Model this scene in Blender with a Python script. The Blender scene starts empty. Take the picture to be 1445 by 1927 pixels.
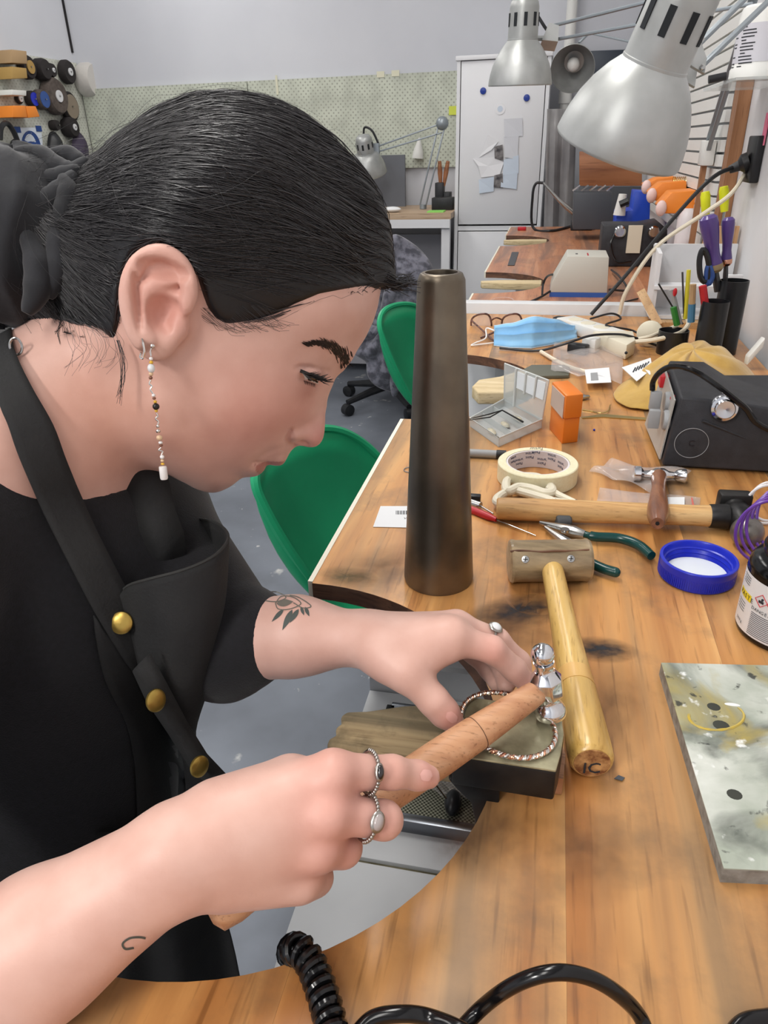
import bpy, bmesh, math, random
import numpy as np
from mathutils import Vector, Matrix, Quaternion
random.seed(7); np.random.seed(7)
SC = bpy.context.scene
COL = SC.collection
# ------------------------------------------------------------------ camera
IMG_W, IMG_H = 1445.0, 1927.0
FPX, PITCH, ROLL, YAW = 1350.0, math.radians(27), math.radians(1.7), math.radians(13)
CAM = Vector((0, 0, 1.33)); BZ = 0.95          # camera height, bench top height
fw = Vector((-math.sin(YAW)*math.cos(PITCH), math.cos(YAW)*math.cos(PITCH), -math.sin(PITCH)))
r0 = fw.cross(Vector((0, 0, 1))).normalized(); u0 = r0.cross(fw)
CR = math.cos(ROLL)*r0 - math.sin(ROLL)*u0
CU = math.cos(ROLL)*u0 + math.sin(ROLL)*r0
cd = bpy.data.cameras.new('camera'); co = bpy.data.objects.new('camera', cd); COL.objects.link(co)
M = Matrix.Identity(4)
for i in range(3):
    M[i][0], M[i][1], M[i][2], M[i][3] = CR[i], CU[i], -fw[i], CAM[i]
co.matrix_world = M
cd.sensor_fit = 'VERTICAL'; cd.sensor_height = 24.0; cd.lens = FPX/IMG_H*24.0
cd.clip_start = 0.02; cd.clip_end = 60
SC.camera = co
# ------------------------------------------------------------------ world, light, exposure
wd = bpy.data.worlds.new('world'); SC.world = wd; wd.use_nodes = True
wd.node_tree.nodes['Background'].inputs[0].default_value = (0.80, 0.88, 1.0, 1)
wd.node_tree.nodes['Background'].inputs[1].default_value = 0.35
def area(loc, sx, sy, watts, col=(1.0, 0.97, 0.93), rot=(0, 0, 0)):
    l = bpy.data.lights.new('ceiling_or_fill_lamp', 'AREA'); l.shape = 'RECTANGLE'; l.size = sx; l.size_y = sy
    l.energy = watts; l.color = col
    o = bpy.data.objects.new('ceiling_or_fill_lamp', l); o.location = loc; o.rotation_euler = rot; COL.objects.link(o)
    return o
CEIL = 3.0
LAMPS = [(-0.55, -0.75), (-1.3, -2.1), (-0.55, 1.15), (-0.55, 3.1), (-2.0, 0.2), (-2.0, 2.3), (-2.0, 4.0)]  # second one is an unseen fill lamp, added to brighten the face
for lx, ly in LAMPS:
    area((lx, ly, CEIL-0.085), 0.32, 1.25, (10.5 if ly < 0 else 19) if (lx > -1 and ly < 2) else 52 if ly < -1 else 10)
SC.view_settings.view_transform = 'Standard'; SC.view_settings.look = 'None'
SC.view_settings.exposure = 0.42; SC.view_settings.gamma = 1.0
SC.view_settings.use_curve_mapping = False
SC.cycles.max_bounces = 7; SC.cycles.diffuse_bounces = 3; SC.cycles.glossy_bounces = 3; SC.cycles.transmission_bounces = 3; SC.cycles.transparent_max_bounces = 10; SC.cycles.caustics_reflective = False; SC.cycles.caustics_refractive = False

# ------------------------------------------------------------------ pixel helpers (photo frame 1445 x 1927)
def ray(px, py): return CR*((px-IMG_W/2)/FPX) - CU*((py-IMG_H/2)/FPX) + fw
def AZ(px, py, z=BZ): d = ray(px, py); return CAM + d*((z-CAM.z)/d.z)
def AY(px, py, y): d = ray(px, py); return CAM + d*(y/d.y)
def AX(px, py, x): d = ray(px, py); return CAM + d*(x/d.x)
def AD(px, py, zc): return CAM + ray(px, py)*zc
def V(*a): return Vector(a)
# ------------------------------------------------------------------ materials
def lin(c):
    return tuple(((x/255)/12.92 if x/255 <= 0.04045 else ((x/255+0.055)/1.055)**2.4) for x in c) + (1,)
MATS = {}
def mat(name, col, rough=0.5, metal=0.0, col2=None, scale=20, bump=0.0, bscale=None, spec=0.5, trans=0.0, alpha=1.0,
        stretch=(1, 1, 1), coat=0.0, sub=0.0, emit=None, ior=1.45, lo=0.35, hi=0.65, detail=4, sheen=0.0):
    if name in MATS: return MATS[name]
    m = bpy.data.materials.new(name); m.use_nodes = True; nt = m.node_tree; b = nt.nodes['Principled BSDF']
    b.inputs['Base Color'].default_value = lin(col); b.inputs['Roughness'].default_value = rough
    b.inputs['Metallic'].default_value = metal; b.inputs['Specular IOR Level'].default_value = spec
    b.inputs['Transmission Weight'].default_value = trans; b.inputs['Alpha'].default_value = alpha
    b.inputs['Coat Weight'].default_value = coat; b.inputs['IOR'].default_value = ior
    if sheen: b.inputs['Sheen Weight'].default_value = sheen
    if sub:
        b.inputs['Subsurface Weight'].default_value = sub; b.inputs['Subsurface Radius'].default_value = (1, .35, .2); b.inputs['Subsurface Scale'].default_value = 0.006
    if emit: b.inputs['Emission Color'].default_value = lin(emit[0]); b.inputs['Emission Strength'].default_value = emit[1]
    if col2 is not None or bump:
        tc = nt.nodes.new('ShaderNodeTexCoord'); mp = nt.nodes.new('ShaderNodeMapping'); mp.inputs['Scale'].default_value = stretch
        nt.links.new(tc.outputs['Object'], mp.inputs[0])
        if col2 is not None:
            n = nt.nodes.new('ShaderNodeTexNoise'); n.inputs['Scale'].default_value = scale; n.inputs['Detail'].default_value = detail
            nt.links.new(mp.outputs[0], n.inputs[0])
            r = nt.nodes.new('ShaderNodeValToRGB'); e = r.color_ramp.elements
            e[0].position = lo; e[1].position = hi; e[0].color = lin(col); e[1].color = lin(col2)
            nt.links.new(n.outputs[0], r.inputs[0]); nt.links.new(r.outputs[0], b.inputs['Base Color'])
        if bump:
            n2 = nt.nodes.new('ShaderNodeTexNoise'); n2.inputs['Scale'].default_value = bscale or scale; n2.inputs['Detail'].default_value = 5
            nt.links.new(mp.outputs[0], n2.inputs[0])
            bp = nt.nodes.new('ShaderNodeBump'); bp.inputs['Strength'].default_value = bump; bp.inputs['Distance'].default_value = 0.002
            nt.links.new(n2.outputs[0], bp.inputs['Height']); nt.links.new(bp.outputs[0], b.inputs['Normal'])
    MATS[name] = m; return m
def wood(name, c1, c2, c3, axis=1, scale=30, rough=0.45, coat=0.0, stain_shade=None, stainscale=5, dots=True, aniso=0.06):
    """grain stretched along one object axis, with growth-band waves, dark pores and optional stains"""
    if name in MATS: return MATS[name]
    m = bpy.data.materials.new(name); m.use_nodes = True; nt = m.node_tree; b = nt.nodes['Principled BSDF']
    b.inputs['Roughness'].default_value = rough; b.inputs['Coat Weight'].default_value = coat; b.inputs['Coat Roughness'].default_value = 0.25
    N = nt.nodes.new; L = nt.links.new
    tc = N('ShaderNodeTexCoord'); mp = N('ShaderNodeMapping'); s = [1, 1, 1]; s[axis] = aniso; mp.inputs['Scale'].default_value = s
    L(tc.outputs['Object'], mp.inputs[0])
    n1 = N('ShaderNodeTexNoise'); n1.inputs['Scale'].default_value = scale; n1.inputs['Detail'].default_value = 6; n1.inputs['Distortion'].default_value = 0.8
    L(mp.outputs[0], n1.inputs[0])
    r = N('ShaderNodeValToRGB'); e = r.color_ramp.elements; e[0].position = .32; e[0].color = lin(c1); e[1].position = .68; e[1].color = lin(c3)
    x = e.new(.5); x.color = lin(c2)
    L(n1.outputs[0], r.inputs[0]); out = r.outputs[0]
    if dots:
        n2 = N('ShaderNodeTexNoise'); n2.inputs['Scale'].default_value = scale*9; n2.inputs['Detail'].default_value = 3
        L(mp.outputs[0], n2.inputs[0])
        r2 = N('ShaderNodeValToRGB'); r2.color_ramp.elements[0].position = .30; r2.color_ramp.elements[1].position = .42
        r2.color_ramp.elements[0].color = (.55, .5, .45, 1); L(n2.outputs[0], r2.inputs[0])
        mx = N('ShaderNodeMixRGB'); mx.blend_type = 'MULTIPLY'; mx.inputs[0].default_value = .8
        L(out, mx.inputs[1]); L(r2.outputs[0], mx.inputs[2]); out = mx.outputs[0]
    if stain_shade:
        n4 = N('ShaderNodeTexNoise'); n4.inputs['Scale'].default_value = scale*.55; n4.inputs['Detail'].default_value = 5; n4.inputs['Distortion'].default_value = .5
        L(mp.outputs[0], n4.inputs[0]); r4 = N('ShaderNodeValToRGB'); r4.color_ramp.elements[0].position = .48; r4.color_ramp.elements[1].position = .63; r4.color_ramp.elements[1].color = (.75, .75, .75, 1); L(n4.outputs[0], r4.inputs[0])
        mx = N('ShaderNodeMixRGB'); L(r4.outputs[0], mx.inputs[0]); L(out, mx.inputs[1]); mx.inputs[2].default_value = lin([c*1.15 for c in stain_shade]); out = mx.outputs[0]
        n3 = N('ShaderNodeTexNoise'); n3.inputs['Scale'].default_value = stainscale; n3.inputs['Detail'].default_value = 7; n3.inputs['Roughness'].default_value = .62
        L(tc.outputs['Object'], n3.inputs[0])
        r3 = N('ShaderNodeValToRGB'); r3.color_ramp.elements[0].position = .50; r3.color_ramp.elements[1].position = .74
        r3.color_ramp.elements[0].color = (0, 0, 0, 1); r3.color_ramp.elements[1].color = (.8, .8, .8, 1); L(n3.outputs[0], r3.inputs[0])
        mx = N('ShaderNodeMixRGB'); L(r3.outputs[0], mx.inputs[0]); L(out, mx.inputs[1]); mx.inputs[2].default_value = lin(stain_shade); out = mx.outputs[0]
    L(out, b.inputs['Base Color'])
    bp = N('ShaderNodeBump'); bp.inputs['Strength'].default_value = .15; bp.inputs['Distance'].default_value = .001
    L(n1.outputs[0], bp.inputs['Height']); L(bp.outputs[0], b.inputs['Normal'])
    MATS[name] = m; return m
# ------------------------------------------------------------------ mesh building
def frame(axis, hint=V(0, 0, 1)):
    z = Vector(axis).normalized()
    if abs(z.dot(hint)) > 0.98: hint = V(0, 1, 0)
    x = hint.cross(z).normalized(); y = z.cross(x)
    return x, y, z
class MB:
    def __init__(s): s.v = []; s.f = []
    def add(s, vs, fs):
        o = len(s.v); s.v += [Vector(p) for p in vs]; s.f += [tuple(i+o for i in f) for f in fs]; return s
    def box(s, c, size, X=None, Y=None, Z=None):
        X = X or V(1, 0, 0); Y = Y or V(0, 1, 0); Z = Z or V(0, 0, 1); c = Vector(c)
        p = [c + X*(size[0]/2*i) + Y*(size[1]/2*j) + Z*(size[2]/2*k) for k in (-1, 1) for j in (-1, 1) for i in (-1, 1)]
        return s.add(p, [(0, 2, 3, 1), (4, 5, 7, 6), (0, 1, 5, 4), (2, 6, 7, 3), (0, 4, 6, 2), (1, 3, 7, 5)])
    def lathe(s, base, axis, prof, n=32, hint=V(0, 0, 1), closed=False, ex=1.0):
        """prof: list of (radius, distance along axis)"""
        x, y, z = frame(axis, hint); base = Vector(base); vs = []; fs = []
        for r, h in prof:
            for i in range(n):
                a = 2*math.pi*i/n; vs.append(base + z*h + x*(r*math.cos(a)*ex) + y*(r*math.sin(a)))
        m = len(prof)
        for k in range(m-1):
            for i in range(n): fs.append((k*n+i, k*n+(i+1) % n, (k+1)*n+(i+1) % n, (k+1)*n+i))
        if closed:
            for i in range(n): fs.append(((m-1)*n+i, (m-1)*n+(i+1) % n, (i+1) % n, i))
        else:
            if prof[0][0] > 1e-6: fs.append(tuple(range(n-1, -1, -1)))
            if prof[-1][0] > 1e-6: fs.append(tuple((m-1)*n+i for i in range(n)))
        return s.add(vs, fs)
    def cyl(s, a, b, r, r2=None, n=16):
        a = Vector(a); b = Vector(b); return s.lathe(a, b-a, [(r, 0), (r if r2 is None else r2, (b-a).length)], n)
    def tube(s, pts, r, n=8, closed=False, taper=None):
        pts = [Vector(p) for p in pts]; m = len(pts); vs = []; fs = []; prev = None
        for i, p in enumerate(pts):
            t = (pts[(i+1) % m] - pts[i-1]) if closed else (pts[min(i+1, m-1)] - pts[max(i-1, 0)])
            t.normalize()
            if prev is None: x, y, _ = frame(t)
            else:
                x = prev - t*prev.dot(t)
                if x.length < 1e-6: x, y, _ = frame(t)
                x.normalize(); y = t.cross(x)
            prev = x; rr = r[i] if isinstance(r, (list, tuple)) else r
            for k in range(n):
                a = 2*math.pi*k/n; vs.append(p + x*(rr*math.cos(a)) + y*(rr*math.sin(a)))
        for i in range(m if closed else m-1):
            for k in range(n):
                j = (i+1) % m; fs.append((i*n+k, i*n+(k+1) % n, j*n+(k+1) % n, j*n+k))
        if not closed: fs.append(tuple(range(n-1, -1, -1))); fs.append(tuple((m-1)*n+k for k in range(n)))
        return s.add(vs, fs)
    def sphere(s, c, r, n=16, m=10, sc=(1, 1, 1), X=None, Y=None, Z=None):
        X = X or V(1, 0, 0); Y = Y or V(0, 1, 0); Z = Z or V(0, 0, 1); c = Vector(c); vs = [c - Z*(r*sc[2])]; fs = []
        for j in range(1, m):
            t = -math.pi/2 + math.pi*j/m
            for i in range(n):
                a = 2*math.pi*i/n
                vs.append(c + X*(r*sc[0]*math.cos(t)*math.cos(a)) + Y*(r*sc[1]*math.cos(t)*math.sin(a)) + Z*(r*sc[2]*math.sin(t)))
        vs.append(c + Z*(r*sc[2])); e = len(vs)-1
        for i in range(n):
            fs.append((0, 1+(i+1) % n, 1+i)); fs.append((e, e-n+i, e-n+(i+1) % n))
        for j in range(m-2):
            for i in range(n): a = 1+j*n; fs.append((a+i, a+(i+1) % n, a+n+(i+1) % n, a+n+i))
        return s.add(vs, fs)
    def prism(s, pts, off):
        """closed outline (3D points) swept by vector off"""
        pts = [Vector(p) for p in pts]; n = len(pts); off = Vector(off)
        return s.add(pts + [p+off for p in pts], [tuple(range(n-1, -1, -1)), tuple(range(n, 2*n))] + [(i, (i+1) % n, n+(i+1) % n, n+i) for i in range(n)])
    def grid(s, rows, thick=0.0, closed=False):
        """rows of points -> sheet"""
        a = len(rows); b = len(rows[0]); vs = [Vector(p) for r in rows for p in r]; fs = []
        for i in range(a-1):
            for j in range(b if closed else b-1): fs.append((i*b+j, i*b+(j+1) % b, (i+1)*b+(j+1) % b, (i+1)*b+j))
        return s.add(vs, fs)
    def build(s, name, m, parent=None, bevel=0.0, seg=2, smooth=35, solid=0.0, subd=0, loc=None, fixn=True, solid_off=0.0):
        me = bpy.data.meshes.new(name)
        if parent is not None: o = Vector(parent['_w'])
        elif loc is not None: o = Vector(loc)
        else:
            xs = [p.x for p in s.v]; ys = [p.y for p in s.v]; zs = [p.z for p in s.v]
            o = V((min(xs)+max(xs))/2, (min(ys)+max(ys))/2, min(zs))
        me.from_pydata([tuple(p-o) for p in s.v], [], s.f)
        if fixn:
            bm = bmesh.new(); bm.from_mesh(me); bmesh.ops.recalc_face_normals(bm, faces=bm.faces)
            if bevel: 
                es = [e for e in bm.edges if len(e.link_faces) == 2 and e.calc_face_angle(0) > 0.5]
                bmesh.ops.bevel(bm, geom=es, offset=bevel, segments=seg, affect='EDGES', profile=.5, clamp_overlap=True)
            bm.to_mesh(me); bm.free()
        ob = bpy.data.objects.new(name, me); COL.objects.link(ob)
        if parent is not None:
            ob.parent = parent; pw = parent['_w']; ob['_w'] = tuple(pw)
        else: ob.location = o; ob['_w'] = tuple(o)
        if m: me.materials.append(MATS[m] if isinstance(m, str) else m)
        if smooth:
            try: me.shade_smooth()
            except Exception: pass
            me.set_sharp_from_angle(angle=math.radians(smooth))
        if solid:
            md = ob.modifiers.new('solid', 'SOLIDIFY'); md.thickness = solid; md.offset = solid_off
        if subd:
            md = ob.modifiers.new('sub', 'SUBSURF'); md.levels = subd; md.render_levels = subd
        return ob
def tag(o, label, cat, group=None):
    o['label'] = label; o['category'] = cat
    if group: o['group'] = group
    return o
def struct(o, label=None, cat=None):
    o['kind'] = 'structure'
    if label: o['label'] = label
    if cat: o['category'] = cat
    return o
def thing(name, label, cat, loc, group=None):
    e = bpy.data.objects.new(name, None); e.empty_display_size = .02; COL.objects.link(e); e.location = loc; e['_w'] = tuple(loc)
    return tag(e, label, cat, group)
def dup(o, delta, parent=None, rotz=0.0, label=None, group=None):
    c = o.copy(); COL.objects.link(c)
    if parent is not None: c.parent = parent
    else:
        c.location = o.location + Vector(delta); c.rotation_euler.z = o.rotation_euler.z + rotz
        if label: c['label'] = label
        if group: c['group'] = group
    for ch in [x for x in o.children]: dup(ch, (0, 0, 0), c)
    return c
def bez(pts, n=12, closed=False):
    """Catmull-Rom through points"""
    P = [Vector(p) for p in pts]; m = len(P); out = []
    for i in range(m if closed else m-1):
        a = P[(i-1) % m] if (closed or i > 0) else P[0]*2-P[1]
        b = P[i]; c = P[(i+1) % m]; d = P[(i+2) % m] if (closed or i+2 < m) else P[-1]*2-P[-2]
        for k in range(n):
            t = k/n; out.append(.5*((2*b) + (c-a)*t + (2*a-5*b+4*c-d)*t*t + (3*b-a-3*c+d)*t**3))
    if not closed: out.append(P[-1])
    return out
def text(name, s, p, X, Y, h, m, parent=None, depth=0.0002, align='CENTER'):
    """flat lettering as a mesh, baseline at p, running along X, up along Y"""
    cu = bpy.data.curves.new(name, 'FONT'); cu.body = s; cu.size = h; cu.align_x = align; cu.extrude = depth; cu.resolution_u = 2
    ob = bpy.data.objects.new(name, cu); COL.objects.link(ob)
    dg = bpy.context.evaluated_depsgraph_get(); me = bpy.data.meshes.new_from_object(ob.evaluated_get(dg)); bpy.data.objects.remove(ob)
    X = Vector(X).normalized(); Y = Vector(Y); Y = (Y - X*Y.dot(X)).normalized(); Z = X.cross(Y); o = Vector(parent['_w']) if parent else V(0, 0, 0)
    T = Matrix(((X.x, Y.x, Z.x, p[0]-o.x), (X.y, Y.y, Z.y, p[1]-o.y), (X.z, Y.z, Z.z, p[2]-o.z), (0, 0, 0, 1)))
    me.transform(T); me.materials.clear(); me.materials.append(m); ob = bpy.data.objects.new(name, me); COL.objects.link(ob)
    if parent: ob.parent = parent; ob['_w'] = parent['_w']
    return ob
# ================================================================== ROOM
mat('paint_wall', (214, 216, 222), .85, col2=(205, 207, 214), scale=1.5, bump=.03, bscale=300)
mat('paint_right', (222, 222, 224), .8, col2=(212, 212, 214), scale=4)
mat('ceiling_paint', (225, 225, 225), .9)
def floor_mat():
    m = mat('concrete', (101, 106, 115), .55, col2=(122, 128, 138), scale=3, bump=.12, bscale=60); nt = m.node_tree; b = nt.nodes['Principled BSDF']
    N = nt.nodes.new; L = nt.links.new; src = b.inputs['Base Color'].links[0].from_socket
    tc = N('ShaderNodeTexCoord')
    for sc, p0, p1, c in ((5.0, .66, .70, (196, 196, 194)), (23.0, .70, .74, (190, 190, 190)), (1.3, .58, .72, (84, 88, 95))):
        n = N('ShaderNodeTexNoise'); n.inputs['Scale'].default_value = sc; n.inputs['Detail'].default_value = 6; L(tc.outputs['Object'], n.inputs[0])
        r = N('ShaderNodeValToRGB'); r.color_ramp.elements[0].position = p0; r.color_ramp.elements[1].position = p1; L(n.outputs[0], r.inputs[0])
        x = N('ShaderNodeMixRGB'); L(r.outputs[0], x.inputs[0]); L(src, x.inputs[1]); x.inputs[2].default_value = lin(c); src = x.outputs[0]
    L(src, b.inputs['Base Color'])
floor_mat()
XL, XR, YB, YF = -3.0, 0.42, 4.75, -2.6
def slab(name, lo, hi, m, label, cat):
    b = MB(); b.box([(a+c)/2 for a, c in zip(lo, hi)], [c-a for a, c in zip(lo, hi)])
    return struct(b.build(name, m), label, cat)
slab('floor', (XL-.1, YF-.1, -.1), (XR+.1, YB+.1, 0), 'concrete', 'worn blue-grey concrete floor with chipped white patches', 'floor')
slab('ceiling', (XL-.1, YF-.1, CEIL), (XR+.1, YB+.1, CEIL+.1), 'ceiling_paint', 'plain white workshop ceiling', 'ceiling')
slab('wall_back', (XL-.1, YB, 0), (XR+.1, YB+.1, CEIL), 'paint_wall', 'tall pale grey back wall behind the pegboard', 'wall')
slab('wall_left', (XL-.1, YF, 0), (XL, YB, CEIL), 'paint_wall', 'pale grey side wall behind the hanging polishing wheels', 'wall')
slab('wall_right', (XR, YF, 0), (XR+.1, YB, CEIL), 'paint_right', 'white wall along the back of the workbench', 'wall')
slab('wall_front', (XL-.1, YF-.1, 0), (XR+.1, YF, CEIL), 'paint_wall', 'plain wall behind the camera', 'wall')
# dark seam running down the corner of the walls
mat('dark_seam', (38, 36, 38), .8)
b = MB(); b.box((XL+.006, YB-.006, 2.45), (.010, .010, 1.1)); struct(b.build('trim_1', 'dark_seam'), 'dark vertical strip in the wall corner above the pegboard', 'trim')
# housings of the ceiling lights and of the added fill light
mat('lamp_housing', (235, 235, 235), .5)
for i, (lx, ly) in enumerate(LAMPS):
    b = MB(); b.box((lx, ly, CEIL-.04), (.36, 1.3, .08))
    tag(b.build('ceiling_or_fill_light', 'lamp_housing', bevel=.004), ('white ceiling light over the near end of the bench', 'added white fill light behind the camera, out of view', 'white ceiling light above the steel mandrel', 'white ceiling light above the far bench and cabinet', 'white ceiling light over the open floor behind the woman', 'white ceiling light over the office chair aisle', 'white ceiling light nearest the back pegboard')[i], 'ceiling light', 'ceiling lights of the workshop')
# ------------------------------------------------------------------ pegboards
def pegmat(name, col, hole):
    m = mat(name, col, .6); nt = m.node_tree; b = nt.nodes['Principled BSDF']; N = nt.nodes.new; L = nt.links.new
    tc = N('ShaderNodeTexCoord'); sp = N('ShaderNodeSeparateXYZ'); L(tc.outputs['Object'], sp.inputs[0])
    axes = []
    for ax in range(3):
        a = N('ShaderNodeMath'); a.operation = 'MULTIPLY'; a.inputs[1].default_value = 1/.03; L(sp.outputs[ax], a.inputs[0]); axes.append(a)
    sm = N('ShaderNodeMath'); sm.operation = 'ADD'; L(axes[0].outputs[0], sm.inputs[0]); L(axes[1].outputs[0], sm.inputs[1])
    d = []
    for k, src in ((0, sm), (1, axes[2])):
        # diagonal grid: rotate 45 degrees
        o = N('ShaderNodeMath'); o.operation = 'ADD' if k == 0 else 'SUBTRACT'; L(sm.outputs[0], o.inputs[0]); L(axes[2].outputs[0], o.inputs[1])
        f = N('ShaderNodeMath'); f.operation = 'FRACT'; L(o.outputs[0], f.inputs[0])
        q = N('ShaderNodeMath'); q.operation = 'SUBTRACT'; L(f.outputs[0], q.inputs[0]); q.inputs[1].default_value = .5
        w = N('ShaderNodeMath'); w.operation = 'POWER'; L(q.outputs[0], w.inputs[0]); w.inputs[1].default_value = 2; d.append(w)
    s = N('ShaderNodeMath'); s.operation = 'ADD'; L(d[0].outputs[0], s.inputs[0]); L(d[1].outputs[0], s.inputs[1])
    lt = N('ShaderNodeMath'); lt.operation = 'LESS_THAN'; L(s.outputs[0], lt.inputs[0]); lt.inputs[1].default_value = .05
    n = N('ShaderNodeTexNoise'); n.inputs['Scale'].default_value = 7; n.inputs['Detail'].default_value = 5; L(tc.outputs['Object'], n.inputs[0])
    r = N('ShaderNodeValToRGB'); r.color_ramp.elements[0].position = .42; r.color_ramp.elements[1].position = .75; r.color_ramp.elements[0].color = lin(col); r.color_ramp.elements[1].color = lin([c*.86 for c in col]); L(n.outputs[0], r.inputs[0])
    x = N('ShaderNodeMixRGB'); L(lt.outputs[0], x.inputs[0]); L(r.outputs[0], x.inputs[1]); x.inputs[2].default_value = lin(hole); L(x.outputs[0], b.inputs['Base Color'])
pegmat('peg_green', (206, 211, 196), (164, 168, 154)); pegmat('peg_left', (214, 216, 206), (182, 184, 172))
mat('tape_clear', (222, 220, 196), .4)
pb = thing('pegboard', 'long pale green pegboard across the back wall', 'pegboard', (-1.75, YB-.02, 1.2))
for i, (x0, x1) in enumerate(((XL+.03, -1.86), (-1.855, -.42))):
    b = MB(); b.box(((x0+x1)/2, YB-.014, 1.455), (x1-x0, .018, .49)); b.build('panel', 'peg_green', pb)
for px, py in ((521, 160), (716, 140), (744, 138)):
    b = MB(); q = AY(px, py, YB-.024); b.box((q.x, YB-.024, q.z), (.045 if px > 600 else .012, .004, .03 if px > 600 else .1)); b.build('tape_strip', 'tape_clear', pb)
mat('note_yellow', (216, 226, 90), .7)
q = AY(852, 208, YB-.03); b = MB(); b.box(q, (.045, .003, .045)); tag(b.build('sticky_note', 'note_yellow', loc=q), 'small yellow-green paper scrap on the pegboard by the cabinet', 'paper')
# ================================================================== WORKBENCH
wood('bench_wood', (168, 110, 58), (204, 147, 86), (220, 168, 106), axis=1, scale=22, rough=.36, coat=.15, stain_shade=(104, 86, 66), stainscale=9)
wood('bench_wood_far', (172, 112, 78), (192, 130, 92), (206, 148, 110), axis=1, scale=30, rough=.4, coat=.1, stain_shade=(110, 84, 72), stainscale=5)
wood('cut_edge', (74, 48, 36), (98, 66, 48), (124, 86, 62), axis=0, scale=60, rough=.7)
mat('white_melamine', (222, 224, 226), .45, col2=(208, 210, 212), scale=9)
mat('white_edge', (232, 228, 212), .6, col2=(214, 176, 128), scale=38, lo=.60, hi=.66, stretch=(1, .5, 1))
TH = 0.018
def bench_poly(y0, y1, cuts, xf=-.205, xb=.40):
    pts = [(xf, y0)]
    for cy, r in cuts:
        for k in range(41):
            a = -math.pi/2 + math.pi*k/40; pts.append((-.2 + r*math.cos(a), cy + r*math.sin(a)))
        pts[-41] = (xf, cy-r); pts[-1] = (xf, cy+r)
    pts += [(xf, y1), (xb, y1), (xb, y0)]
    return pts
def make_bench(name, label, y0, y1, cuts, seams, m, parent_loc, group=None):
    e = thing(name, label, 'workbench', parent_loc, group)
    poly = bench_poly(y0, y1, cuts); xs = [-.3] + seams + [.5]; o = Vector(parent_loc)
    for a, c in zip(xs[:-1], xs[1:]):
        bm = bmesh.new(); bm.faces.new([bm.verts.new((x, y, BZ)) for x, y in poly]); bmesh.ops.triangulate(bm, faces=bm.faces[:])
        for px, n in ((a+.00004, (-1, 0, 0)), (c-.00004, (1, 0, 0))):
            bmesh.ops.bisect_plane(bm, geom=bm.verts[:]+bm.edges[:]+bm.faces[:], plane_co=(px, 0, 0), plane_no=n, clear_outer=True)
        left = set(bm.faces)
        while left:                                   # one board for each separate piece
            st = [left.pop()]; isl = [st[0]]
            while st:
                for e2 in st.pop().edges:
                    for f in e2.link_faces:
                        if f in left: left.remove(f); st.append(f); isl.append(f)
            b2 = bmesh.new(); vm = {}
            for f in isl:
                b2.faces.new([vm.setdefault(v, None) or vm.__setitem__(v, b2.verts.new(v.co)) or vm[v] for v in f.verts])
            r = bmesh.ops.extrude_face_region(b2, geom=b2.faces[:])
            bmesh.ops.translate(b2, verts=[v for v in r['geom'] if isinstance(v, bmesh.types.BMVert)], vec=(0, 0, -TH))
            bmesh.ops.recalc_face_normals(b2, faces=b2.faces); b2.normal_update()
            for f in b2.faces: f.material_index = 1 if abs(f.normal.z) < .5 else 0
            ys_ = [v.co.y for v in b2.verts]; c0 = V((max(a, -.2)+min(c, .4))/2, (min(ys_)+max(ys_))/2, BZ)
            bmesh.ops.translate(b2, verts=b2.verts, vec=-c0)
            me = bpy.data.meshes.new('board'); b2.to_mesh(me); b2.free()
            me.materials.append(MATS[m]); me.materials.append(MATS['cut_edge'])
            ob = bpy.data.objects.new('board', me); COL.objects.link(ob); ob.parent = e; ob.location = c0-o; ob['_w'] = tuple(c0)
        bm.free()
    # chipped white edge strip along the straight front stretches
    ys = [y0] + [v for cy, r in cuts for v in (cy-r, cy+r)] + [y1]
    for a, c in zip(ys[::2], ys[1::2]):
        b = MB(); b.box((-.2075, (a+c)/2, BZ-TH/2+.0003), (.005, c-a-.004, TH+.0006)); b.build('edge_strip', 'white_edge', e)
    return e
bench1 = make_bench('workbench', 'near orange-brown plank workbench with semicircular cut-outs, the mallet lying on it', -.45, 1.835, [(.375, .19), (1.245, .20)], [-.105, .035, .16, .285], 'bench_wood', (.1, .7, 0))
bench2 = make_bench('workbench', 'far reddish plank workbench with the grey power supply on it', 1.885, 3.93, [(2.30, .19), (3.36, .19)], [-.05, .12, .27], 'bench_wood_far', (.1, 2.9, 0))
# white supports below
for e, ys in ((bench1, (-.40, .68, 1.80)), (bench2, (1.93, 2.75, 3.88))):
    for y in ys:
        b = MB(); b.box((.135 if y != .68 else .14, y, (BZ-TH)/2-.0005), (.50 if y != .68 else .535, .02, BZ-TH-.001)); b.build('leg_panel', 'white_melamine', e)
    b = MB(); b.box((.385, (ys[0]+ys[2])/2, BZ-.12), (.018, ys[2]-ys[0]-.03, .2)); b.build('rail', 'white_melamine', e)
# white upright strip between the two benches
b = MB(); b.box((.098, 1.86, .4875), (.606, .042, .975)); 
tag(b.build('divider_board', 'white_melamine', bevel=.001), 'white upright divider board between the two workbenches', 'board')
# timber batten where bench meets the wall
wood('batten', (176, 138, 92), (196, 158, 110), (208, 172, 126), axis=1, scale=30)
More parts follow.
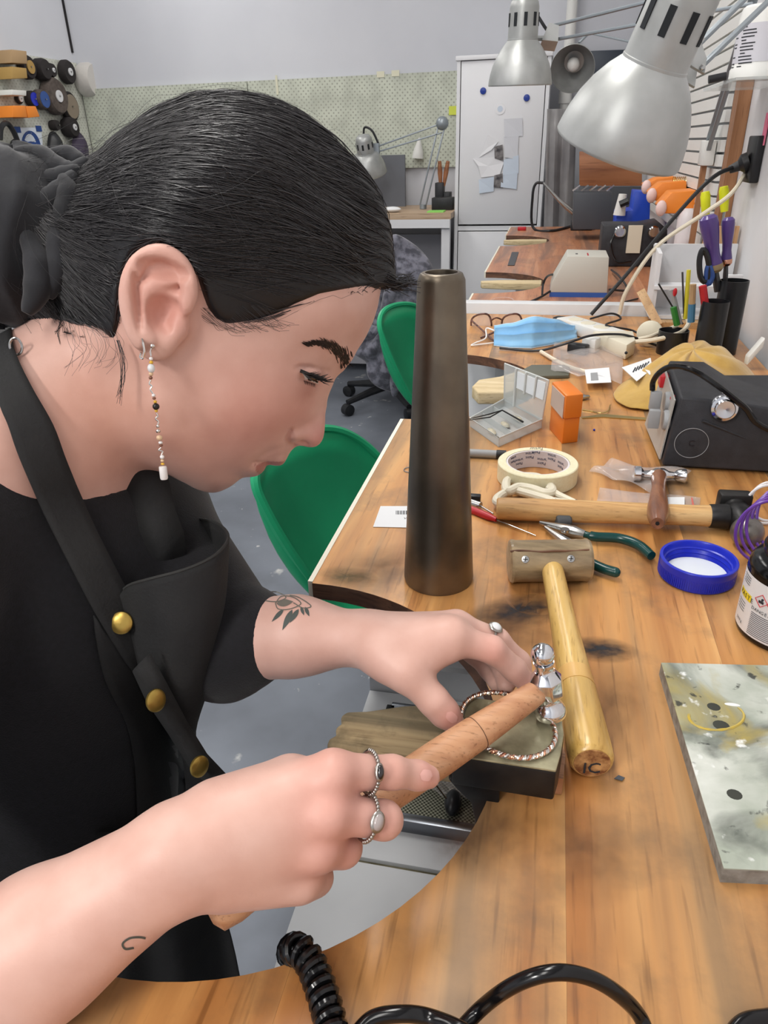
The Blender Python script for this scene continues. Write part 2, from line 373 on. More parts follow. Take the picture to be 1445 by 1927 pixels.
# pulled-out white catch tray under the near cut-out, with a wire sieve on it
mat('tray_white', (214, 217, 220), .5, col2=(196, 199, 202), scale=7, bump=.05)
mat('grime', (164, 158, 130), .8, col2=(120, 116, 92), scale=60)
ZT = .74
p0 = AZ(520, 1812, ZT); p1 = AZ(688, 1318, ZT); p2 = AZ(640, 1605, ZT)
tr = thing('catch_tray', 'white catch tray pulled out under the bench cut-out', 'tray', (.05, (p0.y+p1.y)/2, ZT-.05))
XT = (p0.x+p1.x)/2
YT = AZ(740, 1625, ZT).y; Y1 = p1.y+.02
b = MB(); b.box(((XT+.36)/2, (YT+.0)/2-.06, ZT-.009), (.36-XT, YT+.12-.008, .018)); b.build('tray_board', 'tray_white', tr, bevel=.001)
b = MB(); b.box(((XT+.36)/2, (YT+Y1)/2, ZT-.009), (.36-XT, Y1-YT-.002, .018)); b.build('tray_board', 'tray_white', tr, bevel=.001)
b = MB(); b.box(((XT+.36)/2, YT-.002, ZT-.011), (.34-XT, .010, .012)); b.build('joint', 'grime', tr)
b = MB(); b.box(((XT+.36)/2, Y1+.009, ZT-.03), (.36-XT, .016, .14)); b.build('tray_side', 'tray_white', tr)
for s_ in (-.09, .09): 
    b = MB(); b.box((.345, s_*2+.3, ZT-.028), (.03, .03, .02)); b.build('runner', 'tray_white', tr)
b = MB(); b.box((.35, .3, (ZT-.04)/2), (.03, .7, ZT-.04)); b.build('support', 'tray_white', tr)
# sieve
def meshmat():
    m = mat('wire_mesh', (120, 122, 108), .35, .6); nt = m.node_tree; b = nt.nodes['Principled BSDF']; N = nt.nodes.new; L = nt.links.new
    tc = N('ShaderNodeTexCoord'); c = N('ShaderNodeTexChecker'); c.inputs['Scale'].default_value = 480; L(tc.outputs['Object'], c.inputs[0])
    c.inputs[1].default_value = lin((176, 178, 160)); c.inputs[2].default_value = lin((74, 76, 66)); L(c.outputs[0], b.inputs['Base Color'])
meshmat(); mat('steel_bar', (120, 124, 130), .25, 1.0); mat('dark_steel', (40, 41, 43), .4, .7)
s0 = AZ(715, 1535, ZT+.012); s1 = AZ(905, 1545, ZT+.012)
sv = thing('sieve', 'flat wire mesh sieve in a dark steel frame on the white tray', 'sieve', (.0, s0.y+.07, ZT))
xa, xb_, ya, yb_ = XT+.035, .17, s0.y, s0.y+.15
b = MB(); b.box(((xa+xb_)/2, (ya+yb_)/2, ZT+.009), (xb_-xa-.016, yb_-ya-.016, .002)); b.build('mesh_sheet', 'wire_mesh', sv)
for c, sz in ((((xa+xb_)/2, ya, ZT+.008), (xb_-xa, .010, .016)), (((xa+xb_)/2, yb_, ZT+.008), (xb_-xa, .010, .016)), ((xa, (ya+yb_)/2, ZT+.008), (.010, yb_-ya, .016)), ((xb_, (ya+yb_)/2, ZT+.008), (.010, yb_-ya, .016))):
    b = MB(); b.box(c, sz); b.build('frame_bar', 'steel_bar' if sz[0] > .05 else 'dark_steel', sv, bevel=.001)
# ================================================================== TOOLS ON THE NEAR BENCH
def zc(p): return (Vector(p)-CAM).dot(fw)
def mm(px, p): return px*zc(p)/FPX
def lerp(a, b, t): return a + (b-a)*t
mat('mandrel_steel', (92, 84, 74), .37, .82, col2=(122, 111, 96), scale=14, bump=.12, bscale=90, detail=6)
mat('chrome', (222, 224, 228), .08, 1.0); mat('nickel', (176, 176, 174), .25, 1.0); mat('iron_black', (38, 38, 40), .42, .7, col2=(58, 57, 56), scale=40, bump=.1)
mat('ball_steel', (150, 146, 141), .34, .75, col2=(120, 116, 111), scale=60); mat('black_plastic', (26, 27, 30), .42, col2=(34, 35, 38), scale=30); mat('black_gloss', (14, 14, 16), .16)
mat('white_plastic', (226, 226, 222), .4); mat('cream_plastic', (226, 219, 198), .42); mat('blue_plastic', (34, 48, 186), .28); mat('white_foam', (226, 232, 236), .6)
mat('orange_plastic', (232, 128, 40), .38); mat('grey_plastic', (156, 158, 160), .45); mat('red_plastic', (190, 36, 46), .35); mat('green_dip', (12, 62, 60), .22)
mat('paper', (232, 234, 236), .75); mat('ink', (40, 42, 48), .8); mat('silver_wire', (224, 220, 214), .22, 1.0); mat('copper_wire', (214, 158, 132), .25, 1.0); mat('brass', (206, 182, 116), .28, 1.0)
def clearmat(name, col, a, rough=.12):
    m = mat(name, col, rough, spec=.8); b = m.node_tree.nodes['Principled BSDF']; b.inputs['Alpha'].default_value = a; return m
clearmat('clear_plastic', (214, 220, 220), .46); clearmat('film', (232, 226, 224), .22, .08)
wood('beech', (176, 122, 88), (196, 146, 108), (208, 162, 126), axis=0, scale=70, rough=.5)
wood('handle_pale', (184, 140, 88), (206, 164, 108), (220, 184, 130), axis=0, scale=80, rough=.45)
wood('handle_brown', (96, 56, 36), (124, 76, 50), (146, 94, 62), axis=1, scale=90, rough=.35, coat=.3)
# --- bracelet mandrel
q = AZ(825, 1087); r1 = mm(64.5, q); top = AY(836, 512, q.y); h = top.z-BZ; r2 = mm(45.5, q+V(0, 0, h))
md = thing('bracelet_mandrel', 'tall tapered dark steel mandrel standing on the bench edge', 'mandrel', q)
b = MB(); b.lathe(q, V(0, 0, 1), [(r1*.97, 0), (r1, .004), (r2, h-.006), (r2-.0022, h-.001), (r2-.004, h), (r2*.68, h), (r2*.66, h-.002), (r2*.62, h-.05), (0, h-.05)], 64); b.build('body', 'mandrel_steel', md, smooth=40)
# --- rawhide mallet
mat('rawhide', (164, 144, 112), .34, col2=(112, 96, 72), scale=90, bump=.25, bscale=220, detail=8, coat=.25, stretch=(.25, 1, 1)); mat('rawhide_end', (168, 146, 112), .6, col2=(132, 110, 82), scale=60)
wood('handle_yellow', (176, 136, 66), (212, 174, 100), (226, 192, 122), axis=1, scale=75, rough=.32, coat=.3)
mat('cork_end', (120, 72, 38), .8, col2=(198, 152, 98), scale=160, bump=.5, bscale=220)
RH = .0205; a0 = AZ(957, 1056, BZ+RH); a1 = AZ(1109, 1054, BZ+RH); ml = thing('rawhide_mallet', 'rawhide mallet with a long yellow wooden handle lying on the bench', 'mallet', AZ(1035, 1090))
ax = (a1-a0); L_ = ax.length
b = MB(); b.lathe(a0, ax, [(0, 0), (RH*.80, 0), (RH*.98, .001), (RH*1.04, .003), (RH*.99, .007), (RH*.99, L_-.007), (RH*1.03, L_-.003), (RH*.97, L_-.0005), (RH*.8, L_), (0, L_)], 40); b.build('head', 'rawhide', ml)
b = MB(); b.tube([a0 + ax*t + (CAM-a0).normalized()*0 + V(0, -.55, .83)*(RH*1.0) + V(0, .0009*math.sin(t*9), .0006*math.sin(t*14)) for t in np.linspace(.02, .97, 24)], .0011, 5); b.build('seam', 'cut_edge', ml)
hs = lerp(a0, a1, .52); he = AZ(1114, 1436, BZ+.0152); d = he-hs; hl = d.length
prof = [(.0098, .0), (.0102, .03), (.0104, hl*.25), (.0112, hl*.42), (.0124, hl*.58), (.0130, hl*.645), (.0128, hl*.655)]
prof2 = [(.0130, hl*.655), (.0135, hl*.70), (.0138, hl*.72)]
b = MB(); b.lathe(hs, d, prof, 28); b.build('handle', 'handle_yellow', ml)
wood('handle_band', (196, 150, 84), (220, 178, 108), (232, 196, 128), axis=1, scale=50, rough=.35, dots=False)
b = MB(); b.lathe(hs, d, prof2, 28); b.build('handle_band', 'handle_band', ml)
b = MB(); b.lathe(hs, d, [(.0134, hl*.72), (.0138, hl*.725), (.0146, hl*.86), (.0151, hl*.96), (.0148, hl*.985), (.0136, hl*.996), (.0124, hl)], 32); b.build('grip', 'handle_yellow', ml)
b = MB(); b.lathe(hs, d, [(.0122, hl*.998), (.0118, hl*1.002), (0, hl*1.002)], 28); b.build('end_grain', 'cork_end', ml)
dn = d.normalized(); ex, ey, _ = frame(dn); ep = hs + d*1.0035
text('end_mark', 'IC', ep - V(0, 0, .008), ax.normalized(), V(0, 0, 1), .013, MATS['ink'], ml)
for px in (992, 1077):
    c = AZ(px, 1072, BZ+RH*.9); n = V(0, -.82, .57)
    t_ = (c-a0).dot(ax.normalized()); p = a0 + ax.normalized()*t_ + n*(RH*.985)
    b = MB(); b.lathe(p, n, [(.0038, 0), (.0034, .0009), (0, .0012)], 20); s_ = b.build('screw', 'nickel', ml)
    x_, y_, _ = frame(n); b = MB(); b.box(p+n*.0013, (.0042, .0007, .0004), x_, y_, n); b.box(p+n*.0013, (.0007, .0042, .0004), x_, y_, n); b.build('cross_slot', 'iron_black', s_)
# --- masking tape
TW = .0235; q = AZ(1012, 869, BZ+TW); q.z = BZ; R_ = mm(74.5, q+V(0, 0, TW)); RI = R_*.795
mat('tape_cream', (232, 224, 188), .55, col2=(238, 232, 200), scale=300); mat('tape_core', (226, 220, 222), .7)
tp = thing('masking_tape', 'roll of cream masking tape lying flat beside the scissors', 'tape roll', q)
b = MB(); b.lathe(q, V(0, 0, 1), [(RI, 0), (R_-.001, 0), (R_, .001), (R_, TW-.001), (R_-.001, TW), (RI, TW)], 64, closed=True); b.build('tape', 'tape_cream', tp)
b = MB(); b.lathe(q, V(0, 0, 1), [(RI-.0025, .0004), (RI-.0004, .0004), (RI-.0004, TW-.0006), (RI-.0025, TW-.0006)], 64, closed=True); b.build('core', 'tape_core', tp)
mat('ink_blue', (52, 66, 104), .8)
for k, (deg, hh) in enumerate(((62, .012), (82, .004), (107, .012), (130, .005), (148, .011), (38, .006), (95, .019))):
    a = math.radians(deg); n = V(math.cos(a), math.sin(a), 0); p = q + n*(RI-.0030) + V(0, 0, hh+.004); X = V(-math.sin(a), math.cos(a), 0)
    text('print', 'Paint\nPartner', p, X, V(0, 0, -1), .0055, MATS['ink_blue'], tp, depth=.00005)
# --- scissors (cream handles), under the big hammer
def strip_path(pts, w, t, z):
    return pts
sc = thing('scissors', 'cream-handled scissors tucked under the big hammer handle', 'scissors', AZ(990, 935))
zs = BZ+.012
def loop(pxs, z, r, name, par, m='cream_plastic', sq=None, closed=True):
    b = MB(); b.tube(bez([AZ(x, y, z) for x, y in pxs], 6, closed), r, 10, closed); return b.build(name, m, par)
loop([(955, 925), (953, 908), (966, 899), (985, 897), (1012, 899), (1032, 912), (1039, 925), (1025, 928), (1000, 920), (975, 917)], zs, .0056, 'handle', sc)
loop([(934, 944), (942, 932), (965, 923), (985, 927), (1010, 934), (1040, 944), (1030, 955), (990, 955), (955, 952)], zs-.002, .0050, 'handle', sc)
b = MB(); b.tube([AZ(1030, 918, zs), AZ(1052, 932, zs-.002), AZ(1082, 944, zs-.004)], [.004, .0042, .0028], 10); b.build('shank', 'cream_plastic', sc)
b = MB(); b.tube([AZ(1000, 931, zs-.003), AZ(1040, 942, zs-.003), AZ(1078, 946, zs-.005)], [.004, .0042, .0028], 10); b.build('shank', 'cream_plastic', sc)
b = MB(); p0 = AZ(1074, 944, BZ+.004); p1 = AZ(1180, 975, BZ+.004); x_ = (p1-p0).normalized(); b.prism([p0+V(0, .007, 0), p1, p0-V(0, .007, 0)], V(0, 0, .002)); b.build('blade', 'nickel', sc)
# --- big ball pein hammer
bh = thing('ball_pein_hammer', 'big ball pein hammer with a black head and long pale wooden handle', 'hammer', AZ(1150, 975))
h0 = AZ(934, 957, BZ+.0145); h1 = AZ(1368, 972, BZ+.0165); d = h1-h0; hl = d.length
b = MB(); b.lathe(h0, d, [(0, 0), (.0105, 0), (.0122, .0015), (.0128, .01), (.0126, hl*.35), (.0118, hl*.62), (.0112, hl*.86), (.0118, hl*.93)], 28, ex=1.0); b.build('handle', 'handle_pale', bh)
b = MB(); b.lathe(h0, d, [(.0122, hl*.925), (.0128, hl*.93), (.0138, hl*1.0)], 24); b.build('collar', 'iron_black', bh)
e0 = AZ(1382, 952, BZ+.018); e1 = AZ(1411, 1008, BZ+.0160); hx = (V(e1.x, e1.y, 0)-V(e0.x, e0.y, 0)).normalized()
c = h1 + d.normalized()*.012
b = MB(); b.lathe(c - hx*.034, hx, [(.0, 0), (.0145, 0), (.016, .002), (.016, .013), (.0125, .018), (.0125, .024), (.0148, .029), (.0148, .041), (.0125, .046), (.010, .052), (.0095, .056)], 28); hd = b.build('head', 'iron_black', bh)
b = MB(); b.box(c - hx*.026, (.034, .017, .034), V(-hx.y, hx.x, 0), hx, V(0, 0, 1)); b.build('striking_face', 'iron_black', bh, bevel=.003)
b = MB(); rb = mm(30, e1); cb = c + hx*.0335; cb.z = BZ+rb; b.sphere(cb, rb, 32, 20); b.build('ball', 'ball_steel', bh)
# --- small chasing hammer with turned handle, lying across the big one's handle
ch = thing('small_hammer', 'small hammer with turned brown handle and bright steel head', 'hammer', AZ(1240, 910))
k0 = AZ(1240, 893, BZ+.012); k1 = AZ(1237, 985, BZ+.038); d = k1-k0; hl = d.length
b = MB(); b.lathe(k0, d, [(.004, -.006), (.006, 0), (.0085, .006), (.009, .014), (.0075, hl*.3), (.0088, hl*.5), (.0108, hl*.72), (.0108, hl*.84), (.0088, hl*.93), (.0070, hl*.985), (.0060, hl)], 28); b.build('handle', 'handle_brown', ch)
b = MB(); b.lathe(k0, d, [(.002, hl-.002), (.002, hl+.0005), (0, hl+.0005)], 12); b.build('end_hole', 'iron_black', ch)
ha = AZ(1192, 891, BZ+.010); hb = AZ(1290, 896, BZ+.010); d = hb-ha; hl = d.length
b = MB(); b.lathe(ha, d, [(0, 0), (.0088, 0), (.0098, .001), (.0098, .008), (.0085, .009), (.0045, .012), (.0052, .020), (.0085, hl*.42), (.0085, hl*.58), (.0052, hl-.020), (.0042, hl-.014), (.007, hl-.010), (.0092, hl-.001), (.0085, hl), (0, hl)], 24); b.build('head', 'chrome', ch)
# --- pliers with green handles, behind the mallet head
pl = thing('pliers', 'green-handled pliers behind the mallet head', 'pliers', AZ(1120, 1040))
zz = BZ+.0075
b = MB(); b.tube(bez([AZ(x, y, zz) for x, y in ((1098, 1005), (1120, 1010), (1165, 1013), (1200, 1025), (1226, 1046))], 6), [.0036]*4+[.0052]*19+[.0050, .0048], 12); b.build('handle', 'green_dip', pl)
b = MB(); b.tube(bez([AZ(x, y, zz) for x, y in ((1085, 1040), (1110, 1058), (1135, 1070), (1158, 1077))], 6), .0050, 12); b.sphere(AZ(1158, 1077, zz), .005, 12, 8); b.build('handle', 'green_dip', pl)
b = MB(); p0 = AZ(1016, 983, zz); p1 = AZ(1100, 1006, zz); b.tube([p0, lerp(p0, p1, .4), lerp(p0, p1, .75), p1], [.0022, .0048, .0066, .0042], 10); b.build('jaw', 'nickel', pl)
b = MB(); p0 = AZ(1026, 992, zz-.001); p1 = AZ(1090, 1038, zz); b.tube([p0, lerp(p0, p1, .4), lerp(p0, p1, .7), p1], [.002, .0042, .0060, .0042], 10); b.build('jaw', 'nickel', pl)
c = AZ(1063, 1000, zz+.004); b = MB(); b.lathe(c, V(0, 0, 1), [(.0045, 0), (.0045, .003), (0, .003)], 20); b.build('rivet', 'nickel', pl)
c = AZ(1062, 987, BZ+.006); b = MB(); b.lathe(c+V(-.009, 0, .003), V(1, .3, 0), [(0, 0), (.0055, .0), (.007, .002), (.007, .014), (.0055, .016), (0, .016)], 18); tag(b.build('rubber_knob', 'grey_plastic'), 'dark grey rubber stub lying on the pliers jaw', 'knob')
MATS['rubber'] = mat('rubber', (74, 76, 78), .7); bpy.data.objects['rubber_knob'].data.materials[0] = MATS['rubber']
# --- red-handled scriber + small silver driver and black cap, right of the mandrel
rs = thing('scriber', 'red-handled scriber pointing away from the mandrel', 'scriber', AZ(915, 970))
p0 = AZ(884, 958, BZ+.004); p1 = AZ(934, 978, BZ+.004); p2 = AZ(1008, 1008, BZ+.0015)
b = MB(); b.tube([p0, lerp(p0, p1, .7), p1], [.0042, .0044, .0026], 12); b.build('handle', 'red_plastic', rs)
b = MB(); b.tube([p1, p2], [.0009, .0005], 8); b.build('needle', 'nickel', rs)
sd = thing('screwdriver', 'tiny silver screwdriver beside the red scriber', 'screwdriver', AZ(900, 950))
p0 = AZ(886, 946, BZ+.005); p1 = AZ(904, 952, BZ+.005); p2 = AZ(928, 967, BZ+.0035); b = MB(); b.tube([p0, p1], .0045, 14); b.build('handle', 'nickel', sd)
b = MB(); b.tube([p1, p2], .0011, 8); b.build('shaft', 'nickel', sd)
p0 = AZ(880, 936, BZ+.005); p1 = AZ(904, 939, BZ+.005); b = MB(); b.box((p0+p1)/2, ((p1-p0).length, .009, .009)); tag(b.build('small_clip', 'black_plastic', bevel=.001), 'small black plastic cap beside the mandrel', 'cap')
# --- marker
mk = thing('marker_pen', 'grey marker with a black cap behind the tape roll', 'marker', AZ(905, 855))
p0 = AZ(876, 852, BZ+.006); p1 = AZ(934, 855, BZ+.006); p2 = AZ(952, 856, BZ+.006)
b = MB(); b.tube([p0, p1], .0055, 16); b.build('barrel', 'grey_plastic', mk); b = MB(); b.tube([p1, p2], .0062, 16); b.build('cap', 'black_plastic', mk)
# --- blue lid
LH = .021; q = AZ(1315.5, 1049, BZ+LH); q.z = BZ; R_ = mm(69.5, q+V(0, 0, LH))
bl = thing('jar_lid', 'blue screw lid lying open side up', 'lid', q)
b = MB(); b.lathe(q, V(0, 0, 1), [(0, 0), (R_*.93, 0), (R_*.97, .0015), (R_*.985, .012), (R_, LH*.72), (R_, LH-.0006), (R_-.0006, LH), (R_-.0028, LH), (R_-.0034, LH-.001), (R_-.0042, LH*.72), (R_-.0056, LH*.68), (R_-.0045, LH*.6), (R_-.006, LH*.45), (R_-.005, LH*.38), (R_-.007, .0035), (0, .0035)], 72); b.build('cap', 'blue_plastic', bl)
b = MB()
for k in range(110):
    a = 2*math.pi*k/110; n = V(math.cos(a), math.sin(a), 0); b.box(q+n*(R_*.985)+V(0, 0, .0082), (.0009, .0009, .0105), n, V(-n.y, n.x, 0))
o = b.build('ridges', 'blue_plastic', bl, smooth=0); o['kind'] = 'stuff'
b = MB(); b.lathe(q, V(0, 0, 1), [(0, .0036), (R_-.0075, .0036), (R_-.0075, .0050), (0, .0050)], 48); b.build('liner', 'white_foam', bl)
# --- paste jar
q = AZ(1474, 1188); jr = .0385
jar = thing('paste_jar', 'open black paste jar with a white warning label', 'jar', q)
b = MB(); b.lathe(q, V(0, 0, 1), [(0, 0), (jr*.95, 0), (jr, .003), (jr, .062), (jr*.985, .066), (jr*.9, .071), (jr*.80, .0735), (jr*.76, .0745), (jr*.76, .078), (jr*.79, .0785), (jr*.79, .0815), (jr*.755, .082), (jr*.755, .090), (jr*.72, .091), (jr*.68, .091), (jr*.68, .07), (0, .07)], 64); b.build('body', 'black_gloss', jar, smooth=30)
mat('paste_white', (222, 224, 228), .5, bump=.4, bscale=200); mat('paste_grey', (150, 152, 158), .5)
b = MB(); b.lathe(q, V(0, 0, 1), [(0, .084), (jr*.55, .0845), (jr*.66, .088), (jr*.665, .0905), (jr*.735, .0918), (jr*.70, .0925), (jr*.62, .0895), (jr*.5, .0865), (0, .0858)], 48); b.build('paste', 'paste_white', jar)
mat('label_white', (224, 226, 230), .4)
def onjar(deg, z, r=jr+.0004):
    a = math.radians(deg); return q + V(math.cos(a)*r, math.sin(a)*r, z), V(-math.sin(a), math.cos(a), 0)
rows = [[onjar(d_, z)[0] for d_ in range(150, 331, 6)] for z in (.006, .058)]
b = MB(); b.grid(rows); b.build('label', 'label_white', jar)
mat('label_yellow', (238, 214, 40), .5); mat('label_red', (206, 62, 66), .5)
def jar_text(s, deg, z, h_, m, nm='print'):
    for i, chh in enumerate(s):
        dd = deg + i*math.degrees(h_*.72/jr); p, X = onjar(dd, z, jr+.0008); text(nm, chh, p, X, V(0, 0, 1), h_, MATS[m], jar, depth=.00003)
DA = 200
rows = [[onjar(d_, z, jr+.0006)[0] for d_ in range(DA-26, DA+3, 4)] for z in (.0345, .0410)]; b = MB(); b.grid(rows); b.build('label_band', 'label_yellow', jar)
jar_text('PASTE', DA-21, .0357, .0058, 'ink'); jar_text('DANGER', DA+8, .0315, .0042, 'ink')
jar_text('200g', DA-18, .0115, .0036, 'ink')
for i, dd in enumerate((DA+17, DA+33)):
    p, X = onjar(dd, .0430, jr+.0007); o = X.cross(V(0, 0, 1)); w = .0058
    b = MB(); b.tube([p+X*w, p+V(0, 0, w), p-X*w, p-V(0, 0, w)], .0004, 5, True); b.build('hazard_diamond', 'label_red', jar)
    b = MB(); b.box(p-V(0, 0, .0012), (.0045, .0004, .0022), X, o); b.sphere(p+V(0, 0, .0014)+X*.0008, .0011, 8, 6); b.build('hazard_mark', 'ink', jar)
b = MB()
for k in range(13):
    z = .0285 - k*.0017
    b.add([onjar(d_, z+dz, jr+.0007)[0] for dz in (0, .0006) for d_ in range(DA+7, DA+60, 6)], [(i, i+1, 9+i+1, 9+i) for i in range(8)])
for k in range(8):
    z = .0545 - k*.0022 if k < 4 else .030 - (k-4)*.0026
    b.add([onjar(d_, z+dz, jr+.0007)[0] for dz in (0, .0006) for d_ in range(DA-24, DA+0, 6)], [(i, i+1, 4+i+1, 4+i) for i in range(3)])
o = b.build('fine_print', 'ink', jar, fixn=False); o['kind'] = 'stuff'
# --- soldering board
def tilemat():
    m = mat('solder_board', (224, 226, 218), .8, bump=.15, bscale=120); nt = m.node_tree; b = nt.nodes['Principled BSDF']; N = nt.nodes.new; L = nt.links.new
    tc = N('ShaderNodeTexCoord'); base = None
    rgb = N('ShaderNodeRGB'); rgb.outputs[0].default_value = lin((216, 219, 212)); src = rgb.outputs[0]
    for sc_, p0, p1, c, f, dist in ((9, .36, .54, (152, 160, 146), .9, 0.4), (14, .47, .63, (98, 103, 96), .9, 1.2), (17, .53, .66, (172, 154, 80), .8, .8), (75, .62, .68, (52, 54, 52), .9, .3), (55, .64, .70, (236, 238, 236), .9, 0)):
        n = N('ShaderNodeTexNoise'); n.inputs['Scale'].default_value = sc_; n.inputs['Detail'].default_value = 7; n.inputs['Distortion'].default_value = dist; L(tc.outputs['Object'], n.inputs[0])
        r = N('ShaderNodeValToRGB'); r.color_ramp.elements[0].position = p0; r.color_ramp.elements[1].position = p1; r.color_ramp.elements[1].color = (f, f, f, 1); L(n.outputs[0], r.inputs[0])
        x = N('ShaderNodeMixRGB'); L(r.outputs[0], x.inputs[0]); L(src, x.inputs[1]); x.inputs[2].default_value = lin(c); src = x.outputs[0]
    L(src, b.inputs['Base Color'])
tilemat(); mat('board_edge', (150, 148, 142), .9, col2=(120, 116, 110), scale=120, bump=.5)
zt = BZ+.012; A_ = AZ(1244, 1247, zt); C_ = AZ(1362, 1634, zt); B_ = A_ + (AZ(1445, 1252, zt)-A_).normalized()*.17; D_ = C_ + (B_-A_)
sb = thing('soldering_board', 'scorched and stained white soldering board at the right edge', 'soldering board', (A_+D_)/2-V(0, 0, .012))
b = MB(); b.prism([A_+V(0, 0, -.0008), B_+V(0, 0, -.0008), D_+V(0, 0, -.0008), C_+V(0, 0, -.0008)], V(0, 0, -.0112)); b.build('core', 'board_edge', sb)
b = MB(); b.prism([A_, B_, D_, C_], V(0, 0, -.0009)); b.build('face', 'solder_board', sb)
mat('flux_yellow', (204, 176, 70), .5, col2=(170, 160, 110), scale=90)
def ringmark(cx, cy, rx, ry, w, m, nm, a0=0, a1=360):
    pts = [AZ(cx+rx*math.cos(math.radians(a)), cy+ry*math.sin(math.radians(a)), zt+.0002) for a in range(a0, a1, 12)]
    b = MB(); b.tube(pts, [w*(.6+.4*abs(math.sin(i*1.7))) for i in range(len(pts))], 5, a1-a0 == 360); b.build(nm, m, sb)
ringmark(1348, 1348, 52, 26, .0011, 'flux_yellow', 'flux_ring', -40, 200)
mat('burn', (58, 60, 54), .85)
for cx, cy, rx, ry in ((1343, 1330, 12, 7), (1357, 1365, 15, 8), (1382, 1495, 14, 9)):
    b = MB(); c = AZ(cx, cy, zt); b.sphere(c, mm(rx, c), 14, 6, (1, .9, .06)); b.build('burn_spot', 'burn', sb)
mat('solder_white', (236, 238, 238), .4); b = MB(); c = AZ(1378, 1326, zt); b.sphere(c, .0055, 12, 6, (1, .3, .16)); b.build('solder_chip', 'solder_white', sb)
# --- steel T stake with the bangle on it
mat('stake_top', (182, 176, 144), .36, .3, col2=(126, 120, 96), scale=45, bump=.25, bscale=130, detail=7)
st = thing('stake_anvil', 'worn steel T stake anvil with a black body at the cut-out', 'anvil', AZ(960, 1400, BZ+.012)); zt = BZ+.040
tp_ = [AZ(x, y, zt) for x, y in ((850, 1421), (1047, 1451), (1056, 1420), (1062, 1380), (1058, 1352), (1030, 1330), (880, 1310))]
b = MB(); b.prism([p-V(0, 0, .0015) for p in tp_], V(0, 0, -.024)); b.build('body', 'iron_black', st, bevel=.0015)
cen = sum(tp_, V(0, 0, 0))/len(tp_); b = MB(); b.prism([lerp(cen, p, .985) for p in tp_], V(0, 0, -.002)); b.build('working_face', 'stake_top', st, bevel=.0008)
s0 = AZ(868, 1478, BZ+.014); sk = V(-.024, cen.y-.012, 0)
b = MB(); wdt = .030
prof = [(-.040, .0145), (-.034, .006), (-.0245, -.004), (-.0215, -.02), (-.0225, -.16), (-.0080, -.16), (-.0065, .0145)]
y0 = tp_[0].y+.004
b.prism([V(x, y0, BZ+z) for x, z in prof], V(0, .026, 0)); b.build('shank', 'iron_black', st, bevel=.001)
mat('chalk_mark', (196, 196, 176), .8); c = V(-.0118, y0-.0006, BZ-.006); 
for dz in (0, .0036): b = MB(); b.tube([c+V(math.cos(a)*.0015, 0, dz+math.sin(a)*.0018) for a in np.linspace(0, 6.28, 13)[:-1]], .00035, 5, True); b.build('stamped_number', 'chalk_mark', st)
wood('shim_wood', (168, 116, 84), (186, 134, 98), (200, 150, 116), axis=0, scale=60)
b = MB(); p = [AZ(x, y, BZ+.0145) for x, y in ((938, 1452), (1060, 1466), (1064, 1420), (1040, 1340), (985, 1330))]; b.prism([V(max(v.x, -.004), v.y, v.z) for v in p], V(0, 0, -.014)); tag(b.build('wood_shim', 'shim_wood'), 'thin wooden shim under the steel anvil block', 'shim')
# bench pin (rough wooden tongue) reaching into the cut-out
def make_pin(name, label, pts, z, th, m, grp):
    e = thing(name, label, 'bench pin', V(pts[0].x, pts[0].y, z-th), grp); n = len(pts); b = MB()
    b.prism(pts, V(0, 0, -th)); b.build('tongue', m, e, bevel=.003, seg=3); return e
wood('pin_wood', (134, 112, 82), (182, 160, 122), (204, 184, 146), axis=0, scale=50, rough=.8, stain_shade=(78, 72, 56), stainscale=30)
zp = BZ+.008
pts = [AZ(x, y, zp) for x, y in ((850, 1436), (760, 1424), (700, 1418), (640, 1414), (614, 1402), (618, 1388), (634, 1380), (630, 1368), (644, 1358), (640, 1346), (652, 1337), (690, 1336), (760, 1326), (852, 1322))]
pts = pts + [V(pts[-1].x+.012, pts[-1].y, zp), V(pts[0].x+.012, pts[0].y, zp)]
make_pin('bench_pin', 'rough chewed wooden bench pin beneath the hands', pts, zp, .020, 'pin_wood', None)
wood('pin_pale', (186, 164, 124), (206, 186, 146), (220, 202, 166), axis=0, scale=50, rough=.8)
p = [AZ(x, y, BZ+.003) for x, y in ((888, 726), (900, 714), (940, 708), (985, 694), (1010, 700), (1005, 722), (950, 738), (900, 738))]
make_pin('bench_pin', 'pale rounded bench pin in the second cut-out behind the mandrel', p, BZ+.003, .022, 'pin_pale', None)
for (yy, lab) in ((2.30, 'pale pointed bench pin beyond the white divider, near the power supply'), (3.36, 'pale bench pin in the farthest cut-out by the cabinet')):
    p = [V(-.02, yy-.03, BZ+.002), V(-.13, yy-.028, BZ+.002), V(-.20, yy-.012, BZ+.002), V(-.205, yy+.008, BZ+.002), V(-.14, yy+.03, BZ+.002), V(-.02, yy+.035, BZ+.002)]
    make_pin('bench_pin', lab, p, BZ+.002, .02, 'pin_pale', None)
# bangle of twisted wire
bg = thing('twisted_bangle', 'twisted silver and copper wire bangle resting on the anvil', 'bangle', AZ(953, 1362, zt)); c = AZ(954, 1361, zt+.0028); 
ex_ = AZ(1041, 1366, zt+.0028)-c; ey_ = AZ(935, 1303, zt+.0028)-c
for k, m in enumerate(('silver_wire', 'copper_wire', 'silver_wire')):
    pts = []; n = 300
    for i in range(n):
        a = 2*math.pi*i/n; rad = (ex_*math.cos(a) + ey_*math.sin(a)); rn = rad.normalized(); w = 34*a + k*2*math.pi/3
        pts.append(c + rad + rn*(.00095*math.cos(w)) + V(0, 0, .00095*math.sin(w)))
    b = MB(); b.tube(pts, .00090, 6, True); b.build('strand', m, bg)
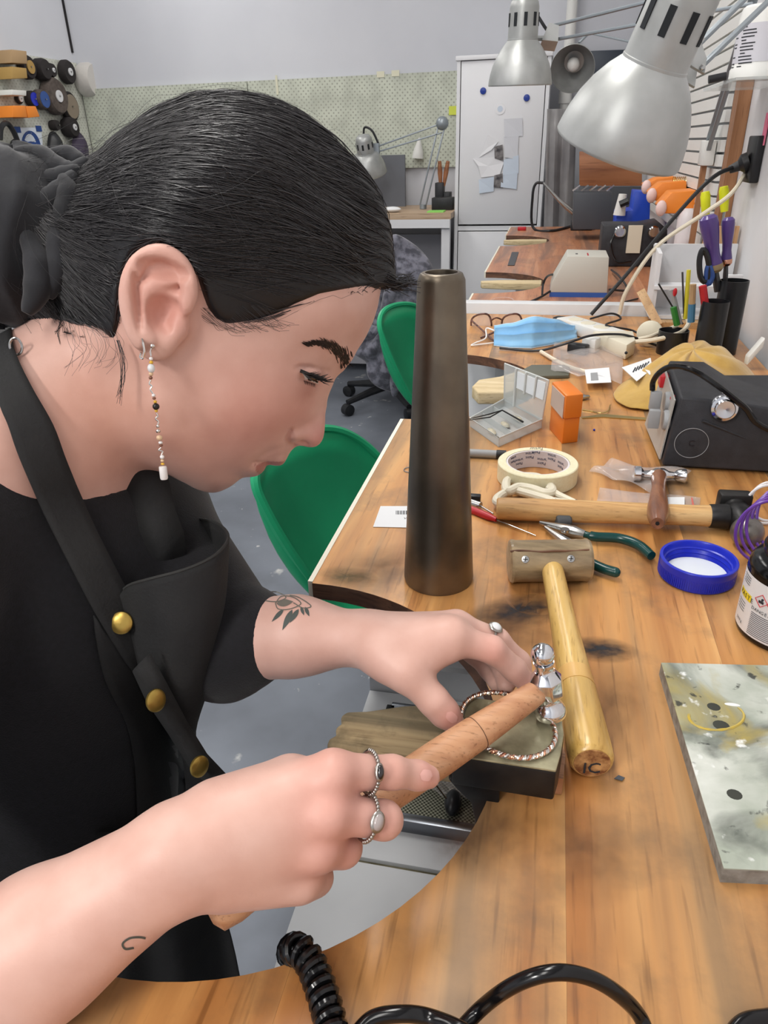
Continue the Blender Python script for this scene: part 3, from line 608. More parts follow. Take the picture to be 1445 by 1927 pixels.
# --- chrome ball pein hammer held in the right hand
HM_A = AD(1026, 1292, .462); HM_B = AD(396, 1716, .374)
hm = thing('chasing_hammer', 'polished steel ball pein hammer held over the bangle', 'hammer', HM_A)
d = HM_B-HM_A; hl = d.length; dn = d.normalized()
b = MB(); b.lathe(HM_A, d, [(.0062, -.002), (.0072, .004), (.0078, .010), (.0082, .014), (.0098, hl*.18), (.0104, hl*.235), (.0103, hl*.24), (.0106, hl*.245), (.0112, hl*.36), (.0112, hl*.52), (.0106, hl*.7), (.0108, hl*.86), (.0128, hl*.95), (.0118, hl*.99), (.006, hl*1.005)], 28); b.build('handle', 'beech', hm)
b = MB(); b.tube([HM_A + d*.24 + (frame(dn)[0]*math.cos(a)+frame(dn)[1]*math.sin(a))*.01045 for a in np.linspace(0, 6.283, 33)[:-1]], .00025, 4, True); b.build('groove', 'cut_edge', hm)
up = V(0, 0, 1); hz = (up - dn*up.dot(dn)).normalized(); sd_ = dn.cross(hz)
tip = AD(1036, 1345, .470); bt = AD(1021, 1232, .452); hz = (bt-tip).normalized(); T_ = (bt-tip).length; c0 = tip
b = MB(); b.lathe(c0, hz, [(0, 0), (.0088, 0), (.0100, .0008), (.0105, .003), (.0100, T_*.12), (.0082, T_*.19), (.0066, T_*.24), (.0066, T_*.30), (.0080, T_*.34)], 32); b.build('face', 'chrome', hm)
sd_ = dn.cross(hz).normalized(); fx = hz.cross(sd_)
oc = [(math.cos(a)*.0106, math.sin(a)*.0106) for a in [math.pi/8+k*math.pi/4 for k in range(8)]]
b = MB(); lev = [(.70, T_*.30), (1.0, T_*.37), (1.0, T_*.62), (.60, T_*.74)]
rows = [[c0 + hz*z_ + fx*(x*s) + sd_*(y*s) for x, y in oc] for s, z_ in lev]; b.grid(rows, closed=True); b.add(rows[0], [tuple(range(7, -1, -1))]); b.add(rows[-1], [tuple(range(8))]); b.build('body', 'chrome', hm, bevel=.0006, smooth=25)
b = MB(); rbl = mm(22.5, bt); b.lathe(c0, hz, [(.0066, T_*.72), (.0056, T_*.76), (.0056, T_*.82), (.0066, T_*.88)], 24); b.build('neck', 'chrome', hm)
b = MB(); b.sphere(bt, rbl, 28, 18); b.build('ball', 'chrome', hm)
# --- paper card, wire ring, bag and bits near the mandrel
q = AZ(738, 973, BZ+.0006); cdn = thing('paper_card', 'white card with a barcode beside the mandrel', 'card', q)
b = MB(); b.prism([AZ(x, y, BZ+.0003) for x, y in ((702, 992), (716, 953), (800, 953), (800, 994))], V(0, 0, .0005)); b.build('card', 'paper', cdn)
for i in range(9): b = MB(); b.prism([AZ(x, y, BZ+.0009) for x, y in ((745+i*2.7, 968), (746+i*2.7+.6*(i % 2), 968), (746+i*2.7+.6*(i % 2), 961), (745+i*2.7, 961))], V(0, 0, .0001)); b.build('bar', 'ink', cdn)
text('print', 'W', AZ(764, 977, BZ+.0009), V(1, 0, 0), V(0, 1, 0), .006, MATS['ink'], cdn, depth=.00004)
c = AZ(772, 884, BZ+.001); b = MB(); b.tube([c+V(math.cos(a)*.0085, math.sin(a)*.0085, 0) for a in np.linspace(0, 6.283, 33)[:-1]], .0006, 6, True); tag(b.build('wire_ring', 'nickel'), 'thin wire ring lying left of the mandrel', 'ring')
# zip bags (clear film) with label
def sheet(pxs, z, m, name, label, cat, amp=.002, n=10, col=None):
    A0, B0, C0, D0 = [AZ(x, y, z) for x, y in pxs]; rows = []
    for i in range(n+1):
        t = i/n; rows.append([lerp(lerp(A0, B0, s/n), lerp(D0, C0, s/n), t) + V(0, 0, amp*(abs(math.sin(3.1*t+5*s/n)*math.cos(4*t-3*s/n))+.05)) for s in range(n+1)])
    b = MB(); b.grid(rows); e = thing(name, label, cat, (A0+C0)/2); b.build('film', m, e, solid=.0002); return e
zb = sheet(((1122, 948), (1128, 920), (1318, 938), (1315, 968)), BZ+.0006, 'film', 'zip_bag', 'empty clear zip bag under the small hammer', 'plastic bag')
b = MB(); b.prism([AZ(x, y, BZ+.003) for x, y in ((1258, 952), (1256, 936), (1288, 936), (1288, 952))], V(0, 0, .0004)); b.build('label', 'paper', zb)
mat('zip_red', (206, 110, 100), .5); b = MB(); b.prism([AZ(x, y, BZ+.003) for x, y in ((1305, 966), (1300, 937), (1303, 937), (1309, 966))], V(0, 0, .0004)); b.build('zip', 'zip_red', zb)
sheet(((1108, 888), (1150, 872), (1300, 892), (1225, 930)), BZ+.0008, 'film', 'plastic_wrap', 'crumpled clear wrap behind the small hammer head', 'plastic bag', amp=.008)
# --- coils of purple and white wire at the right edge
mat('purple_wire', (104, 62, 158), .3); mat('white_wire', (224, 222, 224), .35)
for m, c, nm, lab, R0 in (('purple_wire', AZ(1452, 985, BZ+.034), 'purple', 'coil of purple wire leaning at the right edge', .033), ('white_wire', AZ(1446, 935, BZ+.024), 'white', 'coil of white wire behind the purple coil', .022)):
    e = thing(nm+'_wire_coil', lab, 'wire coil', V(c.x, c.y, BZ))
    for k in range(5 if nm == 'purple' else 2):
        b = MB(); b.tube([c + V(.35, 0, 0)*0 + V(math.cos(a)*R0*(.95-.07*k)+.005*k-.006, .010*k-.02+math.sin(a)*R0*(.1+.15*k), math.sin(a)*R0*(1-.05*k)-R0*.05*k) for a in np.linspace(0, 6.283, 41)[:-1]], .0016, 7, True); b.build('turn', m, e)
# ================================================================== FURTHER ALONG THE BENCH
# --- clear compartment box with its lid up
cb = thing('compartment_box', 'open clear compartment box in front of the orange box', 'plastic box', AZ(950, 805))
q = [AZ(x, y) for x, y in ((884, 803), (948, 766), (1019, 806), (938, 842))]; up = V(0, 0, 1)
b = MB(); b.prism([p+up*.0005 for p in q], up*.0015); b.build('base', 'clear_plastic', cb)
for i in range(4):
    a, c = q[i], q[(i+1) % 4]; n = (c-a).cross(up).normalized()*.0012; b = MB(); b.prism([a+up*.002, c+up*.002, c+n+up*.002, a+n+up*.002], up*.012); b.build('side', 'clear_plastic', cb)
for t in (.33, .66):
    a, c = lerp(q[0], q[1], t), lerp(q[3], q[2], t); b = MB(); n = (q[1]-q[0]).normalized()*.001; b.prism([a+up*.002, c+up*.002, c+n+up*.002, a+n+up*.002], up*.010); b.build('divider', 'clear_plastic', cb)
mat('frost_edge', (206, 210, 208), .35)
hA, hB = q[1]+up*.012, q[2]+up*.012; tA = AY(950, 684, hA.y+.004); tB = AY(1033, 716, hB.y+.004); n = (hB-hA).cross(tA-hA).normalized()*.0014
b = MB(); b.prism([hA, hB, tB, tA], n); ld = b.build('lid', 'clear_plastic', cb)
b = MB(); b.tube([hA, hB, tB, tA], .0012, 6, True); b.build('lid_edge', 'frost_edge', ld)
b = MB(); b.tube([p_+up*.014 for p_ in q], .0011, 6, True); b.build('tray_edge', 'frost_edge', cb)
for t in (.30, .53, .76):
    b = MB(); a, c = lerp(hA, hB, t), lerp(tA, tB, t); w = (hB-hA)*.02; b.prism([p_+n for p_ in (lerp(a, c, .45 if t > .3 else .0), lerp(a, c, .45 if t > .3 else .0)+w, c+w, c)], n*2); b.build('rib', 'frost_edge', ld)
for t0, t1 in ((.02, .28), (.33, .51), (.56, .74), (.79, .96)):
    b = MB(); b.prism([lerp(lerp(hA, hB, t0), lerp(tA, tB, t0), .5), lerp(lerp(hA, hB, t1), lerp(tA, tB, t1), .5), lerp(lerp(hA, hB, t1), lerp(tA, tB, t1), .93), lerp(lerp(hA, hB, t0), lerp(tA, tB, t0), .93)] if t0 > .3 else [lerp(hA, hB, .3), lerp(hA, hB, .32), lerp(tA, tB, .32), lerp(tA, tB, .3)], n*1.4); b.build('paper_slip', 'white_foam' if t0 > .3 else 'clear_plastic', ld)
mat('saw_blades', (196, 186, 160), .5, col2=(150, 150, 140), scale=80)
for t in (.16, .5, .82): b = MB(); a, c = lerp(q[0], q[1], t), lerp(q[3], q[2], t); m_ = lerp(a, c, .55); b.sphere(m_+up*.005, .014, 12, 6, (.9, .5, .2), X=(c-a).normalized(), Y=(q[1]-q[0]).normalized()); b.build('findings', 'saw_blades', cb)
e = thing('tweezers', 'dark steel tweezers laid across the clear box', 'tweezers', AZ(930, 785))
for s_ in (-1, 1): b = MB(); b.tube([AZ(984, 794, BZ+.017), AZ(945, 772, BZ+.018+.001*s_), AZ(922, 782+3*s_, BZ+.017), AZ(880, 790+s_, BZ+.016)], [.0014, .0012, .001, .0005], 6); b.build('arm', 'iron_black', e)
# --- orange plastic box
f, r_, l_ = AZ(1057, 837), AZ(1089, 833), AZ(1031, 806); H_ = AY(1056, 745, f.y).z-BZ; ob = thing('orange_box', 'small orange plastic box standing on end with a clear side', 'plastic box', (f+r_+l_)/3)
bk = r_+(l_-f); hm_ = H_*.52
b = MB(); b.prism([lerp(f, bk, .04), lerp(r_, l_, .04), lerp(bk, f, .04), lerp(l_, r_, .04)], up*hm_); b.build('drawer', 'orange_plastic', ob, bevel=.001)
b = MB(); b.prism([p+up*(hm_+.0005) for p in (f, r_, bk, l_)], up*(H_-hm_)); b.build('cover', 'orange_plastic', ob, bevel=.002)
mat('frost', (206, 186, 172), .3); nn = -(r_-f).normalized()*.0009; b = MB(); b.prism([lerp(f, l_, .08)+up*hm_*1.0, lerp(f, l_, .92)+up*hm_*1.05, lerp(f, l_, .92)+up*H_*.96, lerp(f, l_, .08)+up*H_*.96], nn); b.build('window_side', 'frost', ob)
# bits
e = thing('drill_chuck', 'tiny steel chuck beside the orange box', 'chuck', AZ(1100, 748)); b = MB(); b.lathe(AZ(1092, 748, BZ+.005), AZ(1112, 746, BZ+.004)-AZ(1092, 748, BZ+.005), [(0, 0), (.005, 0), (.005, .006), (.0038, .009), (.003, .016), (.0015, .018)], 16); b.build('body', 'nickel', e)
b = MB(); b.prism([AZ(x, y, BZ+.0003) for x, y in ((1094, 786), (1135, 780), (1225, 788), (1223, 792), (1135, 786), (1096, 788))], V(0, 0, .0012)); tag(b.build('brass_strip', 'brass'), 'thin brass strip lying in front of the black box', 'metal strip')
b = MB(); b.tube(bez([AZ(1096, 771, BZ+.001), AZ(1115, 774, BZ+.001), AZ(1128, 777, BZ+.002), AZ(1143, 774, BZ+.003), AZ(1148, 762, BZ+.003)], 6), .0009, 6); tag(b.build('wire_offcut', 'brass'), 'short curled wire offcut behind the brass strip', 'wire')
b = MB(); b.sphere(AZ(1118, 809, BZ+.0016), .0017, 10, 8); tag(b.build('bead', 'blue_plastic'), 'tiny blue bead on the bare bench top', 'bead')
b = MB(); c = AZ(1164, 1465, BZ+.0008); b.prism([c+V(-.003, -.001, 0), c+V(.002, -.002, 0), c+V(.004, .001, 0), c+V(0, .0025, 0)], V(0, 0, .0006)); tag(b.build('metal_chip', 'steel_bar'), 'grey metal chip below the mallet handle end', 'metal chip')
# --- black micromotor control box
mat('box_black', (38, 39, 43), .5, col2=(48, 49, 54), scale=60, bump=.15, bscale=700)
y0 = AZ(1245, 882).y; mx = thing('control_box', 'black angular control box with a chrome dial beside the yellow cloth', 'control box', AZ(1330, 880))
def PX(px, py, y): p = AY(px, py, y); return V(p.x, y, p.z)
zt_ = AY(1281, 748, y0+.004).z; xl = AZ(1245, 882).x; xr = .405; yb = y0+.155
lo = [V(xl, y0, BZ+.004), V(xr, y0-.002, BZ+.004), V(xr, y0+.010, zt_-.030), V(xl+.075, y0+.006, zt_-.004), V(AY(1308, 746, y0+.004).x, y0+.004, zt_), V(AY(1281, 748, y0+.004).x, y0+.004, zt_)]
hi = [V(xl-.006, yb, BZ+.004), V(xr, yb, BZ+.004), V(xr, yb, zt_-.006), V(xl+.09, yb, zt_-.012), V(xl+.06, yb, zt_+.006), V(xl+.014, yb, zt_+.006)]
b = MB(); b.add(lo+hi, [(0, 1, 2, 3, 4, 5), (11, 10, 9, 8, 7, 6)] + [(i, (i+1) % 6, 6+(i+1) % 6, 6+i) for i in range(6)]); b.build('case', 'box_black', mx, bevel=.003, seg=3)
b = MB(); b.box(((xl+xr)/2+.005, y0+.075, BZ+.002), (xr-xl-.02, .13, .004)); b.build('foot', 'black_plastic', mx)
# raised front rib and recess frame
b = MB(); b.tube([PX(1322, 792, y0+.001), PX(1440, 840, y0+.004)], .002, 6); b.build('moulding', 'box_black', mx)
c = PX(1361, 766, y0+.004); dn_ = V(-.05, -1, .12).normalized(); rk = mm(25, c)
b = MB(); b.lathe(c, dn_, [(rk*.9, -.008), (rk, .002), (rk, .008), (rk*.93, .010), (rk*.72, .0105), (rk*.70, .016), (rk*.64, .017), (0, .0168)], 40); b.build('dial', 'chrome', mx)
c = PX(1301, 834, y0-.0005); rk = mm(30, c); b = MB(); b.tube([c+V(math.cos(a)*rk, 0, math.sin(a)*rk*.98) for a in np.linspace(0, 6.283, 49)[:-1]], .0004, 5, True); b.build('emblem_ring', 'grey_plastic', mx)
text('emblem', 'C', c+V(0, -.0006, -.004), V(1, 0, 0), V(0, 0, 1), .012, mat('emblem', (26, 24, 34), .5), mx)
# end panel with grey switch knobs
mat('panel_grey', (178, 176, 170), .4); nx = V(-1, -.1, .25).normalized()
b = MB(); b.prism([V(xl-.001, y0+.012, BZ+.008), V(xl-.006, yb-.01, BZ+.008), V(xl+.009, yb-.01, zt_-.002), V(lo[5].x-.004, y0+.012, zt_-.006)], V(-.0018, 0, 0)); b.build('end_panel', 'panel_grey', mx)
for (px, py, yy, sz) in ((1233, 755, y0+.05, .013), (1243, 790, y0+.028, .013)):
    c = V(xl-.004, yy, AY(px, py, yy).z); c.x += (c.z-BZ)/(zt_-BZ)*(lo[5].x-xl)-.003; b = MB(); b.lathe(c+V(.006, 0, 0), V(-1, 0, 0), [(sz, 0), (sz, .006), (sz*.9, .008), (0, .008)], 24); kn = b.build('knob', 'grey_plastic', mx)
    b = MB(); b.box(c+V(-.013, 0, .001), (.014, .009, sz*1.9), V(1, 0, 0), V(0, 1, 0), V(0, 0, 1)); b.build('grip', 'grey_plastic', kn, bevel=.0015)
c = V(xl+.008, y0+.040, AY(1256, 750, y0+.04).z); b = MB(); b.sphere(c, .005, 14, 10); b.build('red_light', 'red_plastic', mx)
c = V(xl+.006, yb-.03, zt_-.014); b = MB(); b.box(c, (.012, .022, .016)); b.build('rocker_switch', 'red_plastic', mx, bevel=.001)
cp = [V(xl-.018, y0+.05, AY(1228, 740, y0+.05).z+.004), AY(1229, 718, y0+.05), AY(1240, 702, y0+.04), AY(1262, 690, y0+.03), AY(1300, 695, y0+.01), AY(1345, 722, y0-.005), AY(1400, 765, y0-.010), AY(1450, 810, y0-.012), V(.408, y0-.03, BZ+.03), V(.405, y0-.055, BZ+.0045)]
b = MB(); b.tube(bez(cp, 6), .0036, 10); b.build('cable', 'black_gloss', mx)
# --- yellow leather cloth, heaped
mat('chamois', (206, 168, 86), .85, col2=(178, 140, 66), scale=18, bump=.3, bscale=120, sheen=.3)
out = [AZ(x, y) for x, y in ((1153, 742), (1172, 768), (1226, 776), (1258, 770), (1300, 762), (1360, 752), (1418, 742), (1420, 712), (1395, 690), (1360, 668), (1310, 664), (1262, 672), (1232, 690), (1196, 708))]
cen = AZ(1296, 715); nb = 56; ob_ = bez(out, 4, True); rows = []
for k in range(13):
    s = 1-k/12; row = []
    for i, p in enumerate(ob_):
        v = lerp(cen, p, s); hgt = .052*(1-s**2.2)*(.55+.45*min(1, max(0, (v.x-.12)/.1))) + .006*math.sin(i*.9+k*.7)*s*(1-s)*3 + .0035*abs(math.sin(i*1.3))*s
        row.append(V(v.x, v.y, BZ+.0015+max(hgt, 0)))
    rows.append(row)
b = MB(); b.grid(rows, closed=True); b.add([rows[-1][i] for i in range(len(ob_))], [tuple(range(len(ob_)))])
tag(b.build('leather_cloth', 'chamois', solid=.0015, subd=1, smooth=80), 'crumpled yellow leather cloth heaped behind the black control box', 'cloth')
e = thing('paper_tag', 'folded white barcode tag on the yellow cloth', 'tag', AZ(1200, 695, BZ+.02))
P_ = lambda x, y, z=.028: AZ(x, y, BZ+z)
b = MB(); b.prism([P_(1170, 692), P_(1224, 674), P_(1228, 694), P_(1198, 718)], V(0, 0, .0008)); b.build('leaf', 'paper', e)
b = MB(); b.prism([P_(1222, 682, .030), P_(1246, 694, .030), P_(1222, 706, .030), P_(1212, 694, .030)], V(0, 0, .0008)); b.build('leaf', 'paper', e)
for i in range(6): b = MB(); b.prism([P_(1190+i*5, 700-i*2.2, .029), P_(1192+i*5, 701-i*2.2, .029), P_(1197+i*5, 692-i*2.2, .029), P_(1195+i*5, 691-i*2.2, .029)], V(0, 0, .0003)); b.build('bar', 'ink', e)
# --- clear film packet with label, cable under it
fl = sheet(((1036, 700), (1042, 655), (1172, 645), (1170, 725)), BZ+.004, 'film', 'film_packet', 'clear plastic packet with a white label behind the orange box', 'plastic bag', amp=.012)
b = MB(); b.prism([AZ(x, y, BZ+.012) for x, y in ((1104, 722), (1100, 696), (1146, 692), (1150, 720))], V(0, 0, .0006)); b.build('label', 'paper', fl)
b = MB(); b.prism([AZ(x, y, BZ+.0130) for x, y in ((1112, 716), (1111, 702), (1124, 701), (1126, 715))], V(0, 0, .0003)); b.build('print', 'grey_plastic', fl)
mat('slate', (96, 96, 84), .6); b = MB(); b.prism([AZ(x, y, BZ+.0005) for x, y in ((985, 700), (1000, 692), (1072, 692), (1070, 712), (1000, 714))], V(0, 0, .006)); tag(b.build('metal_plate', 'slate', bevel=.001), 'dull grey metal plate at the root of the second bench pin', 'plate')
# --- blue face mask
mat('mask_blue', (146, 198, 236), .8, col2=(130, 186, 230), scale=30, sheen=.2); mat('mask_edge', (206, 224, 238), .8); mat('elastic', (236, 236, 234), .8)
fm = thing('face_mask', 'light blue pleated face mask lying by the glasses', 'face mask', AZ(1005, 650))
cols = []; TB = [((929, 650), (930, 613)), ((960, 654), (958, 609)), ((1000, 655), (1006, 596)), ((1040, 648), (1045, 601)), ((1086, 636), (1080, 613))]
rows = []
n = 12
for j in range(n+1):
    t = j/n; pl_ = .004*(1 if j in (4, 8) else 0) - .003*(1 if j in (5, 9) else 0); row = []
    for k in range(33):
        u = k/32*4; i = min(int(u), 3); w = u-i; ww = w*w*(3-2*w)
        bp_ = lerp(AZ(*TB[i][0], BZ+.002), AZ(*TB[i+1][0], BZ+.002), w); x = TB[i][1][0]+(TB[i+1][1][0]-TB[i][1][0])*w; y = TB[i][1][1]+(TB[i+1][1][1]-TB[i][1][1])*ww
        tp2 = AY(x, y, bp_.y+.05); row.append(lerp(bp_, tp2, t) + V(0, -pl_*1.2, pl_*1.6 + .004*math.sin(t*3.14)))
    rows.append(row)
b = MB(); b.grid(rows); b.build('panel', 'mask_blue', fm, solid=.0015, smooth=60)
b = MB(); b.tube(rows[-1], .0012, 5); b.build('binding', 'mask_edge', fm); b = MB(); b.tube(rows[0], .0010, 5); b.build('binding', 'mask_edge', fm)
b = MB(); b.tube(bez([AZ(*p, BZ+z) for p, z in (((930, 622), .03), ((915, 618), .028), ((914, 636), .012), ((895, 645), .003), ((887, 650), .003), ((905, 648), .003), ((930, 645), .004))], 6), .0016, 6); b.build('ear_loop', 'elastic', fm)
# --- glasses
gl = thing('eyeglasses', 'tortoiseshell glasses folded behind the face mask', 'glasses', AZ(930, 620)); mat('shell_frame', (64, 44, 42), .25, col2=(128, 92, 84), scale=140)
for px0 in (904, 962):
    b = MB(); c = [(px0-16, 600), (px0-4, 592), (px0+12, 591), (px0+19, 600), (px0+20, 618), (px0+8, 630), (px0-8, 630), (px0-17, 616)]
    b.tube(bez([AY(x, y, 1.70) for x, y in c], 4, True), .0022, 7, True); b.build('rim', 'shell_frame', gl)
    b = MB(); b.prism([AY(x, y, 1.70) for x, y in c], V(0, .001, 0)); b.build('lens', 'film', gl)
b = MB(); b.tube(bez([AY(924, 603, 1.70), AY(934, 598, 1.69), AY(945, 602, 1.70)], 5), .002, 6); b.build('bridge', 'shell_frame', gl)
for a, c in (((887, 603), (930, 642)), ((982, 603), (905, 636))): b = MB(); b.tube([AY(*a, 1.70), AZ(*c, BZ+.004)], .0022, 6); b.build('temple', 'shell_frame', gl)
# --- power strip, adaptor, plugs, cables
ps = thing('power_strip', 'white power strip behind the face mask', 'power strip', AZ(1115, 615)); a, c = AZ(1062, 606, BZ+.014), AZ(1172, 640, BZ+.014); x_ = (c-a).normalized(); y_ = V(-x_.y, x_.x, 0)
b = MB(); b.box((a+c)/2, ((c-a).length, .05, .026), x_, y_, V(0, 0, 1)); b.build('housing', 'white_plastic', ps, bevel=.004)
for t in (.2, .42, .64): b = MB(); b.lathe(lerp(a, c, t)+V(0, 0, .0128), V(0, 0, 1), [(0, 0), (.016, 0), (.016, .001), (.013, .0012), (0, .0006)], 20); b.build('outlet', 'cream_plastic', ps)
e = thing('white_bracket', 'off-white wedge adaptor beside the clear packet', 'adaptor', AZ(1150, 670)); a = AZ(1176, 678)
b = MB(); b.prism([AZ(1112, 650), a, AZ(1192, 668), AZ(1188, 650)], V(0, 0, .03)); b.build('wedge', 'cream_plastic', e, bevel=.003); b = MB(); b.sphere(AZ(1178, 664, BZ+.018), .003, 8, 6); b.build('hole', 'ink', e)
for nm, px, py, m, lab, s3 in (('plug', 1112, 648, 'white_plastic', 'white wall plug between the mask and the adaptor', (.03, .03, .028)), ('plug', 1088, 656, 'black_plastic', 'black wall plug at the right tip of the mask', (.04, .022, .02)), ('plug', 1052, 606, 'black_plastic', 'black plug at the left end of the power strip', (.025, .025, .024))):
    c = AZ(px, py, BZ+s3[2]/2+.0005); b = MB(); b.box(c, s3, V(.9, -.43, 0), V(.43, .9, 0)); tag(b.build(nm, m, bevel=.004), lab, 'plug')
c = AZ(1224, 628, BZ+.026); e = thing('socket_head', 'round cream socket with two pins behind the black cup', 'socket', AZ(1224, 634)); b = MB(); b.lathe(c+V(0, .008, 0), V(-.2, -1, .1), [(0, 0), (.022, 0), (.025, .003), (.025, .016), (.022, .018), (0, .018)], 28); b.build('disc', 'cream_plastic', e)
def cable(name, pts, r, m, label, sub=8):
    b = MB(); b.tube(bez(pts, sub), r, 8); return tag(b.build(name, m), label, 'cable')
cable('black_cable', [AZ(940, 655, BZ+.004), AZ(1010, 660, BZ+.004), AZ(1060, 648, BZ+.02), AZ(1110, 632, BZ+.035), AZ(1160, 629, BZ+.035), AZ(1190, 634, BZ+.03), AZ(1235, 650, BZ+.006)], .0024, 'black_plastic', 'thin black cable crossing over the plugs')
cable('black_cable', [AZ(1110, 600, BZ+.03), AZ(1150, 590, BZ+.04), AZ(1168, 600, BZ+.03), AZ(1140, 612, BZ+.03), AZ(1190, 622, BZ+.015), AZ(1215, 640, BZ+.004)], .0022, 'black_plastic', 'looped black cable behind the power strip')
mat('cord_cream', (222, 212, 190), .5)
cable('cream_cord', [AZ(1018, 662, BZ+.005), AZ(1045, 678, BZ+.005), AZ(1075, 692, BZ+.005), AZ(1112, 702, BZ+.005)], .004, 'cord_cream', 'short cream cord in front of the face mask')
cable('cream_cord', [AZ(1172, 645, BZ+.02), AZ(1230, 640, BZ+.03), AZ(1280, 626, BZ+.04), AZ(1296, 606, BZ+.05), AZ(1286, 592, BZ+.06)], .0046, 'cord_cream', 'thick cream cord curving around the black cup')
cable('cream_cord', [AZ(1186, 640, BZ+.02), AZ(1220, 634, BZ+.03), AZ(1250, 622, BZ+.035), AZ(1276, 612, BZ+.05)], .0036, 'cord_cream', 'thin beige cord running to the round socket')
YS = 1.80
cable('cream_cord', [AY(1165, 592, YS), AY(1180, 545, YS), AY(1235, 465, YS), AY(1320, 405, YS), AY(1375, 365, YS), V(.405, 1.86, 1.262)], .0046, 'cord_cream', 'cream cord rising from the bench to the wall socket')
cable('black_cable', [AY(1112, 592, YS-.02), AY(1180, 515, YS), AY(1255, 425, YS), AY(1315, 358, YS), AY(1350, 328, YS+.02), AY(1378, 316, 1.84)], .0046, 'black_plastic', 'thick black cord rising from the bench to the wall socket')
wp = thing('wall_plug', 'black plugs in a black socket on the right wall', 'plug', V(.40, 1.86, 1.24)); c = AX(1413, 300, .405)
b = MB(); b.box((.410, c.y, c.z), (.018, .075, .09)); b.build('socket_plate', 'black_plastic', wp, bevel=.003)
b = MB(); b.lathe(V(.402, c.y, c.z-.004), AX(1376, 318, .37)-V(.402, c.y, c.z-.004), [(.020, 0), (.020, .012), (.011, .02), (.008, .04)], 16); b.build('plug_body', 'black_plastic', wp)
mat('pink_note', (240, 130, 160), .7); c = AX(1440, 243, .4155); b = MB(); b.box(c, (.003, .022, .06)); tag(b.build('pink_note', 'pink_note', loc=c), 'pink sticky strip on the wall above the plugs', 'sticky note')
# --- pen tubes and tools in them
mat('tube_black', (30, 31, 34), .3)
def pot(px, py, r, h, label, name='tool_tube'):
    q = AZ(px, py); e = thing(name, label, 'pot', q); b = MB(); b.lathe(q, V(0, 0, 1), [(0, 0), (r, 0), (r, h), (r-.0015, h), (r-.002, .01), (0, .01)], 36); b.build('tube', 'tube_black', e); return q, r, h
yA = AZ(1357, 668).y
hT = AY(1360, 524, yA).z-BZ
q1, _, _ = pot(1357, 664, mm(25, AZ(1357, 668)), AY(1360, 527, AZ(1357, 664).y).z-BZ, 'taller black tube holding purple-handled files')
q2, _, _ = pot(1327, 678, mm(24, AZ(1327, 678)), AY(1334, 566, AZ(1327, 678).y).z-BZ, 'shorter black tube in front of the tall one')
q3, _, _ = pot(1262, 664, mm(27, AZ(1262, 664)), .045, 'squat black cup behind the yellow cloth', 'tool_cup')
mat('purple_handle', (84, 62, 130), .3, coat=.3); mat('ferrule', (150, 130, 96), .5); mat('file_steel', (84, 84, 86), .4, .8)
def file_tool(base, px, py, pxb, pyb, y, label, rr, m='purple_handle', fer='ferrule', name='hand_file', cat='file', bl=.4):
    t = AY(px, py, y); k = AY(pxb, pyb, y); e = thing(name, label, cat, base); d = k-t; L = d.length
    b = MB(); b.lathe(t, d, [(0, 0), (rr*.6, L*.01), (rr*.95, L*.06), (rr, L*.16), (rr*.92, L*.32), (rr*.74, L*.55), (rr*.70, L*.68), (rr*.86, L*.83), (rr*.88, L*.86)], 24); b.build('handle', m, e)
    b = MB(); b.lathe(t, d, [(rr*.88, L*.86), (rr*.92, L*.88), (rr*.90, L*.95), (rr*.6, L)], 20); b.build('ferrule', fer, e)
    b = MB(); b.lathe(t, d, [(rr*.35, L), (rr*.42, L*1.2), (rr*.4, L*1.35)], 8); b.build('blade', 'file_steel', e)
file_tool(q1, 1332, 404, 1346, 512, q1.y, 'larger purple-handled file with a brass ferrule in the tall tube', .0165)
file_tool(q1, 1371, 408, 1366, 500, q1.y+.01, 'slimmer purple-handled file with a copper ferrule', .0115, fer='copper_wire')
sp = thing('pot_scissors', 'black and blue scissors handles sticking out of the tubes', 'scissors', q1)
mat('blue_handle', (52, 84, 150), .4)
for m, pts in (('black_plastic', ((1322, 470), (1316, 490), (1318, 520), (1328, 530), (1334, 505), (1330, 480))), ('blue_handle', ((1334, 500), (1330, 515), (1332, 535), (1340, 520)))):
    b = MB(); b.tube(bez([AY(x, y, q1.y-.012) for x, y in pts], 4, True), .0052, 8, True); b.build('handle', m, sp)
def stick(px0, py0, px1, py1, y, r, m, name, label, cat, base, r2=None):
    e = thing(name, label, cat, base); a, c = AY(px0, py0, y), AY(px1, py1, y); b = MB(); b.tube([a, lerp(a, c, .5), c], [r2 or r, r, r], 8); b.build('shaft', m, e); return e
mat('yellow_pencil', (228, 216, 60), .45); mat('tan_wood', (176, 146, 108), .6); mat('leaf_green', (46, 122, 48), .5); mat('steel_blue', (66, 116, 150), .4)
stick(1296, 508, 1289, 600, q3.y, .004, 'yellow_pencil', 'pencil', 'bright yellow pencil in the squat cup', 'pencil', q3)
stick(1239, 534, 1285, 610, q3.y, .0016, 'iron_black', 'steel_rod', 'thin dark rod leaning left out of the squat cup', 'rod', q3)
stick(1284, 512, 1287, 600, q3.y, .0018, 'file_steel', 'steel_rod', 'thin upright rod beside the yellow pencil', 'rod', q3)
e = stick(1264, 545, 1280, 610, q3.y-.01, .0045, 'grey_plastic', 'tweezers', 'grey tweezers with a red tip in the squat cup', 'tweezers', q3); b = MB(); b.sphere(AY(1270, 550, q3.y-.018), .004, 8, 6, (1, 1, 2)); b.build('tip', 'red_plastic', e)
e = stick(1267, 578, 1274, 612, q3.y-.016, .006, 'leaf_green', 'green_brush', 'green-handled brush standing in the squat cup', 'brush', q3)
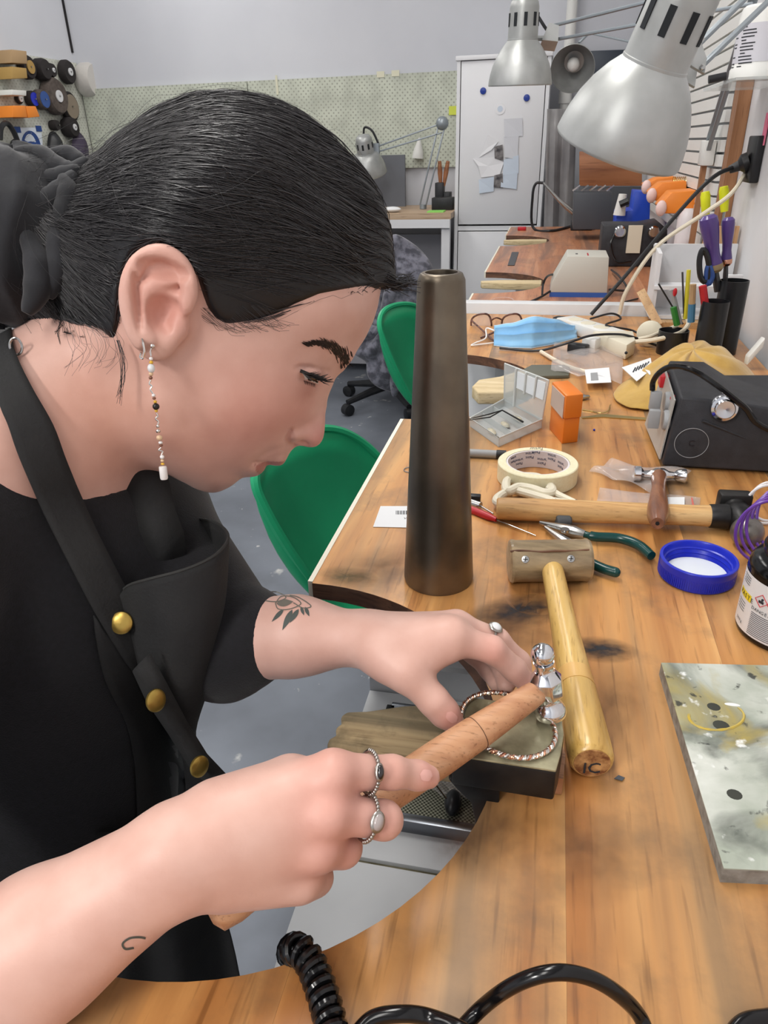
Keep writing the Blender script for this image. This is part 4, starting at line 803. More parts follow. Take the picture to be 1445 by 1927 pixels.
e = stick(1304, 535, 1302, 572, q2.y-.0, .0058, 'tan_wood', 'wooden_tool', 'tan and blue wooden tool left of the tubes', 'tool', V(AY(1301, 605, q2.y).x, q2.y, BZ)); b = MB(); b.tube([AY(1302, 572, q2.y), AY(1300, 606, q2.y)], .0066, 10); b.build('sleeve', 'steel_blue', e)
stick(1322, 538, 1330, 600, q2.y, .007, 'red_plastic', 'red_tool', 'red-handled tool inside the shorter tube', 'tool', q2)
# --- white organiser and timber at the wall
wo = thing('wall_organizer', 'white wall box behind the tool tubes', 'organizer', V(.33, 1.72, BZ)); mat('mdf_white', (224, 225, 228), .55)
yo = 1.74
p = lambda x, y, yy=yo: AY(x, y, yy)
xa, xb2 = p(1228, 560).x, .41; za, zb2 = BZ+.014, p(1400, 517).z
b = MB(); b.box((.5*(p(1362, 560).x+xb2), yo, (za+zb2)/2), (xb2-p(1362, 560).x, .012, zb2-za)); b.build('front_board', 'mdf_white', wo, bevel=.001)
b = MB(); b.prism([V(xa, yo, za+.02), V(xa, yo+.10, za+.02), V(xa, yo+.10, p(1232, 468).z), V(xa, yo, p(1232, 468).z-.01)], V(.008, 0, 0)); b.build('side_board', 'mdf_white', wo)
b = MB(); b.box(((xa+xb2)/2, yo+.1, (za+p(1300, 470).z)/2), (xb2-xa, .01, p(1300, 470).z-za)); b.build('back_board', 'mdf_white', wo)
b = MB(); b.box(((xa+p(1362, 560).x)/2, yo+.02, za+.07), (p(1362, 560).x-xa, .05, .008)); b.build('shelf', 'mdf_white', wo)
b = MB(); b.box(((xa+xb2)/2, yo+.05, za+.004), (xb2-xa, .09, .008)); b.build('bottom', 'mdf_white', wo)
b = MB(); b.sphere(V(p(1424, 540).x, yo-.006, p(1424, 540).z), .002, 8, 6); b.build('screw', 'iron_black', wo)
b = MB(); b.box((.32, 1.728, BZ+.0068), (.16, .03, .0132)); tag(b.build('timber_batten', 'batten'), 'raw timber batten under the white wall box', 'batten')
b = MB(); a = AY(1206, 548, 1.735); c = AY(1238, 610, 1.70); b.box((a+c)/2, ((c-a).length, .02, .02), (c-a).normalized(), V(0, 1, 0), (c-a).normalized().cross(V(0, 1, 0))); tag(b.build('timber_block', 'batten'), 'raw timber strut at the left of the white wall box', 'timber')
wood('ply_pale', (190, 146, 104), (206, 164, 122), (218, 180, 140), axis=2, scale=22, rough=.6)
for (x0, x1, y0_, yy, lab) in ((1312, 1405, 425, 1.88, 'pale plywood board leaning behind the purple files'), (1340, 1414, 418, 1.93, 'second plywood board leaning against the right wall')):
    a, c = AY(x0, 520, yy), AY(x1, y0_, yy); w_ = min(c.x, .415)-a.x; b = MB(); b.box((a.x+w_/2, yy, (BZ+.0005+c.z)/2), (w_, .012, c.z-BZ-.001)); tag(b.build('plywood_board', 'ply_pale'), lab, 'board')
mat('yellow_handle', (222, 226, 40), .35)
for px, lab in ((1327, 'left yellow-handled screwdriver behind the purple files'), (1362, 'right yellow-handled screwdriver behind the purple files')):
    yy = 1.905; t = AY(px, 360 if px < 1340 else 350, yy); k = AY(px+1, 405 if px < 1340 else 398, yy); e = thing('screwdriver', lab, 'screwdriver', V(k.x, yy, BZ)); b = MB(); rr = .011
    b.lathe(t, k-t, [(0, 0), (rr*.8, .001), (rr, .01), (rr*.95, .03), (rr*.75, (k-t).length)], 16); b.build('handle', 'yellow_handle', e); b = MB(); b.tube([k, V(k.x, yy, BZ+.01)], .003, 8); b.build('shaft', 'nickel', e)
# brown post on the wall, white slatted panel behind
wood('post_wood', (134, 92, 60), (154, 108, 74), (168, 122, 86), axis=2, scale=40)
a = AX(1402, 150, .40); b = MB(); b.box((.405, a.y+.02, (BZ+1.47)/2), (.028, .05, 1.47-BZ)); tag(b.build('wooden_post', 'post_wood'), 'brown wooden post against the right wall under the tub shelf', 'post')
ws = thing('slatted_panel', 'white horizontally slatted panel on the right wall', 'panel', V(.41, 2.9, 1.05)); mat('slat_white', (226, 226, 222), .5)
for k in range(20): b = MB(); b.box((.411, 2.95, 1.07+k*.034), (.012, 1.5, .028)); b.build('slat', 'slat_white', ws)
# clear shelf with white tub
sh = thing('wall_shelf', 'clear shelf on the right wall holding the white tub', 'shelf', V(.36, 1.5, 1.43)); c = AX(1400, 152, .34)
b = MB(); b.box((.36, c.y+.05, c.z-.003), (.115, .34, .005)); b.build('plate', 'clear_plastic', sh)
tb = V(.357, c.y-.0, c.z); rt = .044; tu = thing('white_tub', 'white plastic tub with a printed label on the clear shelf', 'tub', tb); ht = AY(1400, 12, tb.y).z-tb.z
b = MB(); b.lathe(tb, V(0, 0, 1), [(0, 0), (rt*.95, 0), (rt*1.04, .004), (rt*1.04, .018), (rt*.98, .022), (rt*.98, ht-.02), (rt*.9, ht-.004), (rt*.8, ht), (0, ht)], 40); b.build('body', 'white_plastic', tu)
rows = [[tb+V(math.cos(math.radians(a_))*rt*.99, math.sin(math.radians(a_))*rt*.99, z) for a_ in range(130, 321, 8)] for z in (.028, ht-.03)]; mat('label_grey', (206, 205, 212), .5); b = MB(); b.grid(rows); b.build('label', 'label_grey', tu)
b = MB()
for k in range(14):
    z = ht-.036-k*.0052; a0 = 208+(k % 3)*2; n_ = 6 if k % 4 else 3
    b.add([tb+V(math.cos(math.radians(a0+i*7))*rt*1.0, math.sin(math.radians(a0+i*7))*rt*1.0, z+dz) for dz in (0, .0018) for i in range(n_)], [(i, i+1, n_+i+1, n_+i) for i in range(n_-1)])
    if k in (3, 5, 6, 9, 11, 12): b.add([tb+V(math.cos(math.radians(182+i*7))*rt*1.0, math.sin(math.radians(182+i*7))*rt*1.0, z+dz) for dz in (0, .0018) for i in range(3)], [(i, i+1, 3+i+1, 3+i) for i in range(2)])
o = b.build('fine_print', 'ink', tu, fixn=False); o['kind'] = 'stuff'
a, c = AY(1333, 150, tb.y-.02), AY(1366, 143, tb.y-.02); b = MB(); b.tube([a, c], .007, 12); tag(b.build('dark_stub', 'black_plastic'), 'dark cylindrical stub lying beside the white tub', 'tool')
b = MB(); b.tube(bez([V(.414, 1.30, 1.34), V(.412, 1.32, 1.15), V(.408, 1.36, 1.06), V(.405, 1.40, 1.00)], 8), .003, 8); tag(b.build('black_cable', 'black_plastic'), 'black cable hanging down the right wall to the white plug', 'cable')
a, c = AX(1437, 640, .385), AX(1402, 680, .36); b = MB(); b.box((a+c)/2, ((a-c).length*.9, .017, .017), (a-c).normalized(), V(-(a-c).y, (a-c).x, 0).normalized(), None); tag(b.build('white_plug', 'white_plastic', bevel=.003), 'white inline plug hanging at the right wall', 'plug')
# --- far bench: grey power supply
py_ = 2.07; P2 = lambda x, y, yy=py_: V(AY(x, y, yy).x, yy, AY(x, y, yy).z)
pw = thing('power_supply', 'beige-grey sloped power supply with a blue base on the far bench', 'power supply', V(P2(1090, 555).x, py_+.06, BZ)); mat('beige_grey', (196, 194, 184), .5); mat('base_blue', (52, 92, 168), .4)
z0 = BZ+.012; o_ = [P2(1034, 553), P2(1142, 555), P2(1146, 484), P2(1068, 482), P2(1038, 533)]; o_[0].z = z0; o_[1].z = z0
b = MB(); b.prism(o_, V(0, .14, 0)); b.build('case', 'beige_grey', pw, bevel=.002)
b = MB(); b.box(((o_[0].x+o_[1].x)/2, py_+.07, BZ+.0062), (o_[1].x-o_[0].x, .14, .0122)); b.build('base', 'base_blue', pw)
zt2 = o_[2].z
b = MB(); b.box((P2(1082, 484).x, py_+.05, zt2+.001), (.016, .02, .002)); b.build('switch', 'black_plastic', pw)
for x in (1095, 1107): b = MB(); b.box((P2(x, 484).x, py_+.045, zt2+.001), (.004, .05, .001)); b.build('red_mark', 'red_plastic', pw)
cable('black_cable', [P2(1035, 548), AZ(1015, 560, BZ+.004), AZ(985, 570, BZ+.004), AZ(935, 568, BZ+.004)], .003, 'black_plastic', 'black lead leaving the left side of the power supply')
cable('black_cable', [AZ(1046, 515, BZ+.03), AZ(1030, 520, BZ+.05), AZ(1022, 535, BZ+.03), AZ(1020, 555, BZ+.005)], .003, 'black_plastic', 'black lead hooped behind the power supply')
cable('black_cable', [P2(1147, 545), AZ(1180, 545, BZ+.004), AZ(1165, 520, BZ+.02), AZ(1150, 508, BZ+.01)], .003, 'black_plastic', 'black lead leaving the right side of the power supply')
cable('black_cable', [AZ(1150, 580, BZ+.004), AZ(1170, 570, BZ+.004), AZ(1200, 562, BZ+.004)], .0025, 'black_plastic', 'short black lead behind the white divider')
# clear glass dish rim and grey strip
b = MB(); c = AZ(945, 566, BZ+.004); b.tube([c+V(math.cos(a)*.03, math.sin(a)*.05, 0) for a in np.linspace(0, 6.283, 33)[:-1]], .0012, 6, True); tag(b.build('film_ring', 'film'), 'clear plastic ring lying on the far bench edge', 'ring')
b = MB(); b.prism([AZ(x, y, BZ+.0005) for x, y in ((955, 500), (963, 475), (976, 475), (968, 500))], V(0, 0, .002)); tag(b.build('steel_rule', 'file_steel'), 'short grey steel strip on the far bench', 'metal strip')
# --- second black control box with two chrome dials
yb2 = 2.62; P3 = lambda x, y, yy=yb2: V(AY(x, y, yy).x, yy, AY(x, y, yy).z)
m2 = thing('control_box', 'black control box with two chrome dials on the far bench', 'control box', V(P3(1190, 490).x, yb2+.08, BZ))
o_ = [P3(1128, 489), P3(1255, 489), P3(1256, 432), P3(1240, 418), P3(1205, 424), P3(1172, 424), P3(1135, 424)]; o_[0].z = o_[1].z = BZ+.001
b = MB(); b.prism(o_, V(0, .14, 0)); b.build('case', 'box_black', m2, bevel=.004)
for x in (1166, 1230): c = P3(x, 437); b = MB(); b.lathe(c+V(0, .004, 0), V(0, -1, .1), [(.02, 0), (.021, .006), (.019, .012), (.014, .018), (0, .018)], 24); b.build('dial', 'chrome', m2)
b = MB(); c = P3(1193, 450); b.box(c+V(0, -.004, 0), (.044, .01, .085)); b.build('label_plate', 'cream_plastic', m2)
b = MB(); b.tube(bez([P3(1155, 440)+V(0, -.02, 0), P3(1148, 460)+V(0, -.03, 0), P3(1158, 488)+V(0, -.05, .0), P3(1185, 493)+V(0, -.05, .01)], 6), .004, 8); b.build('cable', 'black_gloss', m2)
# --- tools and bins behind
mat('bin_orange', (240, 140, 48), .45); mat('pink_tip', (236, 206, 200), .5)
yo2 = 2.75; xw = .40
for k, (x0, x1, y0_, y1_, yy) in enumerate(((1240, 1312, 358, 402, 2.45), (1222, 1292, 340, 378, 2.62), (1212, 1272, 332, 362, 2.80))):
    P4 = lambda x, y: V(AY(x, y, yy).x, yy, AY(x, y, yy).z); c = P4((x0+x1)/2, y1_)
    e = thing('orange_bin', ('nearest orange bin on the right wall beside the cords', 'middle orange bin on the right wall', 'farthest orange bin on the right wall below the big lamp')[k], 'bin', V(c.x, yy, c.z))
    o_ = [P4(x0, y1_-14), P4(x0+10, y1_), P4(x1, y1_), P4(x1, y0_), P4(x0+24, y0_+4)]
    b = MB(); b.prism(o_, V(0, .12, 0)); b.build('body', 'bin_orange', e, bevel=.004)
    b = MB(); b.sphere(P4(x0+4, y1_-10), .016, 12, 8, (1, 1, 1.4)); b.build('tip', 'pink_tip', e)
    b = MB(); b.box((.389, yy+.06, c.z+.02), (.03, .1, .02)); b.build('bracket', 'bin_orange', e)
b = MB(); c = AY(1278, 348, 2.68)
for k in range(7): b.tube([c+V(.006*k-.02, math.cos(a)*.02, .002+math.sin(a)*.022) for a in np.linspace(0, 6.283, 19)[:-1]], .0012, 5, True)
o = b.build('wire_coil', 'brass'); tag(o, 'small coil of wire on top of the orange bins', 'wire coil')
def solid(name, pts, y, dy, m, label, cat, bevel=.003):
    b = MB(); q = [V(AY(x, yy, y).x, y, AY(x, yy, y).z) for x, yy in pts]; b.prism(q, V(0, dy, 0)); return tag(b.build(name, m, bevel=bevel), label, cat)
mat('bottle_white', (226, 220, 222), .35); mat('blue_bin', (30, 72, 190), .4); mat('dark_box', (74, 78, 84), .5); mat('foil', (150, 152, 154), .3, .5, bump=.5, bscale=14); mat('navy_board', (46, 56, 70), .4)
yv = 2.45
q = V(AY(1284, 470, yv).x, yv, BZ); e = thing('white_bottle', 'white bottle below the orange bins', 'bottle', q); hB = AY(1284, 392, yv).z-BZ; b = MB(); b.lathe(q, V(0, 0, 1), [(0, 0), (.027, 0), (.028, .004), (.028, hB*.85), (.02, hB*.95), (.012, hB), (0, hB)], 24); b.build('body', 'bottle_white', e)
q = V(AY(1310, 470, 2.40).x, 2.40, BZ); e = thing('red_marker', 'dark red marker standing by the white bottle', 'marker', q); b = MB(); b.lathe(q, V(0, 0, 1), [(0, 0), (.011, 0), (.011, .06), (.012, .062), (.012, .13), (.009, .15), (0, .152)], 16); b.build('body', 'red_plastic', e)
solid('blue_bin', ((1154, 464), (1221, 464), (1224, 362), (1195, 360), (1190, 395), (1160, 400)), 3.0, .15, 'blue_bin', 'blue plastic bin full of tools on the far bench', 'bin')
e = thing('glue_bottle', 'white tool with black grips standing in the blue bin', 'tool', AY(1170, 405, 2.97)); b = MB(); a, c = AY(1165, 405, 2.97), AY(1172, 365, 2.97); b.tube([a, c], [.022, .014], 12); b.build('body', 'white_plastic', e); b = MB(); b.tube([AY(1166, 385, 2.94), AY(1182, 378, 2.94)], .012, 8); b.build('grip', 'black_plastic', e)
solid('grey_box', ((1078, 432), (1150, 432), (1152, 362), (1080, 362)), 3.35, .2, 'dark_box', 'dark grey storage box with shiny strips at the far bench end', 'box')
e = thing('steel_strips', 'row of shiny slanted steel strips over the dark grey box', 'tools', AY(1110, 360, 3.34))
for k in range(5): b = MB(); a = AY(1084+k*16, 360, 3.36); b.box(a+V(0, .02, .012), (.035, .03, .006), V(.8, 0, .6), V(0, 1, 0), V(-.6, 0, .8)); b.build('strip', 'chrome', e)
wood('panel_brown', (146, 92, 58), (168, 110, 72), (184, 126, 86), axis=0, scale=18)
solid('plywood_sheet', ((1090, 350), (1208, 350), (1208, 285), (1090, 285)), 3.9, .02, 'panel_brown', 'brown wooden panel standing at the far end of the bench', 'panel')
bpy.data.objects['plywood_sheet'].location.z -= 0
e = solid('dark_backboard', ((1090, 432), (1208, 432), (1208, 351), (1090, 351)), 3.9, .02, 'dark_box', 'dark lower panel beneath the brown wooden panel', 'panel')
solid('dark_board', ((1098, 172), (1210, 170), (1210, 92), (1098, 96)), 4.70, .03, 'navy_board', 'dark navy board on the back wall behind the lamps', 'board')
b = MB(); rows = []
for j in range(9):
    t = j/8; rows.append([lerp(AY(1030+i*5.5-14*min(t, 1)*1.3, 205+t*590, 4.12), AY(1030+i*5.5-14*t, 205+t*400, 4.12), 0) + V(0, .02*math.sin(i*1.4+t*2), 0) for i in range(11)])
b.grid(rows); tag(b.build('plastic_sheet', mat('grey_sheet', (150, 148, 148), .35, col2=(120, 118, 120), scale=6), solid=.003, smooth=60), 'grey plastic sheet hanging beside the white cabinet', 'sheet')
# soldering pen with its lead
e = thing('soldering_pen', 'slim silver soldering pen on a stand at the far bench end', 'soldering pen', AZ(1085, 432, BZ)); yp = 3.75
b = MB(); b.tube([AY(1022, 344, yp), AY(1050, 375, yp), AY(1064, 388, yp), AY(1092, 412, yp)], [.006, .008, .012, .009], 12); b.build('pen', 'nickel', e)
b = MB(); b.tube(bez([AY(1022, 344, yp), AY(1008, 346, yp), AY(1002, 370, yp), AY(1003, 428, yp), AZ(1040, 434, BZ+.006), AZ(1080, 424, BZ+.006)], 8), .006, 8); b.build('lead', 'black_plastic', e)
b = MB(); b.box(AZ(1094, 424, BZ+.02), (.1, .08, .04)); b.build('stand', 'black_plastic', e, bevel=.004)
b = MB(); c = AZ(982, 430, BZ+.008); b.box(c, (.04, .03, .016)); tag(b.build('red_eraser', 'red_plastic', bevel=.003), 'small red block at the far bench edge', 'block')
# ================================================================== LAMPS
mat('lamp_silver', (184, 186, 185), .42, .5, col2=(156, 158, 156), scale=12, bump=.05); mat('lamp_inner', (206, 206, 206), .4); mat('arm_grey', (150, 158, 164), .4, .5); mat('slot_dark', (30, 34, 38), .8)
def lamp_head(e, C, a, R, hint=V(0, 0, 1), slots=9, dome=1.22, neck=1.12, rn=.46):
    a = a.normalized(); D = dome*R; N_ = neck*R
    pr = [(R, 0), (R*1.0, .02*R), (R*.985, .14*R), (R*.95, .32*R), (R*.88, .55*R), (R*.77, .78*R), (R*.63, .99*R), (rn*R, D)]
    b = MB(); b.lathe(C, a, pr + [(r-.004*R/.08*.3, h-.002) for r, h in pr[::-1]], 48, closed=True); b.build('shade', 'lamp_silver', e, smooth=60)
    b = MB(); b.lathe(C, a, [(rn*R*1.03, D-.03*R), (rn*R*1.03, D+.02*R), (rn*R, D+.03*R), (rn*R*.97, D+N_*.72), (rn*R*.90, D+N_*.84), (rn*R*.7, D+N_*.95), (rn*R*.35, D+N_), (0, D+N_)], 36); nk = b.build('socket_housing', 'lamp_silver', e, smooth=50)
    x, y, z = frame(a, hint)
    for k in range(slots):
        t = 2*math.pi*k/slots; n = x*math.cos(t)+y*math.sin(t); b = MB(); b.box(C+a*(D+N_*.45)+n*(rn*R*.985), (.10*R, .012*R*2, N_*.30), n.cross(a), n, a); b.build('vent_slot', 'slot_dark', nk, bevel=.0)
    b = MB(); b.sphere(C+a*(.75*R), .3*R, 16, 10); b.build('bulb', 'white_plastic', e)
    return C + a*(D+N_*.35), C+a*(D+N_)
def bars(e, p, q, w, m='arm_grey', nm='arm_bar'):
    b = MB(); d = (q-p); x, y, z = frame(d); b.box((p+q)/2, (w, w*.55, d.length), x, y, z); return b.build(nm, m, e, bevel=w*.1)
# big near lamp
ZL = .90; C = AD(1163, 277, ZL); ax_ = (AD(1258, 62, ZL-.085) - C); bl_ = thing('desk_lamp', 'large silver lamp shade hanging at the upper right', 'lamp', V(.36, .95, 1.6))
jn, capt = lamp_head(bl_, C, ax_, mm(121, C), dome=1.16, neck=1.22, rn=.475)
J = AD(1308, 108, ZL+.0)
b = MB(); pts = [AD(x, y, ZL-.015) for x, y in ((1292, 112), (1300, 82), (1318, 75), (1330, 110), (1326, 138), (1302, 124))]; b.prism(pts, fw*.004); b.build('bracket', 'lamp_silver', bl_); b = MB(); b.prism([p+fw*.028 for p in pts], fw*.004); b.build('bracket', 'lamp_silver', bl_)
for x, y in ((1320, 74), (1297, 113), (1322, 126)): b = MB(); c = AD(x, y, ZL-.017); b.lathe(c, -fw, [(.0035, -.004), (.0035, .001), (0, .002)], 14); b.build('rivet', 'nickel', bl_)
E1 = AD(1475, -75, ZL+.03); E2 = AD(1500, -50, ZL+.03)
bars(bl_, AD(1302, 95, ZL), E1, .0085); bars(bl_, AD(1322, 122, ZL), E2, .0085)
W1 = V(.395, .98, 1.35)
b = MB(); b.sphere((E1+E2)/2, .02, 14, 10); b.build('elbow', 'lamp_silver', bl_); bars(bl_, (E1+E2)/2, V(.40, (E1+E2).y/2+.1, 1.42), .008)
b = MB(); b.box(V(.408, (E1+E2).y/2+.1, 1.40), (.022, .04, .08)); b.build('wall_mount', 'lamp_silver', bl_)
b = MB(); b.tube(bez([AD(1268, 8, ZL+.02), AD(1278, -8, ZL+.03), AD(1310, 20, ZL+.03), AD(1320, 70, ZL+.01)], 6), .003, 8); b.build('flex', 'black_plastic', bl_)
# second lamp
ZL = 1.86; C = AD(978, 160, ZL); l2 = thing('desk_lamp', 'medium silver lamp hanging upright before the white cabinet', 'lamp', V(.385, 1.95, 1.2)); jn, capt = lamp_head(l2, C, AD(986, 30, ZL-.075)-C, mm(59, C), dome=1.2, neck=1.15)
J1 = AD(1040, 62, ZL); b = MB(); b.prism([AD(x, y, ZL-.02) for x, y in ((1020, 75), (1033, 42), (1052, 48), (1050, 78))], fw*.04); b.build('bracket', 'lamp_silver', l2); b = MB(); b.tube([AD(1003, 72, ZL), AD(1030, 72, ZL)], .006, 8); b.build('stem', 'lamp_silver', l2)
EL = V(.375, 1.93, AY(1330, -20, 1.93).z); bars(l2, AD(1042, 48, ZL), EL+V(0, 0, .02), .012); bars(l2, AD(1048, 74, ZL), EL-V(0, 0, .03), .012)
K = AX(1328, 288, .385)
for dx in (-.012, .012): bars(l2, EL+V(0, dx*2, 0), V(K.x, K.y+dx*2, K.z), .011)
b = MB(); b.box(V(.388, K.y, K.z), (.03, .07, .06)); b.build('clamp', 'white_plastic', l2, bevel=.004); b = MB(); b.sphere(EL, .024, 14, 10); b.build('elbow', 'lamp_silver', l2)
b = MB(); b.box((.385, K.y, (K.z+BZ)/2-.015), (.014, .016, K.z-BZ-.03)); b.build('post', 'post_wood', l2)
b = MB(); b.tube(bez([capt, AD(990, 5, ZL), AD(1005, 20, ZL), AD(1028, 55, ZL), AD(1036, 60, ZL)], 6), .004, 8); b.build('flex', 'black_plastic', l2)
# third lamp, facing the camera
ZL = 2.7; C = AD(1077, 130, ZL); l3 = thing('desk_lamp', 'small silver lamp showing its open shade between the other two', 'lamp', V(.39, 3.0, 1.2)); ax3 = AD(1084, 98, ZL+.16)-C
lamp_head(l3, C, ax3, mm(41, C)); J3 = AD(1090, 80, ZL+.05)
bars(l3, J3, AD(1108, 62, ZL+.06), .012); bars(l3, AD(1108, 62, ZL+.06), V(.395, 3.0, 1.58), .012); b = MB(); b.box((.389, 3.0, 1.55), (.03, .05, .12)); b.build('wall_mount', 'lamp_silver', l3)
pl_ = thing('pipe', 'white vertical pipe behind the small lamp', 'pipe', V(AY(1060, 230, 4.66).x, 4.66, 0)); b = MB(); b.cyl((pl_.location.x, 4.66, 0), (pl_.location.x, 4.66, CEIL-.002), .028, n=20); b.build('tube', 'white_plastic', pl_)
b = MB(); b.cyl((pl_.location.x, 4.66, AY(1060, 195, 4.66).z), (pl_.location.x, 4.66, AY(1060, 170, 4.66).z), .036, n=20); b.build('coupling', 'white_plastic', pl_)
# ================================================================== FAR END OF THE ROOM
mat('cab_white', (228, 229, 232), .45); mat('gap_dark', (150, 152, 158), .7)
yc = 4.25; xc0, xc1 = AY(860, 120, yc).x, AY(1037, 120, yc).x; ztop = AY(900, 112, yc).z; zmid = AY(858, 424, yc).z
cab = thing('cabinet', 'tall white cabinet with papers and magnets on its door', 'cabinet', V((xc0+xc1)/2, yc+.2, 0))
for x in (xc0+.009, xc1-.009): b = MB(); b.box((x, yc+.22, ztop/2), (.018, .44, ztop)); b.build('side_panel', 'cab_white', cab)
b = MB(); b.box(((xc0+xc1)/2, yc+.215, ztop+.009), (xc1-xc0+.012, .45, .02)); b.build('top_panel', 'cab_white', cab, bevel=.002)
b = MB(); b.box(((xc0+xc1)/2, yc+.43, ztop/2), (xc1-xc0-.036, .01, ztop)); b.build('back_panel', 'cab_white', cab)
for z0_, z1_ in ((zmid+.004, ztop-.004), (.06, zmid-.004-.03)): b = MB(); b.box(((xc0+xc1)/2, yc+.012, (z0_+z1_)/2), (xc1-xc0-.044, .02, z1_-z0_)); b.build('door', 'cab_white', cab, bevel=.001)
b = MB(); b.box(((xc0+xc1)/2, yc+.02, zmid-.017), (xc1-xc0-.038, .02, .024)); b.build('rail', 'cab_white', cab)
C_ = lambda x, y, d=.0: V(AY(x, y, yc).x, yc+.0005-d, AY(x, y, yc).z)
mat('magnet_blue', (30, 60, 150), .35); mat('note_white', (238, 239, 242), .8); mat('note_grey', (214, 216, 222), .8); mat('note_blue', (206, 218, 232), .8); mat('photo_dark', (52, 50, 54), .5, col2=(150, 146, 146), scale=30)
for x, y, lab in ((909, 171, 'left round blue magnet on the cabinet door'), (991, 184, 'right round blue magnet on the cabinet door')): b = MB(); b.lathe(C_(x, y), V(0, -1, 0), [(.016, 0), (.015, .006), (0, .008)], 20); tag(b.build('magnet', 'magnet_blue'), lab, 'magnet')
e = thing('round_sticker', 'round white sticker with a blue mark on the cabinet door', 'sticker', C_(941, 205)); b = MB(); b.lathe(C_(941, 205), V(0, -1, 0), [(.026, 0), (.026, .001), (0, .001)], 24); b.build('disc', 'note_white', e); b = MB(); b.lathe(C_(941, 205, .0012), V(0, -1, 0), [(.014, 0), (.014, .0006), (0, .0006)], 16); b.build('mark', 'note_blue', e)
def note(pts, m, lab, d, name='paper_note', cat='paper'):
    b = MB(); P = [C_(x, y, d) for x, y in pts]; c = sum(P, V(0, 0, 0))/len(P); n = len(P)
    top_ = [p+V(0, -.001-.004*(i % 2), 0) for i, p in enumerate(P)]; b.add([c+V(0, -.002, 0)]+top_, [(0, 1+i, 1+(i+1) % n) for i in range(n)]); return tag(b.build(name, m, solid=.0008, smooth=0), lab, cat)
note(((948, 224), (983, 222), (984, 256), (950, 258)), 'note_grey', 'upper square paper note on the cabinet door', .001)
note(((905, 290), (918, 254), (938, 266), (925, 282), (902, 296)), 'note_white', 'torn white paper scrap left of the upper photo', .001)
note(((948, 258), (976, 256), (974, 300), (950, 296)), 'note_grey', 'pale grey note right of the upper photo', .003)
note(((889, 298), (930, 296), (948, 306), (940, 330), (905, 334), (900, 312)), 'note_white', 'crumpled white note below the torn scrap', .002)
note(((948, 300), (976, 292), (976, 326), (946, 330)), 'note_blue', 'pale blue note right of the crumpled note', .002)
note(((901, 338), (930, 332), (929, 360), (902, 364)), 'note_blue', 'pale blue note left of the lower photo', .003)
note(((944, 330), (974, 324), (972, 356), (942, 352)), 'note_blue', 'pale blue note right of the lower photo', .004)
note(((930, 276), (946, 272), (947, 302), (931, 298)), 'photo_dark', 'upper small dark photo on the cabinet door', .005, 'small_photo', 'photo'); note(((930, 330), (946, 326), (947, 354), (929, 352)), 'photo_dark', 'lower small dark photo on the cabinet door', .005, 'small_photo', 'photo')
# --- desk in the far left corner
yd = 4.10; zd = AY(790, 402, yd).z; xd1 = AY(852, 402, yd).x-.012; xd0 = -1.75
dk = thing('desk', 'white-legged desk with a wooden top under the pegboard', 'desk', V((xd0+xd1)/2, 4.4, 0)); wood('desk_top', (176, 148, 118), (196, 170, 142), (208, 184, 158), axis=0, scale=18)
b = MB(); b.box(((xd0+xd1)/2, 4.41, zd-.015), (xd1-xd0, .6, .03)); b.build('top', 'desk_top', dk)
b = MB(); b.box(((xd0+xd1)/2, yd+.02, zd-.052), (xd1-xd0-.01, .02, .044)); b.build('apron', 'cab_white', dk)
for x in (xd0+.03, xd1-.03):
    for y in (yd+.05, 4.66): b = MB(); b.box((x, y, (zd-.031)/2), (.045, .045, zd-.031)); b.build('leg', 'cab_white', dk)
mat('slate_grey', (112, 116, 124), .7); mat('grey_fabric', (176, 176, 182), .8)
b = MB(); b.box(((xd0+xd1)/2+.02, 4.55, zd/2-.05), (xd1-xd0-.16, .02, zd-.2)); b.build('back_panel', 'grey_fabric', dk)
D_ = lambda x, y, yy: V(AY(x, y, yy).x, yy, AY(x, y, yy).z)
a, c = D_(640, 392, 4.62), D_(762, 291, 4.62); b = MB(); b.box(((a.x+c.x)/2, 4.62, (zd+c.z)/2), (c.x-a.x, .02, c.z-zd)); tag(b.build('display_board', 'slate_grey'), 'dark grey board standing on the far desk', 'board')
for x0, x1, y0_, lab in ((812, 852, 372, 'wide low black tool block on the far desk'), (818, 834, 344, 'narrow tall black tool holder on the far desk'), (834, 847, 362, 'small black box beside the tool holder')):
    yy = 4.3 if x0 == 812 else 4.41; a, c = D_(x0, 395, yy), D_(x1, y0_, yy); b = MB(); b.box(((a.x+c.x)/2, yy+.04, (zd+c.z)/2+.0005), (c.x-a.x, .08, c.z-zd)); tag(b.build('tool_block', 'black_plastic', bevel=.003), lab, 'tool holder')
for x0, x1 in ((829, 827), (835, 843)): 
    e = thing('wooden_tool', ('left' if x0 == 829 else 'right')+' orange-brown handle standing in the black tool holder', 'tool', D_(x0, 345, 4.45)); b = MB(); b.tube([D_(x0, 350, 4.45), D_((x0+x1)/2, 325, 4.45), D_(x1, 303, 4.45)], [.008, .014, .010], 10); b.build('handle', 'panel_brown', e)
mat('neon_green', (150, 222, 110), .6); c = D_(819, 405, 4.16); b = MB(); b.box((c.x, 4.2, zd+.003), (.09, .09, .006)); tag(b.build('green_pad', 'neon_green'), 'small neon green pad on the far desk', 'pad')
